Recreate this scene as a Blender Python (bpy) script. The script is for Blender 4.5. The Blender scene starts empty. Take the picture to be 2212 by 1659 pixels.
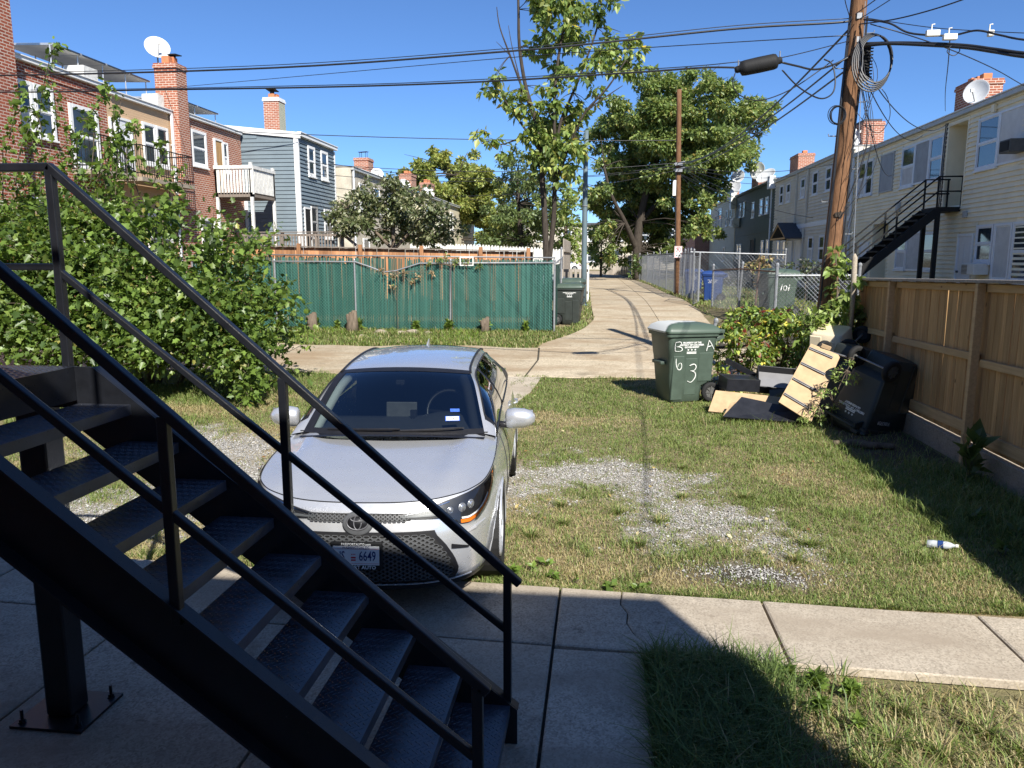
import bpy, bmesh, math, random
import numpy as np
from mathutils import Vector, Matrix, Euler
R = math.radians
random.seed(7); rng = np.random.default_rng(11)
scene = bpy.context.scene
COL = scene.collection

# ------------------------------------------------------------- camera
# world axes: +Y runs up the alley, +X to its right side, metres
cam_d = bpy.data.cameras.new('camera'); cam = bpy.data.objects.new('camera', cam_d)
COL.objects.link(cam); scene.camera = cam
cam.location = (0, 0, 2.35)
cam.rotation_euler = Euler((R(90 - 9.3), 0, R(6.6)), 'XYZ')
cam_d.sensor_width = 36.0; cam_d.lens = 36.0 * 1661.0 / 2212.0
cam_d.clip_start = 0.05; cam_d.clip_end = 2000

# ------------------------------------------------------------- sky and sun
SUN_EL = 40.0
sun_h = Vector((0.437, -0.90, 0)).normalized()          # horizontal direction towards the sun
sun_v = Vector((sun_h.x * math.cos(R(SUN_EL)), sun_h.y * math.cos(R(SUN_EL)), math.sin(R(SUN_EL))))
world = bpy.data.worlds.new('World'); scene.world = world; world.use_nodes = True
wn = world.node_tree; wn.nodes.clear()
sky = wn.nodes.new('ShaderNodeTexSky'); sky.sky_type = 'NISHITA'; sky.sun_disc = False
sky.sun_elevation = R(SUN_EL); sky.sun_rotation = math.atan2(sun_h.x, sun_h.y)
sky.altitude = 2500; sky.air_density = 1.0; sky.dust_density = 0.0; sky.ozone_density = 10.0
bg = wn.nodes.new('ShaderNodeBackground'); bg.inputs['Strength'].default_value = 0.085
wo = wn.nodes.new('ShaderNodeOutputWorld')
wn.links.new(sky.outputs[0], bg.inputs[0]); wn.links.new(bg.outputs[0], wo.inputs[0])
sl = bpy.data.lights.new('sun', 'SUN'); sl.energy = 4.9; sl.angle = R(0.53); sl.color = (1.0, 0.955, 0.88)
so = bpy.data.objects.new('sun', sl); COL.objects.link(so)
so.rotation_euler = sun_v.to_track_quat('Z', 'Y').to_euler()
so.location = (20, -40, 40)
vs = scene.view_settings
vs.view_transform = 'Standard'; vs.look = 'None'; vs.exposure = 0.90; vs.gamma = 1.0
vs.use_curve_mapping = False
scene.render.engine = 'CYCLES'
scene.cycles.max_bounces = 7; scene.cycles.transparent_max_bounces = 12
scene.cycles.sample_clamp_indirect = 6.0
scene.cycles.use_denoising = True

# ------------------------------------------------------------- helpers
MATRIX = {}
def tag(o, label=None, cat=None, group=None, kind=None):
    if label: o['label'] = label
    if cat: o['category'] = cat
    if group: o['group'] = group
    if kind: o['kind'] = kind
    return o
def thing(name, label, cat, loc=(0, 0, 0), rot=(0, 0, 0), group=None):
    o = bpy.data.objects.new(name, None); COL.objects.link(o)
    o.empty_display_size = 0.2
    o.location = loc; o.rotation_euler = rot
    MATRIX[o.name] = Matrix.Translation(Vector(loc)) @ Euler(rot).to_matrix().to_4x4()
    return tag(o, label, cat, group)
def setparent(o, p, world_coords):
    if p is None: return o
    o.parent = p
    if world_coords and p.name in MATRIX:
        o.matrix_parent_inverse = MATRIX[p.name].inverted()
    return o
def mesh_from(name, v, f):
    m = bpy.data.meshes.new(name); m.from_pydata([tuple(p) for p in v], [], f); m.update(); return m
def link(name, me, mat, parent=None, world=True, smooth=False):
    o = bpy.data.objects.new(name, me); COL.objects.link(o)
    if mat is not None and not me.materials: me.materials.append(mat)
    if smooth: me.polygons.foreach_set('use_smooth', [True] * len(me.polygons))
    return setparent(o, parent, world)
def bevel(o, w=0.006, seg=2, ang=35):
    b = o.modifiers.new('bevel', 'BEVEL'); b.width = w; b.segments = seg
    b.limit_method = 'ANGLE'; b.angle_limit = R(ang); return o
def _S(t): t = min(1.0, max(0.0, t)); return t * t * (3 - 2 * t)
def g(x, y):
    return 0.8 * _S((y - 11) / 20.0) + 0.42 * _S((x - 3.4) / 0.9) * _S((y - 14) / 4.0) * (1 - _S((y - 23) / 6.0))
def _Sn(t): t = np.clip(t, 0, 1); return t * t * (3 - 2 * t)
def gn(x, y):
    return 0.8 * _Sn((y - 11) / 20.0) + 0.42 * _Sn((x - 3.4) / 0.9) * _Sn((y - 14) / 4.0) * (1 - _Sn((y - 23) / 6.0))

class MB:
    """collects geometry for ONE mesh object"""
    def __init__(s): s.v = []; s.f = []
    def add(s, v, f):
        n = len(s.v); s.v += [Vector(p) for p in v]; s.f += [tuple(i + n for i in q) for q in f]; return s
    def box(s, x0, x1, y0, y1, z0, z1):
        v = [(x0,y0,z0),(x1,y0,z0),(x1,y1,z0),(x0,y1,z0),(x0,y0,z1),(x1,y0,z1),(x1,y1,z1),(x0,y1,z1)]
        return s.add(v, [(0,3,2,1),(4,5,6,7),(0,1,5,4),(1,2,6,5),(2,3,7,6),(3,0,4,7)])
    def obox(s, c, size, rot=None):
        a, b, d = [q / 2 for q in size]
        M = rot.to_matrix() if isinstance(rot, Euler) else (rot or Matrix.Identity(3))
        v = [Vector(c) + M @ Vector(p) for p in [(-a,-b,-d),(a,-b,-d),(a,b,-d),(-a,b,-d),(-a,-b,d),(a,-b,d),(a,b,d),(-a,b,d)]]
        return s.add(v, [(0,3,2,1),(4,5,6,7),(0,1,5,4),(1,2,6,5),(2,3,7,6),(3,0,4,7)])
    def bar(s, p0, p1, w, h, up=(0, 0, 1)):
        """rectangular bar from p0 to p1: w sideways, h along up"""
        p0 = Vector(p0); p1 = Vector(p1); d = (p1 - p0)
        L = d.length; d.normalize(); u = Vector(up)
        sd = d.cross(u)
        if sd.length < 1e-4: sd = d.cross(Vector((0, 1, 0)))
        sd.normalize(); u2 = sd.cross(d).normalized()
        v = []
        for p in (p0, p1):
            for a, b in ((-1,-1),(1,-1),(1,1),(-1,1)):
                v.append(p + sd * (a * w / 2) + u2 * (b * h / 2))
        return s.add(v, [(3,2,1,0),(4,5,6,7),(0,1,5,4),(1,2,6,5),(2,3,7,6),(3,0,4,7)])
    def tube(s, pts, r, n=8, cap=True):
        pts = [Vector(p) for p in pts]; m = len(pts)
        rr = r if isinstance(r, (list, tuple)) else [r] * m
        v = []; f = []; ref = None
        for i, p in enumerate(pts):
            d = (pts[min(i+1, m-1)] - pts[max(i-1, 0)])
            d = d.normalized() if d.length > 1e-9 else Vector((0, 0, 1))
            if ref is None:
                ref = d.orthogonal().normalized()
            a = (ref - d * ref.dot(d))
            a = a.normalized() if a.length > 1e-6 else d.orthogonal().normalized()
            ref = a; b = d.cross(a)
            for k in range(n):
                t = 2 * math.pi * k / n
                v.append(p + (a * math.cos(t) + b * math.sin(t)) * rr[i])
        for i in range(m - 1):
            for k in range(n):
                k2 = (k + 1) % n
                f.append((i*n+k, i*n+k2, (i+1)*n+k2, (i+1)*n+k))
        if cap: f += [tuple(range(n))[::-1], tuple(range((m-1)*n, m*n))]
        return s.add(v, f)
    def lathe(s, prof, n=24, M=None):
        """prof: (radius, height) along local z"""
        M = M or Matrix.Identity(4); v = []; f = []; m = len(prof)
        for r_, h in prof:
            for k in range(n):
                t = 2 * math.pi * k / n
                v.append(M @ Vector((r_ * math.cos(t), r_ * math.sin(t), h)))
        for i in range(m - 1):
            for k in range(n):
                k2 = (k + 1) % n
                f.append((i*n+k, i*n+k2, (i+1)*n+k2, (i+1)*n+k))
        return s.add(v, f)
    def grid(s, P):
        """P: rows of points, open quad sheet"""
        n = len(P[0]); v = [p for row in P for p in row]; f = []
        for i in range(len(P) - 1):
            for j in range(n - 1):
                f.append((i*n+j, i*n+j+1, (i+1)*n+j+1, (i+1)*n+j))
        return s.add(v, f)
    def fbox(s, face, plane, a0, a1, d0, d1, z0, z1):
        """box on a facade: a along the wall, d outwards"""
        if face == '-X': return s.box(plane - d1, plane - d0, a0, a1, z0, z1)
        if face == '+X': return s.box(plane + d0, plane + d1, a0, a1, z0, z1)
        if face == '-Y': return s.box(a0, a1, plane - d1, plane - d0, z0, z1)
    def build(s, name, mat, parent=None, world=True, smooth=False, bev=0):
        o = link(name, mesh_from(name, s.v, s.f), mat, parent, world, smooth)
        if bev: bevel(o, bev)
        return o

# ------------------------------------------------------------- materials
MATS = {}
class NT:
    def __init__(s, name):
        s.m = bpy.data.materials.new(name); s.m.use_nodes = True
        s.t = s.m.node_tree; s.t.nodes.clear()
        s.out = s.t.nodes.new('ShaderNodeOutputMaterial'); MATS[name] = s.m
    def n(s, typ, **kw):
        q = s.t.nodes.new(typ)
        for k, v in kw.items():
            if k.startswith('i_'):
                key = k[2:].replace('_', ' ')
                q.inputs[key].default_value = v
            else: setattr(q, k, v)
        return q
    def l(s, a, b): s.t.links.new(a, b)
    def coords(s, kind='Object', scale=(1, 1, 1), rot=(0, 0, 0)):
        tc = s.n('ShaderNodeTexCoord'); mp = s.n('ShaderNodeMapping')
        mp.inputs['Scale'].default_value = scale; mp.inputs['Rotation'].default_value = rot
        s.l(tc.outputs[kind], mp.inputs[0]); return mp.outputs[0]
    def world(s, scale=(1, 1, 1)):
        ge = s.n('ShaderNodeNewGeometry'); mp = s.n('ShaderNodeMapping')
        mp.inputs['Scale'].default_value = scale
        s.l(ge.outputs['Position'], mp.inputs[0]); return mp.outputs[0]
    def noise(s, vec, sc, det=4, rough=0.6):
        q = s.n('ShaderNodeTexNoise'); q.inputs['Scale'].default_value = sc
        q.inputs['Detail'].default_value = det; q.inputs['Roughness'].default_value = rough
        s.l(vec, q.inputs['Vector']); return q.outputs['Fac']
    def ramp(s, fac, stops, interp='LINEAR'):
        q = s.n('ShaderNodeValToRGB'); e = q.color_ramp; e.interpolation = interp
        while len(e.elements) < len(stops): e.elements.new(0.5)
        for el, (p, c) in zip(e.elements, stops):
            el.position = p; el.color = (*c, 1) if len(c) == 3 else c
        s.l(fac, q.inputs[0]); return q.outputs[0]
    def mix(s, fac, a, b, mode='MIX'):
        q = s.n('ShaderNodeMix', data_type='RGBA', blend_type=mode)
        for sock, val in ((q.inputs[0], fac), (q.inputs[6], a), (q.inputs[7], b)):
            if isinstance(val, (int, float)): sock.default_value = val
            elif isinstance(val, tuple): sock.default_value = (*val, 1) if len(val) == 3 else val
            else: s.l(val, sock)
        return q.outputs[2]
    def math(s, op, a, b=0.0):
        q = s.n('ShaderNodeMath', operation=op)
        for sock, val in ((q.inputs[0], a), (q.inputs[1], b)):
            if isinstance(val, (int, float)): sock.default_value = val
            else: s.l(val, sock)
        return q.outputs[0]
    def bump(s, h, strength=0.3, dist=0.01):
        q = s.n('ShaderNodeBump'); q.inputs['Strength'].default_value = strength
        q.inputs['Distance'].default_value = dist; s.l(h, q.inputs['Height']); return q.outputs[0]
    def bsdf(s, col, rough=0.7, metal=0.0, spec=0.5, normal=None, coat=0.0):
        b = s.n('ShaderNodeBsdfPrincipled')
        for key, val in (('Base Color', col), ('Roughness', rough), ('Metallic', metal)):
            if isinstance(val, (int, float)): b.inputs[key].default_value = val
            elif isinstance(val, tuple): b.inputs[key].default_value = (*val, 1)
            else: s.l(val, b.inputs[key])
        b.inputs['Specular IOR Level'].default_value = spec
        if coat: b.inputs['Coat Weight'].default_value = coat; b.inputs['Coat Roughness'].default_value = 0.04
        if normal is not None: s.l(normal, b.inputs['Normal'])
        s.l(b.outputs[0], s.out.inputs[0]); return b

def mat_plain(name, col, rough=0.6, metal=0.0, spec=0.5, var=0.12, sc=6.0, bumps=0.0, coat=0.0):
    """painted / moulded surface: slight mottling and grime"""
    t = NT(name); v = t.world()
    nz = t.noise(v, sc, 5); nf = t.noise(v, sc * 9, 3)
    c = t.ramp(nz, [(0.3, tuple(q * (1 - var) for q in col)), (0.7, tuple(min(1, q * (1 + var)) for q in col))])
    rr = t.n('ShaderNodeMapRange'); t.l(nf, rr.inputs[0]); rr.inputs[3].default_value = max(0.02, rough - 0.08); rr.inputs[4].default_value = min(1, rough + 0.1)
    t.bsdf(c, rr.outputs[0], metal, spec, t.bump(nf, bumps, 0.004) if bumps else None, coat)
    return t.m
def mat_wood(name, c0, c1, axis='Z', rough=0.75, sc=1.0, objvar=0.35):
    """long grain along an axis, each piece its own tone"""
    t = NT(name)
    s_ = {'Z': (14, 14, 0.9), 'Y': (14, 0.9, 14), 'X': (0.9, 14, 14)}[axis]
    oi = t.n('ShaderNodeObjectInfo'); v = t.world(tuple(q * sc for q in s_))
    add = t.n('ShaderNodeVectorMath', operation='ADD'); t.l(v, add.inputs[0])
    cb = t.n('ShaderNodeCombineXYZ'); rv = t.math('MULTIPLY', oi.outputs['Random'], 37.0)
    for k in range(3): t.l(rv, cb.inputs[k])
    t.l(cb.outputs[0], add.inputs[1])
    gr = t.noise(add.outputs[0], 2.2, 6, 0.65)
    kn = t.n('ShaderNodeTexVoronoi'); kn.inputs['Scale'].default_value = 2.6
    t.l(t.world((1.6, 1.6, 0.8) if axis == 'Z' else (0.8, 0.8, 1.6)), kn.inputs['Vector'])
    knot = t.ramp(kn.outputs['Distance'], [(0.03, (1, 1, 1)), (0.075, (0, 0, 0))])
    c = t.ramp(gr, [(0.25, c0), (0.72, c1)])
    tone = t.n('ShaderNodeMapRange'); t.l(oi.outputs['Random'], tone.inputs[0])
    tone.inputs[3].default_value = 1 - objvar; tone.inputs[4].default_value = 1 + objvar
    c = t.mix(1.0, c, tone.outputs[0], 'MULTIPLY')
    c = t.mix(knot, c, tuple(q * 0.35 for q in c0))
    t.bsdf(c, rough, 0, 0.25, t.bump(gr, 0.35, 0.004)); return t.m
def mat_concrete(name, c0, c1, speck=0.5, agg=120.0, stain=None):
    t = NT(name); v = t.world()
    big = t.noise(v, 0.9, 6, 0.62); med = t.noise(v, 7, 5); fine = t.n('ShaderNodeTexVoronoi'); fine.inputs['Scale'].default_value = agg
    t.l(v, fine.inputs['Vector'])
    fn = t.noise(v, agg * 0.8, 2)
    oi = t.n('ShaderNodeObjectInfo')
    c = t.ramp(big, [(0.3, c0), (0.7, c1)])
    c = t.mix(t.ramp(med, [(0.45, (0, 0, 0)), (0.75, (0.5, 0.5, 0.5))]), c, tuple(q * 0.6 for q in c0))
    agc = t.ramp(fine.outputs['Color'], [(0.1, tuple(q * 0.45 for q in c0)), (0.5, c1), (0.95, tuple(min(1, q * 1.45) for q in c1))])
    c = t.mix(speck, c, agc)
    sp_ = t.noise(v, 2.1, 4, 0.55); c = t.mix(t.ramp(sp_, [(0.62, (0, 0, 0)), (0.72, (0.55, 0.55, 0.55))]), c, tuple(q * 0.45 for q in c0))
    sp2 = t.noise(v, 14.0, 2, 0.5); c = t.mix(t.ramp(sp2, [(0.70, (0, 0, 0)), (0.74, (0.6, 0.6, 0.6))]), c, tuple(q * 0.5 for q in c0))
    tone = t.n('ShaderNodeMapRange'); t.l(oi.outputs['Random'], tone.inputs[0]); tone.inputs[3].default_value = 0.84; tone.inputs[4].default_value = 1.1
    c = t.mix(1.0, c, tone.outputs[0], 'MULTIPLY')
    if stain:
        st = t.noise(t.world((0.45, 1.0, 1)), 1.2, 7, 0.68)
        c = t.mix(t.ramp(st, [(0.43, (0, 0, 0)), (0.64, (0.85, 0.85, 0.85))]), c, stain)
    t.bsdf(c, 0.9, 0, 0.2, t.bump(fn, 0.45, 0.004)); return t.m
def mat_brick(name, cols, mortar, bw=0.215, bh=0.075, paint=None):
    t = NT(name)
    ge = t.n('ShaderNodeNewGeometry'); sp = t.n('ShaderNodeSeparateXYZ'); t.l(ge.outputs['Position'], sp.inputs[0])
    cb = t.n('ShaderNodeCombineXYZ'); t.l(t.math('ADD', sp.outputs[0], sp.outputs[1]), cb.inputs[0]); t.l(sp.outputs[2], cb.inputs[1])
    br = t.n('ShaderNodeTexBrick'); t.l(cb.outputs[0], br.inputs['Vector'])
    br.inputs['Scale'].default_value = 1.0; br.inputs['Brick Width'].default_value = bw; br.inputs['Row Height'].default_value = bh
    br.inputs['Mortar Size'].default_value = 0.011; br.inputs['Mortar Smooth'].default_value = 0.15; br.inputs['Bias'].default_value = 0.1
    br.inputs['Color1'].default_value = (*cols[0], 1); br.inputs['Color2'].default_value = (*cols[1], 1); br.inputs['Mortar'].default_value = (*mortar, 1)
    nz = t.noise(t.world(), 2.2, 6); c = t.mix(t.ramp(nz, [(0.35, (0, 0, 0)), (0.75, (0.55, 0.55, 0.55))]), br.outputs['Color'], cols[2])
    if paint is not None: c = t.mix(0.82, c, paint)
    inv = t.math('SUBTRACT', 1.0, br.outputs['Fac'])
    t.bsdf(c, 0.88, 0, 0.2, t.bump(inv, 0.5, 0.008)); return t.m
def mat_leaf(name, rough=0.42, trans=0.38):
    """leaf colours come from the leaves' own colour attribute"""
    t = NT(name); a = t.n('ShaderNodeAttribute'); a.attribute_name = 'Col'
    b = t.n('ShaderNodeBsdfPrincipled'); b.inputs['Roughness'].default_value = rough
    b.inputs['Specular IOR Level'].default_value = 0.45
    t.l(a.outputs['Color'], b.inputs['Base Color'])
    tr = t.n('ShaderNodeBsdfTranslucent'); hs = t.n('ShaderNodeHueSaturation')
    hs.inputs['Hue'].default_value = 0.485; hs.inputs['Saturation'].default_value = 1.1; hs.inputs['Value'].default_value = 1.6
    t.l(a.outputs['Color'], hs.inputs['Color']); t.l(hs.outputs[0], tr.inputs[0])
    mx = t.n('ShaderNodeMixShader'); mx.inputs[0].default_value = trans
    t.l(b.outputs[0], mx.inputs[1]); t.l(tr.outputs[0], mx.inputs[2]); t.l(mx.outputs[0], t.out.inputs[0]); return t.m
def mat_glass_window(name, tint=(0.02, 0.026, 0.032), rough=0.06):
    t = NT(name); v = t.world((0.6, 0.6, 0.6)); nz = t.noise(v, 1.4, 2)
    c = t.ramp(nz, [(0.35, tint), (0.7, tuple(q * 2.6 for q in tint))])
    t.bsdf(c, rough, 0, 0.9, t.bump(t.noise(v, 3.0, 1), 0.08, 0.02)); return t.m
def mat_bark(name, c0, c1, sc=1.0):
    t = NT(name); v = t.world((9 * sc, 9 * sc, 1.6 * sc)); nz = t.noise(v, 2.0, 6, 0.7)
    t.bsdf(t.ramp(nz, [(0.3, c0), (0.7, c1)]), 0.9, 0, 0.15, t.bump(nz, 0.8, 0.02)); return t.m

M = {}
M['sidewalk'] = mat_concrete('sidewalk_concrete', (0.30, 0.255, 0.195), (0.50, 0.44, 0.35), 0.42, 95, stain=(0.30, 0.25, 0.19))
M['joint'] = mat_concrete('joint_dirt', (0.05, 0.045, 0.035), (0.09, 0.08, 0.06), 0.3, 60)
M['alley'] = mat_concrete('alley_concrete', (0.35, 0.29, 0.20), (0.48, 0.41, 0.30), 0.34, 40, stain=(0.27, 0.195, 0.12))
M['conc_wall'] = mat_concrete('kerb_concrete', (0.24, 0.20, 0.15), (0.36, 0.31, 0.24), 0.3, 80)
M['blackmetal'] = mat_plain('black_painted_steel', (0.010, 0.011, 0.014), 0.30, 0.0, 0.55, 0.25, 14, 0.12)
M['tread'] = mat_plain('black_tread_plate', (0.042, 0.047, 0.062), 0.30, 0.0, 0.8, 0.5, 5, 0.15)
M['galv'] = mat_plain('galvanised_steel', (0.24, 0.25, 0.26), 0.5, 0.35, 0.5, 0.2, 20)
M['wire'] = mat_plain('galvanised_wire', (0.27, 0.28, 0.29), 0.5, 0.5, 0.5, 0.15, 9)
M['rust'] = mat_plain('rusty_pipe', (0.16, 0.10, 0.065), 0.8, 0.2, 0.3, 0.4, 12, 0.3)
M['cable'] = mat_plain('black_cable', (0.016, 0.017, 0.02), 0.45, 0, 0.5, 0.2, 5)
M['whitepaint'] = mat_plain('white_paint', (0.74, 0.74, 0.72), 0.5, 0, 0.4, 0.07, 7)
M['oldwhite'] = mat_plain('weathered_white_paint', (0.62, 0.61, 0.57), 0.7, 0, 0.3, 0.2, 9, 0.2)
M['vinylwhite'] = mat_plain('white_vinyl', (0.70, 0.72, 0.74), 0.4, 0, 0.5, 0.05, 6)
M['cream'] = mat_plain('cream_vinyl_siding', (0.82, 0.73, 0.52), 0.5, 0, 0.4, 0.09, 1.6)
M['greysiding'] = mat_plain('grey_vinyl_siding', (0.60, 0.56, 0.47), 0.5, 0, 0.4, 0.09, 1.6)
M['darkgreenwall'] = mat_plain('dark_green_wall_paint', (0.06, 0.085, 0.08), 0.7, 0, 0.4, 0.12, 3, 0.15)
M['bluesiding'] = mat_plain('slate_blue_siding', (0.145, 0.185, 0.21), 0.55, 0, 0.4, 0.09, 1.6)
M['palewall'] = mat_plain('pale_tan_wall', (0.60, 0.54, 0.40), 0.7, 0, 0.3, 0.1, 2)
M['stucco'] = mat_plain('worn_stucco', (0.46, 0.42, 0.34), 0.85, 0, 0.2, 0.25, 2.5, 0.3)
M['roofgrey'] = mat_plain('grey_roof_membrane', (0.24, 0.24, 0.24), 0.8, 0, 0.3, 0.2, 2)
M['shingle'] = mat_plain('dark_shingles', (0.07, 0.072, 0.08), 0.85, 0, 0.3, 0.3, 18, 0.4)
M['gutter'] = mat_plain('grey_gutter', (0.42, 0.43, 0.42), 0.5, 0.1, 0.5, 0.1, 4)
M['brick'] = mat_brick('red_brick', ((0.30, 0.075, 0.040), (0.20, 0.045, 0.028), (0.35, 0.12, 0.07)), (0.50, 0.44, 0.37))
M['brick2'] = mat_brick('orange_red_brick', ((0.36, 0.12, 0.065), (0.27, 0.08, 0.045), (0.33, 0.13, 0.08)), (0.55, 0.48, 0.40))
M['tanbrick'] = mat_brick('tan_painted_brick', ((0.50, 0.33, 0.20), (0.42, 0.27, 0.16), (0.5, 0.36, 0.24)), (0.42, 0.31, 0.2), paint=(0.55, 0.38, 0.235))
M['greenbrick'] = mat_brick('flaking_green_brick', ((0.42, 0.44, 0.30), (0.36, 0.38, 0.27), (0.46, 0.42, 0.34)), (0.4, 0.38, 0.32))
M['terracotta'] = mat_plain('terracotta_flue', (0.50, 0.19, 0.09), 0.8, 0, 0.2, 0.15, 6)
M['glass'] = mat_glass_window('window_glass')
M['screen'] = mat_plain('window_screen_board', (0.33, 0.35, 0.36), 0.75, 0, 0.3, 0.12, 2.5)
M['paleboard'] = mat_plain('pale_window_board', (0.62, 0.62, 0.60), 0.7, 0, 0.3, 0.12, 2.0)
M['curtain'] = mat_plain('pale_curtain', (0.55, 0.55, 0.53), 0.8, 0, 0.2, 0.1, 5)
M['doorwhite'] = mat_plain('white_door', (0.66, 0.67, 0.68), 0.45, 0, 0.5, 0.05, 4)
M['fencewood'] = mat_wood('fence_board_cedar', (0.33, 0.19, 0.075), (0.56, 0.355, 0.165), 'Z', 0.8, 1.0, 0.20)
M['fencerail'] = mat_wood('fence_rail_lumber', (0.40, 0.26, 0.125), (0.55, 0.38, 0.20), 'Y', 0.8, 1.0, 0.1)
M['redfence'] = mat_wood('stained_cedar_board', (0.30, 0.125, 0.055), (0.50, 0.27, 0.135), 'Z', 0.8, 0.8, 0.4)
M['greyfence'] = mat_wood('weathered_grey_board', (0.22, 0.19, 0.16), (0.38, 0.34, 0.29), 'Z', 0.9, 0.8, 0.25)
M['deckwood'] = mat_wood('weathered_deck_wood', (0.15, 0.12, 0.10), (0.27, 0.23, 0.19), 'Z', 0.9, 0.8, 0.25)
M['polewood'] = mat_wood('creosote_pole_wood', (0.045, 0.021, 0.011), (0.25, 0.13, 0.065), 'Z', 0.9, 2.6, 0.05)
def mat_slat():
    t = NT('green_privacy_slat'); ge = t.n('ShaderNodeNewGeometry'); nz = t.noise(t.world((1, 1, 0.5)), 1.4, 4)
    c = t.ramp(ge.outputs['Random Per Island'], [(0.0, (0.012, 0.048, 0.038)), (0.6, (0.024, 0.085, 0.066)), (1.0, (0.055, 0.155, 0.125))])
    c = t.mix(t.ramp(nz, [(0.4, (0, 0, 0)), (0.75, (0.6, 0.6, 0.6))]), c, (0.045, 0.115, 0.09)); t.bsdf(c, 0.42, 0, 0.5); return t.m
M['greenslat'] = mat_slat()
M['greenvinyl'] = mat_plain('green_vinyl_wire', (0.05, 0.17, 0.135), 0.45, 0, 0.5, 0.2, 6)
M['bingreen'] = mat_plain('green_bin_plastic', (0.062, 0.088, 0.068), 0.42, 0, 0.45, 0.16, 5, 0.12)
M['binlid'] = mat_plain('green_lid_plastic', (0.060, 0.088, 0.066), 0.40, 0, 0.45, 0.2, 5, 0.12)
M['bindark'] = mat_plain('dark_bin_plastic', (0.030, 0.036, 0.032), 0.5, 0, 0.4, 0.2, 5, 0.12)
M['binblue'] = mat_plain('blue_bin_plastic', (0.014, 0.045, 0.17), 0.45, 0, 0.45, 0.15, 5)
M['binbeige'] = mat_plain('beige_bin_plastic', (0.62, 0.53, 0.37), 0.5, 0, 0.4, 0.08, 5, 0.1)
M['rubber'] = mat_plain('black_rubber', (0.018, 0.018, 0.018), 0.8, 0, 0.3, 0.2, 12, 0.2)
M['hub'] = mat_plain('grey_plastic_hub', (0.085, 0.085, 0.08), 0.55, 0, 0.4, 0.2, 12)
M['print'] = mat_plain('white_print', (0.72, 0.72, 0.69), 0.6, 0, 0.3, 0.12, 30)
M['sprayed'] = mat_plain('faded_white_brush_paint', (0.62, 0.64, 0.60), 0.65, 0, 0.3, 0.3, 30)
M['particle'] = mat_plain('raw_particle_board', (0.42, 0.30, 0.175), 0.8, 0, 0.25, 0.13, 9, 0.2)
M['blacklam'] = mat_plain('black_laminate', (0.016, 0.017, 0.021), 0.30, 0, 0.5, 0.3, 7)
M['steel'] = mat_plain('drawer_slide_steel', (0.13, 0.13, 0.14), 0.5, 0.6, 0.5, 0.2, 20)
M['bluegreypole'] = mat_plain('blue_grey_painted_pole', (0.105, 0.145, 0.165), 0.5, 0, 0.45, 0.1, 3)
M['dish'] = mat_plain('pale_grey_dish', (0.56, 0.57, 0.57), 0.45, 0, 0.4, 0.08, 4)
M['solar'] = mat_plain('solar_panel', (0.035, 0.04, 0.055), 0.2, 0, 0.6, 0.2, 3)
M['alu'] = mat_plain('aluminium_rail', (0.55, 0.56, 0.57), 0.4, 0.7, 0.5, 0.1, 6)
M['barkdark'] = mat_bark('dark_bark', (0.026, 0.021, 0.017), (0.085, 0.070, 0.056))
M['barkbrown'] = mat_bark('brown_bark', (0.08, 0.062, 0.045), (0.19, 0.15, 0.11))
M['leaf'] = mat_leaf('leaf')
M['grass'] = mat_leaf('grass_blade', 0.55, 0.3)
M['redsign'] = mat_plain('sign_red', (0.45, 0.03, 0.03), 0.5, 0, 0.4, 0.06, 4)
M['black'] = mat_plain('matt_black', (0.012, 0.012, 0.012), 0.7, 0, 0.3, 0.2, 6)
M['whitebox'] = mat_plain('pale_plastic_box', (0.68, 0.66, 0.60), 0.5, 0, 0.4, 0.08, 6)

# ------------------------------------------------------------- numpy instanced leaf / blade / stone meshes
def inst_mesh(name, tv, tf, mats, pos, cols, mat, parent=None, kind=None):
    """tv template verts (k,3), tf list of faces, mats (n,3,3), pos (n,3), cols (n,3): one mesh"""
    tv = np.asarray(tv, np.float32); n = len(pos); k = len(tv)
    V = np.einsum('nij,kj->nki', mats.astype(np.float32), tv) + pos[:, None, :].astype(np.float32)
    V = V.reshape(-1, 3)
    lens = np.array([len(q) for q in tf]); flat = np.concatenate([np.array(q) for q in tf])
    loops = (flat[None, :] + (np.arange(n) * k)[:, None]).ravel().astype(np.int32)
    ltot = np.tile(lens, n); lstart = np.concatenate([[0], np.cumsum(ltot)[:-1]]).astype(np.int32)
    me = bpy.data.meshes.new(name)
    me.vertices.add(len(V)); me.vertices.foreach_set('co', V.ravel())
    me.loops.add(len(loops)); me.loops.foreach_set('vertex_index', loops)
    me.polygons.add(len(ltot)); me.polygons.foreach_set('loop_start', lstart)
    me.polygons.foreach_set('loop_total', ltot.astype(np.int32))
    me.update(calc_edges=True)
    if cols is not None:
        ca = me.color_attributes.new('Col', 'FLOAT_COLOR', 'POINT')
        c4 = np.ones((n, k, 4), np.float32); c4[:, :, :3] = cols[:, None, :]
        ca.data.foreach_set('color', c4.ravel())
    o = link(name, me, mat, parent, True)
    if kind: o['kind'] = kind
    return o
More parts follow.
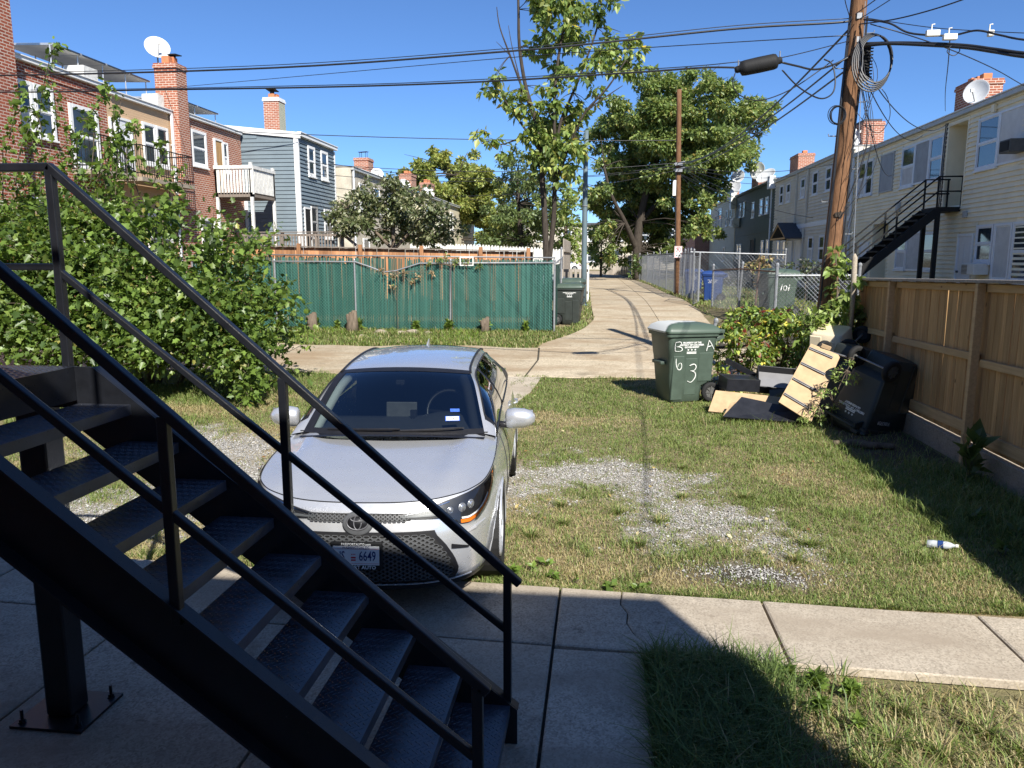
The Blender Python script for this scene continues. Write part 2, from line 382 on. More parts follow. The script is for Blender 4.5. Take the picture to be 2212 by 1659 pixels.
def rot_mats(dirs, rolls, scale, wid=None):
    """x axis of template along dirs, rolled; returns (n,3,3)"""
    d = dirs / (np.linalg.norm(dirs, axis=1, keepdims=True) + 1e-9)
    up = np.tile(np.array([0, 0, 1.0]), (len(d), 1)); bad = np.abs(d[:, 2]) > 0.97
    up[bad] = (1, 0, 0)
    s = np.cross(up, d); s /= np.linalg.norm(s, axis=1, keepdims=True) + 1e-9
    u = np.cross(d, s)
    c, si = np.cos(rolls)[:, None], np.sin(rolls)[:, None]
    s2 = s * c + u * si; u2 = -s * si + u * c
    w = scale if wid is None else wid
    return np.stack([d * scale[:, None], s2 * w[:, None], u2 * scale[:, None]], axis=2)
LEAF = ([(0,0,0),(0.42,0.30,0.10),(1,0,-0.06),(0.42,-0.30,0.10)], [(0,1,2),(0,2,3)])
BLADE = ([(0,0,0),(0.45,0.05,0.16),(1,0,-0.10),(0.45,-0.05,0.16)], [(0,1,2),(0,2,3)])
LEAF_LONG = ([(0,0,0),(0.40,0.20,0.06),(1,0,-0.12),(0.40,-0.20,0.06)], [(0,1,2),(0,2,3)])
LOBED = ([(0,0,0),(0.12,0.30,0.05),(0.42,0.22,0.05),(0.52,0.40,0.04),(0.70,0.18,0.0),(1,0,-0.10),
          (0.70,-0.18,0.0),(0.52,-0.40,0.04),(0.42,-0.22,0.05),(0.12,-0.30,0.05)],
         [(0,1,2),(0,2,3,4),(0,4,5),(0,5,6),(0,6,7,8),(0,8,9)])
LEAF_GAIN = 1.0
def leaf_cols(n, palette, weights, jit=0.18):
    p = np.array(palette); idx = rng.choice(len(p), n, p=np.array(weights) / sum(weights))
    c = p[idx] * LEAF_GAIN * (1 + rng.normal(0, jit, (n, 1))); return np.clip(c, 0.004, 0.9)
def clump_points(n, c, rad):
    """points through a rounded clump, denser to the outside"""
    d = rng.normal(size=(n, 3)); d /= np.linalg.norm(d, axis=1, keepdims=True)
    r_ = rng.random(n) ** 0.45
    return np.array(c) + d * r_[:, None] * np.array(rad), d
def leaves(name, pts, dirs, size, palette, weights, parent, tmpl=LEAF, droop=0.35, mat=None, sizevar=0.3, jit=0.18):
    n = len(pts)
    d = dirs * 0.6 + rng.normal(0, 0.7, (n, 3)); d[:, 2] -= droop
    sc = size * np.clip(1 + rng.normal(0, sizevar, n), 0.3, 1.9)
    Mx = rot_mats(d, rng.normal(0, 0.7, n), sc)
    return inst_mesh(name, tmpl[0], tmpl[1], Mx, pts, leaf_cols(n, palette, weights, jit), mat or M['leaf'], parent)
def text_mesh(body, size, extrude=0.0015, bold=0.0, align='CENTER', spacing=1.0):
    cu = bpy.data.curves.new('t', 'FONT'); cu.body = body; cu.size = size; cu.extrude = extrude
    cu.align_x = align; cu.align_y = 'CENTER'; cu.offset = bold; cu.resolution_u = 2; cu.space_character = spacing
    o = bpy.data.objects.new('t', cu); COL.objects.link(o)
    dg = bpy.context.evaluated_depsgraph_get(); me = bpy.data.meshes.new_from_object(o.evaluated_get(dg))
    bpy.data.objects.remove(o); bpy.data.curves.remove(cu); return me
def lettering(body, size, Mx, mat, parent, name='lettering', bold=0.0, sx=1.0, world=True, extrude=0.0015):
    """flat text; Mx maps text plane (x right, y up, z out)"""
    me = text_mesh(body, size, extrude, bold); me.transform(Matrix.Diagonal((sx, 1, 1, 1))); me.transform(Mx)
    me.materials.clear(); o = link(name, me, mat, parent, world); return o
def star_pts(c, r, M4):
    return [M4 @ Vector((c[0] + (r if k % 2 == 0 else r * 0.4) * math.sin(k * math.pi / 5), c[1] + (r if k % 2 == 0 else r * 0.4) * math.cos(k * math.pi / 5), 0)) for k in range(10)]
def catmull(P, per=6):
    P = [Vector(p) for p in P]; out = []
    for i in range(len(P) - 1):
        p0, p1, p2, p3 = P[max(i-1, 0)], P[i], P[i+1], P[min(i+2, len(P)-1)]
        for k in range(per):
            t = k / per
            out.append(0.5 * ((2*p1) + (p2-p0)*t + (2*p0-5*p1+4*p2-p3)*t*t + (3*p1-p0-3*p2+p3)*t**3))
    return out + [P[-1]]
# ============================================================= GROUND
def vnoise(x, y, sc, seed):
    r_ = np.random.default_rng(seed); tab = r_.random((64, 64))
    u, v = np.asarray(x) * sc + 1000.3, np.asarray(y) * sc + 1000.7
    i, j = np.floor(u).astype(int), np.floor(v).astype(int); fu, fv = u - i, v - j
    fu = fu * fu * (3 - 2 * fu); fv = fv * fv * (3 - 2 * fv)
    t = lambda a, b: tab[a % 64, b % 64]
    return (t(i, j) * (1-fu) + t(i+1, j) * fu) * (1-fv) + (t(i, j+1) * (1-fu) + t(i+1, j+1) * fu) * fv
def fbm(x, y, sc, seed): return (vnoise(x, y, sc, seed) * 0.55 + vnoise(x, y, sc * 2.3, seed + 1) * 0.3 + vnoise(x, y, sc * 5.1, seed + 2) * 0.15)
def polydist(x, y, P):
    d = np.full(np.shape(x), 1e9)
    for (ax, ay), (bx, by) in zip(P[:-1], P[1:]):
        vx, vy = bx - ax, by - ay; t = np.clip(((x-ax)*vx + (y-ay)*vy) / (vx*vx + vy*vy), 0, 1)
        d = np.minimum(d, np.hypot(x - ax - t*vx, y - ay - t*vy))
    return d
def gravel_mask(x, y):
    e = (fbm(x, y, 1.6, 5) - 0.5) * 1.6 + (fbm(x, y, 6.0, 6) - 0.5) * 1.5
    a = polydist(x, y, [(-0.9, 7.6), (0.0, 8.6), (0.6, 7.8), (1.05, 6.5)]) / 0.78
    b = polydist(x, y, [(1.0, 5.72), (1.25, 5.66)]) / 0.26
    c = polydist(x, y, [(-5.6, 9.3), (-4.4, 8.8), (-3.5, 7.6), (-4.3, 6.4), (-5.6, 5.9)]) / 0.85
    d = polydist(x, y, [(-2.7, 6.4), (-2.7, 7.6)]) / 0.5
    q = np.minimum(np.minimum(a, b), np.minimum(c, d))
    return np.clip((1.12 + e - q) * 1.0, 0, 1)

# ground sheet: fine near the yard, then out to the horizon
def axis(lo, hi, step, far):
    a = list(np.arange(lo, hi + 1e-6, step)); return [-far, -far * 0.3, -far * 0.1] + a + [far * 0.1, far * 0.3, far]
gx = axis(-24, 24, 1.0, 900); gy = axis(-20, 70, 1.0, 900)
gx = sorted(set(round(v, 3) for v in gx)); gy = sorted(set(round(v, 3) for v in gy))
rows = [[(x, y, g(x, y) - 0.012) for x in gx] for y in gy]
mb = MB(); mb.grid(rows)
t = NT('yard_soil'); v = t.world()
n1 = t.noise(v, 0.7, 6); n2 = t.noise(v, 3.5, 6, 0.7); n3 = t.noise(v, 40, 3)
c = t.ramp(n2, [(0.25, (0.10, 0.075, 0.045)), (0.5, (0.20, 0.155, 0.085)), (0.75, (0.30, 0.245, 0.14))])
c = t.mix(0.15, c, (0.33, 0.29, 0.22))
c = t.mix(t.ramp(n1, [(0.42, (0, 0, 0)), (0.62, (0.8, 0.8, 0.8))]), c, (0.15, 0.15, 0.065))
c = t.mix(t.ramp(n3, [(0.45, (0, 0, 0)), (0.8, (0.5, 0.5, 0.5))]), c, (0.06, 0.05, 0.03))
t.bsdf(c, 0.95, 0, 0.1, t.bump(n3, 0.7, 0.02)); M['soil'] = t.m
tag(mb.build('ground', M['soil'], smooth=True), kind='structure')

# ---- sidewalk along the building: base strip with separate slabs
def syf(x): return 5.135 - 0.045 * x
def syn(x): return 4.315 - 0.045 * x
sw = MB(); sw.add([(-16, syn(-16)-1.9, 0.008), (0.27, syn(0)-1.9, 0.008), (0.27, syn(0.27), 0.008), (9, syn(9), 0.008), (9, syf(9), 0.008), (-16, syf(-16), 0.008)], [(0,1,2,3,4,5)])
walk = tag(sw.build('sidewalk', M['joint']), kind='structure')
def slab(parent, quad, h, z0=0.0, mat=None, name='slab', gfun=None, jag=0.0):
    """a cast slab with worn rounded arrises; quad counter-clockwise plan corners"""
    q = [Vector((a, b, 0)) for a, b in quad]; cen = sum(q, Vector()) / len(q)
    edge = []
    for i in range(len(q)):
        a, b = q[i], q[(i+1) % len(q)]; m = max(1, int((b-a).length / 0.25))
        for k in range(m):
            p = a.lerp(b, k / m)
            if jag and k: p = p + (cen - p).normalized() * random.uniform(0, jag)
            edge.append(p)
    n = len(edge); mbs = MB(); zz = (lambda p: gfun(p.x, p.y)) if gfun else (lambda p: 0.0)
    vv = [Vector((p.x, p.y, z0 + zz(p))) for p in edge]
    vv += [Vector((p.x, p.y, z0 + h - 0.006 + zz(p))) for p in edge]
    vv += [Vector((0, 0, 0)) + Vector(((p + (cen-p).normalized()*0.012).x, (p + (cen-p).normalized()*0.012).y, z0 + h + zz(p))) for p in edge]
    f = []
    for k in range(2):
        for i in range(n): f.append((k*n+i, k*n+(i+1) % n, (k+1)*n+(i+1) % n, (k+1)*n+i))
    if gfun:
        vv.append(Vector((cen.x, cen.y, z0 + h + gfun(cen.x, cen.y)))); c_ = len(vv) - 1
        f += [(2*n+i, 2*n+(i+1) % n, c_) for i in range(n)]
    else: f.append(tuple(range(2*n, 3*n)))
    mbs.add(vv, f); return mbs.build(name, mat or M['sidewalk'], parent)
xs = [-15.3, -13.9, -12.5, -11.2, -9.8, -8.44, -7.08, -5.71, -4.35, -2.98, -1.615, -0.25, 1.12, 2.47, 3.84, 5.2, 6.6]
GAP = 0.009
for a, b in zip(xs[:-1], xs[1:]):
    if abs(a + 0.25) < 0.01:      # slab split by a wandering crack
        cx = [(0.18, syf(0.2)), (0.165, 4.93), (0.21, 4.8), (0.20, 4.66), (0.245, 4.5), (0.30, 4.40), (0.37, syn(0.37))]
        slab(walk, [(a+GAP, syn(a)), (cx[-1][0]-.004, cx[-1][1])] + [(p-.004, q) for p, q in cx[-2::-1]] + [(a+GAP, syf(a))], 0.05)
        slab(walk, [(cx[-1][0]+.004, cx[-1][1]), (b-GAP, syn(b)), (b-GAP, syf(b))] + [(p+.004, q) for p, q in cx[:-1]], 0.05)
    else:
        slab(walk, [(a+GAP, syn(a)), (b-GAP, syn(b)), (b-GAP, syf(b)), (a+GAP, syf(a))], 0.05)
ys = [-0.65, 0.9, 2.55]
for a, b in zip(xs[:12], xs[1:12]):
    top = 2.55
    for y0, y1 in zip(ys[:-1], ys[1:]): slab(walk, [(a+GAP, y0+GAP), (b-GAP, y0+GAP), (b-GAP, y1-GAP), (a+GAP, y1-GAP)], 0.05)
    slab(walk, [(a+GAP, 2.55+GAP), (b-GAP, 2.55+GAP), (b-GAP, syn(b)-2*GAP), (a+GAP, syn(a)-2*GAP)], 0.05)
for y0, y1 in ((-0.65, 2.55), (2.55, 4.29)): slab(walk, [(-0.25+GAP, y0+GAP), (0.28, y0+GAP), (0.28, y1-GAP), (-0.25+GAP, y1-GAP)], 0.05)

# ---- alleys
al = MB()
def strip(mb, L, Rr, dz):
    P = [[(a[0], a[1], g(*a) + dz) , ((a[0]+b[0])/2, (a[1]+b[1])/2, g((a[0]+b[0])/2, (a[1]+b[1])/2) + dz), (b[0], b[1], g(*b) + dz)] for a, b in zip(L, Rr)]
    mb.grid(P)
ny = lambda x: 14.7 + 0.06 * math.sin(x * 1.7) + 0.04 * math.sin(x * 4.1)
fy = lambda x: 18.15 + 0.12 * math.sin(x * 1.3) + 0.07 * math.sin(x * 3.7)
X_ = [-60, -30] + [x * 0.5 for x in range(-40, 11)]
strip(al, [(x, ny(x) - 0.02) for x in X_], [(x, fy(x) + 0.02) for x in X_], 0.0)
alley = tag(al.build('cross_alley', M['joint']), kind='structure')
cj = [-22, -17.6, -13.3, -10.2, -7.3, -4.35, -1.45, 1.9, 5.4]
for a, b in zip(cj[:-1], cj[1:]):
    m = 8; tl = (a + 0.02, b - 0.02); mid = 16.55
    xs_ = [tl[0] + (tl[1]-tl[0]) * k / m for k in range(m + 1)]
    slab(alley, [(x, ny(x)) for x in xs_] + [(tl[1] + 0.1, mid - 0.015), (tl[0] + 0.1, mid - 0.015)], 0.016, 0.004, M['alley'], 'alley_slab', g)
    far = [(x, fy(x) if x < -1.2 else 18.15 + 0 * x) for x in xs_][::-1]
    slab(alley, [(tl[0] + 0.1, mid + 0.015), (tl[1] + 0.1, mid + 0.015)] + far, 0.016, 0.004, M['alley'], 'alley_slab', g)
ma = MB()
lx = [(18.1, -1.5), (18.7, -1.45), (19.4, -1.15), (20.3, -0.75), (21.5, -0.42), (23.2, -0.2), (26, -0.32), (32, -0.48), (45, -0.75), (62, -1.05), (95, -2.6)]
rx = [(18.1, 3.8), (19, 3.55), (20.5, 3.35), (23.4, 3.2), (29.2, 3.08), (34.4, 2.85), (46, 2.7), (62, 2.0), (95, 1.0)]
lf = lambda y: float(np.interp(y, [p[0] for p in lx], [p[1] for p in lx])); rf = lambda y: float(np.interp(y, [p[0] for p in rx], [p[1] for p in rx]))
Y_ = list(np.arange(18.15, 40, 0.75)) + list(range(41, 96, 3))
strip(ma, [(lf(y), y) for y in Y_], [(rf(y), y) for y in Y_], 0.002)
main = tag(ma.build('main_alley', M['joint']), kind='structure')
yj = [18.17, 20.6, 23.6, 26.9, 30.2, 33.6, 37.2, 41, 45, 50, 56, 63, 72, 82, 94]
for i, (a, b) in enumerate(zip(yj[:-1], yj[1:])):
    ys_ = [a + 0.02 + (b - a - 0.04) * k / 5 for k in range(6)]
    mid = lambda y: 1.75 - 0.012 * (y - 18)
    slab(main, [(mid(y) - 0.006, y) for y in ys_[:1]] + [(mid(y) - 0.006, y) for y in ys_[1:]] + [(lf(y), y) for y in ys_[::-1]], 0.016, 0.004, M['alley'], 'alley_slab', g)
    slab(main, [(rf(y), y) for y in ys_] + [(mid(y) + 0.006, y) for y in ys_[::-1]], 0.016, 0.004, M['alley'], 'alley_slab', g)
pad = tag(slab(None, [(-2.6, 12.35), (-1.35, 12.3), (-1.2, 13.2), (-1.12, 14.62), (-2.5, 14.62)], 0.02, 0.0, M['sidewalk'], 'driveway_apron', g), kind='structure')

# ---- worn yard surface: dusty where the gravel lies
gxs = np.arange(-7.4, 4.17, 0.09); gys = np.arange(5.12, 11.4, 0.09)
GX, GYY = np.meshgrid(gxs, gys); msk = gravel_mask(GX, GYY); rel = (fbm(GX, GYY, 3.0, 55) - 0.5) * 0.02
m = MB(); m.grid([[(float(GX[i, j]), float(GYY[i, j]), g(float(GX[i, j]), float(GYY[i, j])) - 0.006 + float(rel[i, j]) * 0.3) for j in range(len(gxs))] for i in range(len(gys))])
t = NT('dusty_yard'); a = t.n('ShaderNodeAttribute'); a.attribute_name = 'Col'; v = t.world(); n2 = t.noise(v, 9, 5, 0.7); n3 = t.noise(v, 70, 3)
dirt_c = t.ramp(n2, [(0.3, (0.15, 0.115, 0.07)), (0.7, (0.29, 0.235, 0.145))]); dust_c = t.ramp(n3, [(0.3, (0.22, 0.195, 0.155)), (0.7, (0.36, 0.33, 0.275))])
sc_n = t.n('ShaderNodeSeparateColor'); t.l(a.outputs['Color'], sc_n.inputs[0])
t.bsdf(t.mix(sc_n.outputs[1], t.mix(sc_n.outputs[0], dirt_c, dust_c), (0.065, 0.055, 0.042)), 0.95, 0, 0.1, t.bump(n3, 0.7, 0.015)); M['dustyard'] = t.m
yo = tag(m.build('yard_surface', M['dustyard'], smooth=True), kind='structure')
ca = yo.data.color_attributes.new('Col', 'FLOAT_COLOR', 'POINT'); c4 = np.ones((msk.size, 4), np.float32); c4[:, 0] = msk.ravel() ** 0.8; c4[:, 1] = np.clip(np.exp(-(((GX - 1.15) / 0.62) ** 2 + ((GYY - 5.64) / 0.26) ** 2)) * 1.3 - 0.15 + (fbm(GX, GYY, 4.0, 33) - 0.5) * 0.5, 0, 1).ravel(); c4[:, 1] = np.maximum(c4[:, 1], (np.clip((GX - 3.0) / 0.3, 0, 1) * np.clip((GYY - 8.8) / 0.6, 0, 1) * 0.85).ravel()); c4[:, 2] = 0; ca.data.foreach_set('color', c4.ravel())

# ---- gravel: loose stones
n = 260000
x = rng.uniform(-7.0, 3.0, n); y = rng.uniform(5.2, 11.0, n)
keep = rng.random(n) < gravel_mask(x, y) ** 1.9 * 0.9
x, y = x[keep], y[keep]
xs2 = rng.normal(1.12, 0.30, 700); ys2 = rng.normal(5.67, 0.12, 700)
x = np.concatenate([x, xs2]); y = np.concatenate([y, np.clip(ys2, 5.2, 6.2)])
n = len(x); sc = np.clip(rng.lognormal(-5.05, 0.40, n), 0.003, 0.017)
OCT = ([(1,0.1,0),(-0.9,0,0.1),(0,0.8,0),(0.1,-0.85,0),(0,0.1,0.6),(0,0,-0.6)], [(0,2,4),(2,1,4),(1,3,4),(3,0,4)])
Mx = rot_mats(rng.normal(size=(n, 3)) * np.array([1, 1, 0.25]), rng.normal(0, 0.4, n), sc)
t = NT('limestone_chip'); a = t.n('ShaderNodeAttribute'); a.attribute_name = 'Col'; t.bsdf(a.outputs['Color'], 0.9, 0, 0.2); M['stone'] = t.m
gcol = np.clip(rng.normal(0.34, 0.075, (n, 1)), 0.17, 0.55) * np.array([[1.0, 0.975, 0.92]])
o = inst_mesh('gravel', OCT[0], OCT[1], Mx, np.stack([x, y, gn(x, y) + sc * 0.25], 1), gcol, M['stone'], None, 'stuff')
tag(o, 'loose pale gravel scattered over the yard beside the car', 'gravel')

# ---- grass blades
BL = ([(0,-0.5,0),(0,0.5,0),(0.30,-0.42,0.55),(0.30,0.42,0.55),(0.95,0,0.80)], [(0,1,3,2),(2,3,4)])
def grass(name, x, y, h, w, cols, label, lean=0.85, z=None):
    n = len(x); ang = rng.uniform(0, 2*np.pi, n); ln = np.clip(rng.normal(lean, 0.3, n), 0.05, 1.5)
    cx, sx = np.cos(ang), np.sin(ang)
    d = np.stack([cx * ln, sx * ln, np.zeros(n)], 1) * h[:, None]
    s = np.stack([-sx, cx, np.zeros(n)], 1) * w[:, None]
    u = np.zeros((n, 3)); u[:, 2] = h
    Mx = np.stack([d, s, u], 2)
    o = inst_mesh(name, BL[0], BL[1], Mx, np.stack([x, y, (gn(x, y) - 0.012) if z is None else z], 1), cols, M['grass'], None, 'stuff')
    return tag(o, label, 'grass')
GREEN = [(0.145, 0.205, 0.045), (0.11, 0.165, 0.036), (0.19, 0.245, 0.065), (0.235, 0.265, 0.085)]
DRY = [(0.38, 0.32, 0.155), (0.32, 0.26, 0.12), (0.42, 0.37, 0.20)]
def blade_cols(n, dry):
    cg = leaf_cols(n, GREEN, [4, 3, 3, 2], 0.16); cd = leaf_cols(n, DRY, [3, 2, 2], 0.14)
    m = (rng.random(n) < dry)[:, None]; return np.where(m, cd, cg)
# yard lawn
n = 680000
u = rng.random(n); y = 5.16 + (u ** 1.35) * 9.6; x = rng.uniform(-0.72, 0.62, n) * (y + 1.2) - 0.05 * y
ok = (x < 4.12) & (x > -13) & (y < 14.72 + 0.1 * np.sin(x * 3))
car_shadow = (np.abs(x + 1.62) < 0.75) & (y > 5.0) & (y < 8.8)
gm = gravel_mask(x, y); br = fbm(x, y, 0.55, 21)
soil_patch = np.exp(-(((x - 1.15) / 0.75) ** 2 + ((y - 5.62) / 0.30) ** 2))
dirt = np.clip((x - 2.95) / 0.3, 0, 1) * np.clip((y - 8.6) / 0.8, 0, 1) * (y < 12.2) * 1.65
p = np.clip(0.98 - gm * 0.84, 0.05, 1) * np.clip(0.45 + br * 1.1, 0, 1) * (1 - 0.93 * soil_patch) * np.clip(1 - 0.55 * dirt, 0.04, 1) * np.where(car_shadow, 0.25, 1)
tall = np.clip((x - 2.3) / 1.3, 0, 1) * np.clip((y - 4.8) / 2.2, 0, 1) * (0.5 + fbm(x, y, 1.1, 77))
tall = np.maximum(tall, np.exp(-((x - 2.4) ** 2 / 0.9 + (y - 11.2) ** 2 / 0.35)) * 0.9)
left = np.clip((-x - 4.6) / 1.5, 0, 1) * (y > 9.5)
keep = ok & (rng.random(n) < p)
x, y, br, tall, gm, left = x[keep], y[keep], br[keep], tall[keep], gm[keep], left[keep]
n = len(x)
dry = np.clip(0.30 - (fbm(x, y, 0.75, 40) - 0.5) * 2.6 - tall * 0.35 - left * 0.3 + gm * 0.2, 0.06, 0.92)
far_s = 1 + np.clip((y - 7) / 8, 0, 1) * 0.5
h = np.clip(rng.normal(0.031, 0.011, n), 0.012, 0.08) * (1 + tall * 2.6 * rng.random(n)) * (1 + left * 0.8) * np.where(gm > 0.5, 0.75, 1)
clump = (fbm(x, y, 3.0, 91) > 0.60) & (rng.random(n) < 0.55); h = np.where(clump, h * 2.0, h); dry = np.where(clump, dry * 0.3, dry)
grass('grass', x, y, h, (0.0040 + 0.0025 * rng.random(n)) * far_s, blade_cols(n, dry), 'patchy green and straw coloured yard grass beyond the sidewalk')
# strip in front of the sidewalk: lush on one side, dried out on the other
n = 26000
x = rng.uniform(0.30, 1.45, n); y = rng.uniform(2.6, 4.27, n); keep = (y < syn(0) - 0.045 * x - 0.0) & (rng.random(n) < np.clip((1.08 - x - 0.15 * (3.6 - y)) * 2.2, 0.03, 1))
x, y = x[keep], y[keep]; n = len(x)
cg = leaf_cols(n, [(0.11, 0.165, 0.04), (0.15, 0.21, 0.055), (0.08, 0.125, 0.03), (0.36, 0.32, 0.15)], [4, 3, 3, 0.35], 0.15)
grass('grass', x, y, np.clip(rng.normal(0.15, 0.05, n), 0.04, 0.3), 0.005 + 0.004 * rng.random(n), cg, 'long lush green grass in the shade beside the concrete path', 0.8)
n = 20000
x = rng.uniform(1.0, 4.6, n); y = rng.uniform(2.4, 4.25, n); keep = (y < syn(0) - 0.05 * x - 0.06) & (rng.random(n) < 0.25 + 0.75 * (fbm(x, y, 2.0, 61) > 0.5))
x, y = x[keep], y[keep]; n = len(x)
grass('grass', x, y, np.clip(rng.normal(0.06, 0.025, n), 0.02, 0.15), 0.004 + 0.004 * rng.random(n), blade_cols(n, np.full(n, 0.55)), 'sparse dried grass and stubble on bare soil beside the sidewalk', 1.0)
# verge under the green fence, alley margins
n = 60000
x = rng.uniform(-11, 0.0, n); y = rng.uniform(18.1, 21.4, n)
lim = np.array([fy(q) for q in x]); keep = ((y > lim) & (x < np.interp(y, [18, 18.7, 20.3, 21.5, 23], [-1.5, -1.4, -0.75, -0.4, -0.2])) & (rng.random(n) < 0.35 + 0.65 * fbm(x, y, 0.8, 3)))
x, y = x[keep], y[keep]; n = len(x)
lush = np.clip(fbm(x, y, 0.5, 8) * 2 - 0.6, 0, 1) * (x < -3)
cols = np.where((rng.random(n) < lush)[:, None], leaf_cols(n, [(0.19, 0.27, 0.035), (0.15, 0.24, 0.03)], [1, 1], 0.15), blade_cols(n, np.full(n, 0.22)))
grass('grass', x, y, np.clip(rng.normal(0.10, 0.04, n), 0.03, 0.28) * (1 + lush * 0.5), 0.010 + 0.008 * rng.random(n), cols, 'bright green verge below the green slatted fence', 0.7)
n = 50000
x = rng.uniform(2.5, 11, n); y = rng.uniform(19, 60, n) ; y = 19 + (y - 19) * rng.random(n)
re = np.interp(y, [q[0] for q in rx], [q[1] for q in rx]); keep = (x > re + 0.03) & (rng.random(n) < 0.9)
x2 = rng.uniform(-2.2, 0.1, 9000); y2 = rng.uniform(21.3, 40, 9000); le = np.interp(y2, [q[0] for q in lx], [q[1] for q in lx]); k2 = (x2 < le) & (x2 > le - 0.5)
x = np.concatenate([x[keep], x2[k2]]); y = np.concatenate([y[keep], y2[k2]]); n = len(x)
grass('grass', x, y, np.clip(rng.normal(0.12, 0.04, n), 0.03, 0.3), 0.016 + 0.01 * rng.random(n), blade_cols(n, np.full(n, 0.2)), 'grass margin along the fenced yards beside the alley', 0.7)
# ============================================================= BUILDINGS
_wedge = {}
def wedge(face, pitch, thick, mat):
    key = (face, pitch, thick, mat.name)
    if key not in _wedge:
        prof = [(0, 0), (thick, 0), (0.005, pitch), (0, pitch)]; v = []
        for a in (0, 1):
            for d, z in prof:
                v.append({'-X': (-d, a, z), '+X': (d, a, z), '-Y': (a, -d, z)}[face])
        me = mesh_from('clapboard', v, [(0,1,2,3),(7,6,5,4),(0,4,5,1),(1,5,6,2),(2,6,7,3),(3,7,4,0)])
        bm = bmesh.new(); bm.from_mesh(me); bmesh.ops.recalc_face_normals(bm, faces=bm.faces); bm.to_mesh(me); bm.free()
        me.materials.append(mat); _wedge[key] = me
    return _wedge[key]
def intervals(a0, a1, cuts):
    segs = [(a0, a1)]
    for c0, c1 in cuts:
        new = []
        for s0, s1 in segs:
            if c1 <= s0 or c0 >= s1: new.append((s0, s1)); continue
            if c0 > s0: new.append((s0, c0))
            if c1 < s1: new.append((c1, s1))
        segs = new
    return [s for s in segs if s[1] - s[0] > 0.03]
def siding(parent, face, plane, a0, a1, z0, z1, pitch, mat, holes=(), thick=0.046, ztop=None):
    z = z0
    while z < z1 - 0.02:
        cuts = [(h[0], h[1]) for h in holes if h[2] < z + pitch * 0.5 < h[3]]
        for s0, s1 in intervals(a0, a1, cuts):
            if ztop:                       # raking top edge: stop the course where the roof cuts it
                while s1 > s0 and ztop(s1) < z + pitch: s1 -= 0.05
                if s1 - s0 < 0.05: continue
            o = link('clapboard', wedge(face, pitch, thick, mat), None, parent)
            if face == '-Y': o.location = (s0, plane, z); o.scale = (s1 - s0, 1, 1)
            else: o.location = (plane, s0, z); o.scale = (1, s1 - s0, 1)
        z += pitch
def shell(mb, face, plane, a0, a1, z0, z1, depth, holes):
    """front layer of a wall with openings left open"""
    es = sorted(set([a0, a1] + [q for h in holes for q in h[:2]]))
    for s0, s1 in zip(es[:-1], es[1:]):
        cuts = [(h[2], h[3]) for h in holes if h[0] < (s0 + s1) / 2 < h[1]]
        for q0, q1 in intervals(z0, z1, cuts): mb.fbox(face, plane, s0, s1, -depth, 0, q0, q1)
def window(parent, face, plane, a0, a1, z0, z1, mat=None, split=True, trim=0.07, out=0.062, glass=None, lower=None, sill=True):
    mat = mat or M['vinylwhite']; glass = glass or M['glass']; mb = MB()
    if lower is None and random.random() < 0.25: lower = M['curtain']
    mb.fbox(face, plane, a0, a0 + trim, 0, out, z0, z1); mb.fbox(face, plane, a1 - trim, a1, 0, out, z0, z1)
    mb.fbox(face, plane, a0 + trim, a1 - trim, 0, out, z1 - trim, z1); mb.fbox(face, plane, a0 + trim, a1 - trim, 0, out, z0, z0 + trim)
    zm = (z0 + z1) / 2
    if split: mb.fbox(face, plane, a0 + trim, a1 - trim, 0.004, out - 0.012, zm - 0.025, zm + 0.025)
    w = mb.build('window', mat, parent, bev=0.006)
    spans = [(zm + 0.025, z1 - trim), (z0 + trim, zm - 0.025)] if split else [(z0 + trim, z1 - trim)]
    for k, (q0, q1) in enumerate(spans):
        m = MB(); d = 0.034 if k == 0 else 0.026
        s_ = 0.028
        m.fbox(face, plane, a0 + trim, a1 - trim, 0.004, d, q0, q1)
        p = m.build('pane', lower if (lower and k == len(spans) - 1) else glass, w)
        fr = MB(); d2 = d + 0.008
        fr.fbox(face, plane, a0 + trim, a0 + trim + s_, 0.006, d2, q0, q1); fr.fbox(face, plane, a1 - trim - s_, a1 - trim, 0.006, d2, q0, q1)
        fr.fbox(face, plane, a0 + trim + s_, a1 - trim - s_, 0.006, d2, q1 - s_, q1); fr.fbox(face, plane, a0 + trim + s_, a1 - trim - s_, 0.006, d2, q0, q0 + s_)
        fr.build('sash', mat, w)
    if sill:
        m = MB(); m.fbox(face, plane, a0 - 0.04, a1 + 0.04, 0, out + 0.035, z0 - 0.055, z0 - 0.002); m.build('sill', mat, w, bev=0.005)
    return w
def panel(parent, face, plane, a0, a1, z0, z1, mat, name='panel', trim=0.06, tm=None):
    mb = MB(); mb.fbox(face, plane, a0, a1, 0, 0.04, z0, z1); o = mb.build(name, mat, parent)
    if trim:
        m = MB(); t_ = trim
        m.fbox(face, plane, a0 - t_, a0, 0, 0.06, z0 - t_, z1 + t_); m.fbox(face, plane, a1, a1 + t_, 0, 0.06, z0 - t_, z1 + t_)
        m.fbox(face, plane, a0, a1, 0, 0.06, z1, z1 + t_); m.fbox(face, plane, a0, a1, 0, 0.06, z0 - t_, z0); m.build('frame', tm or M['vinylwhite'], o)
    return o
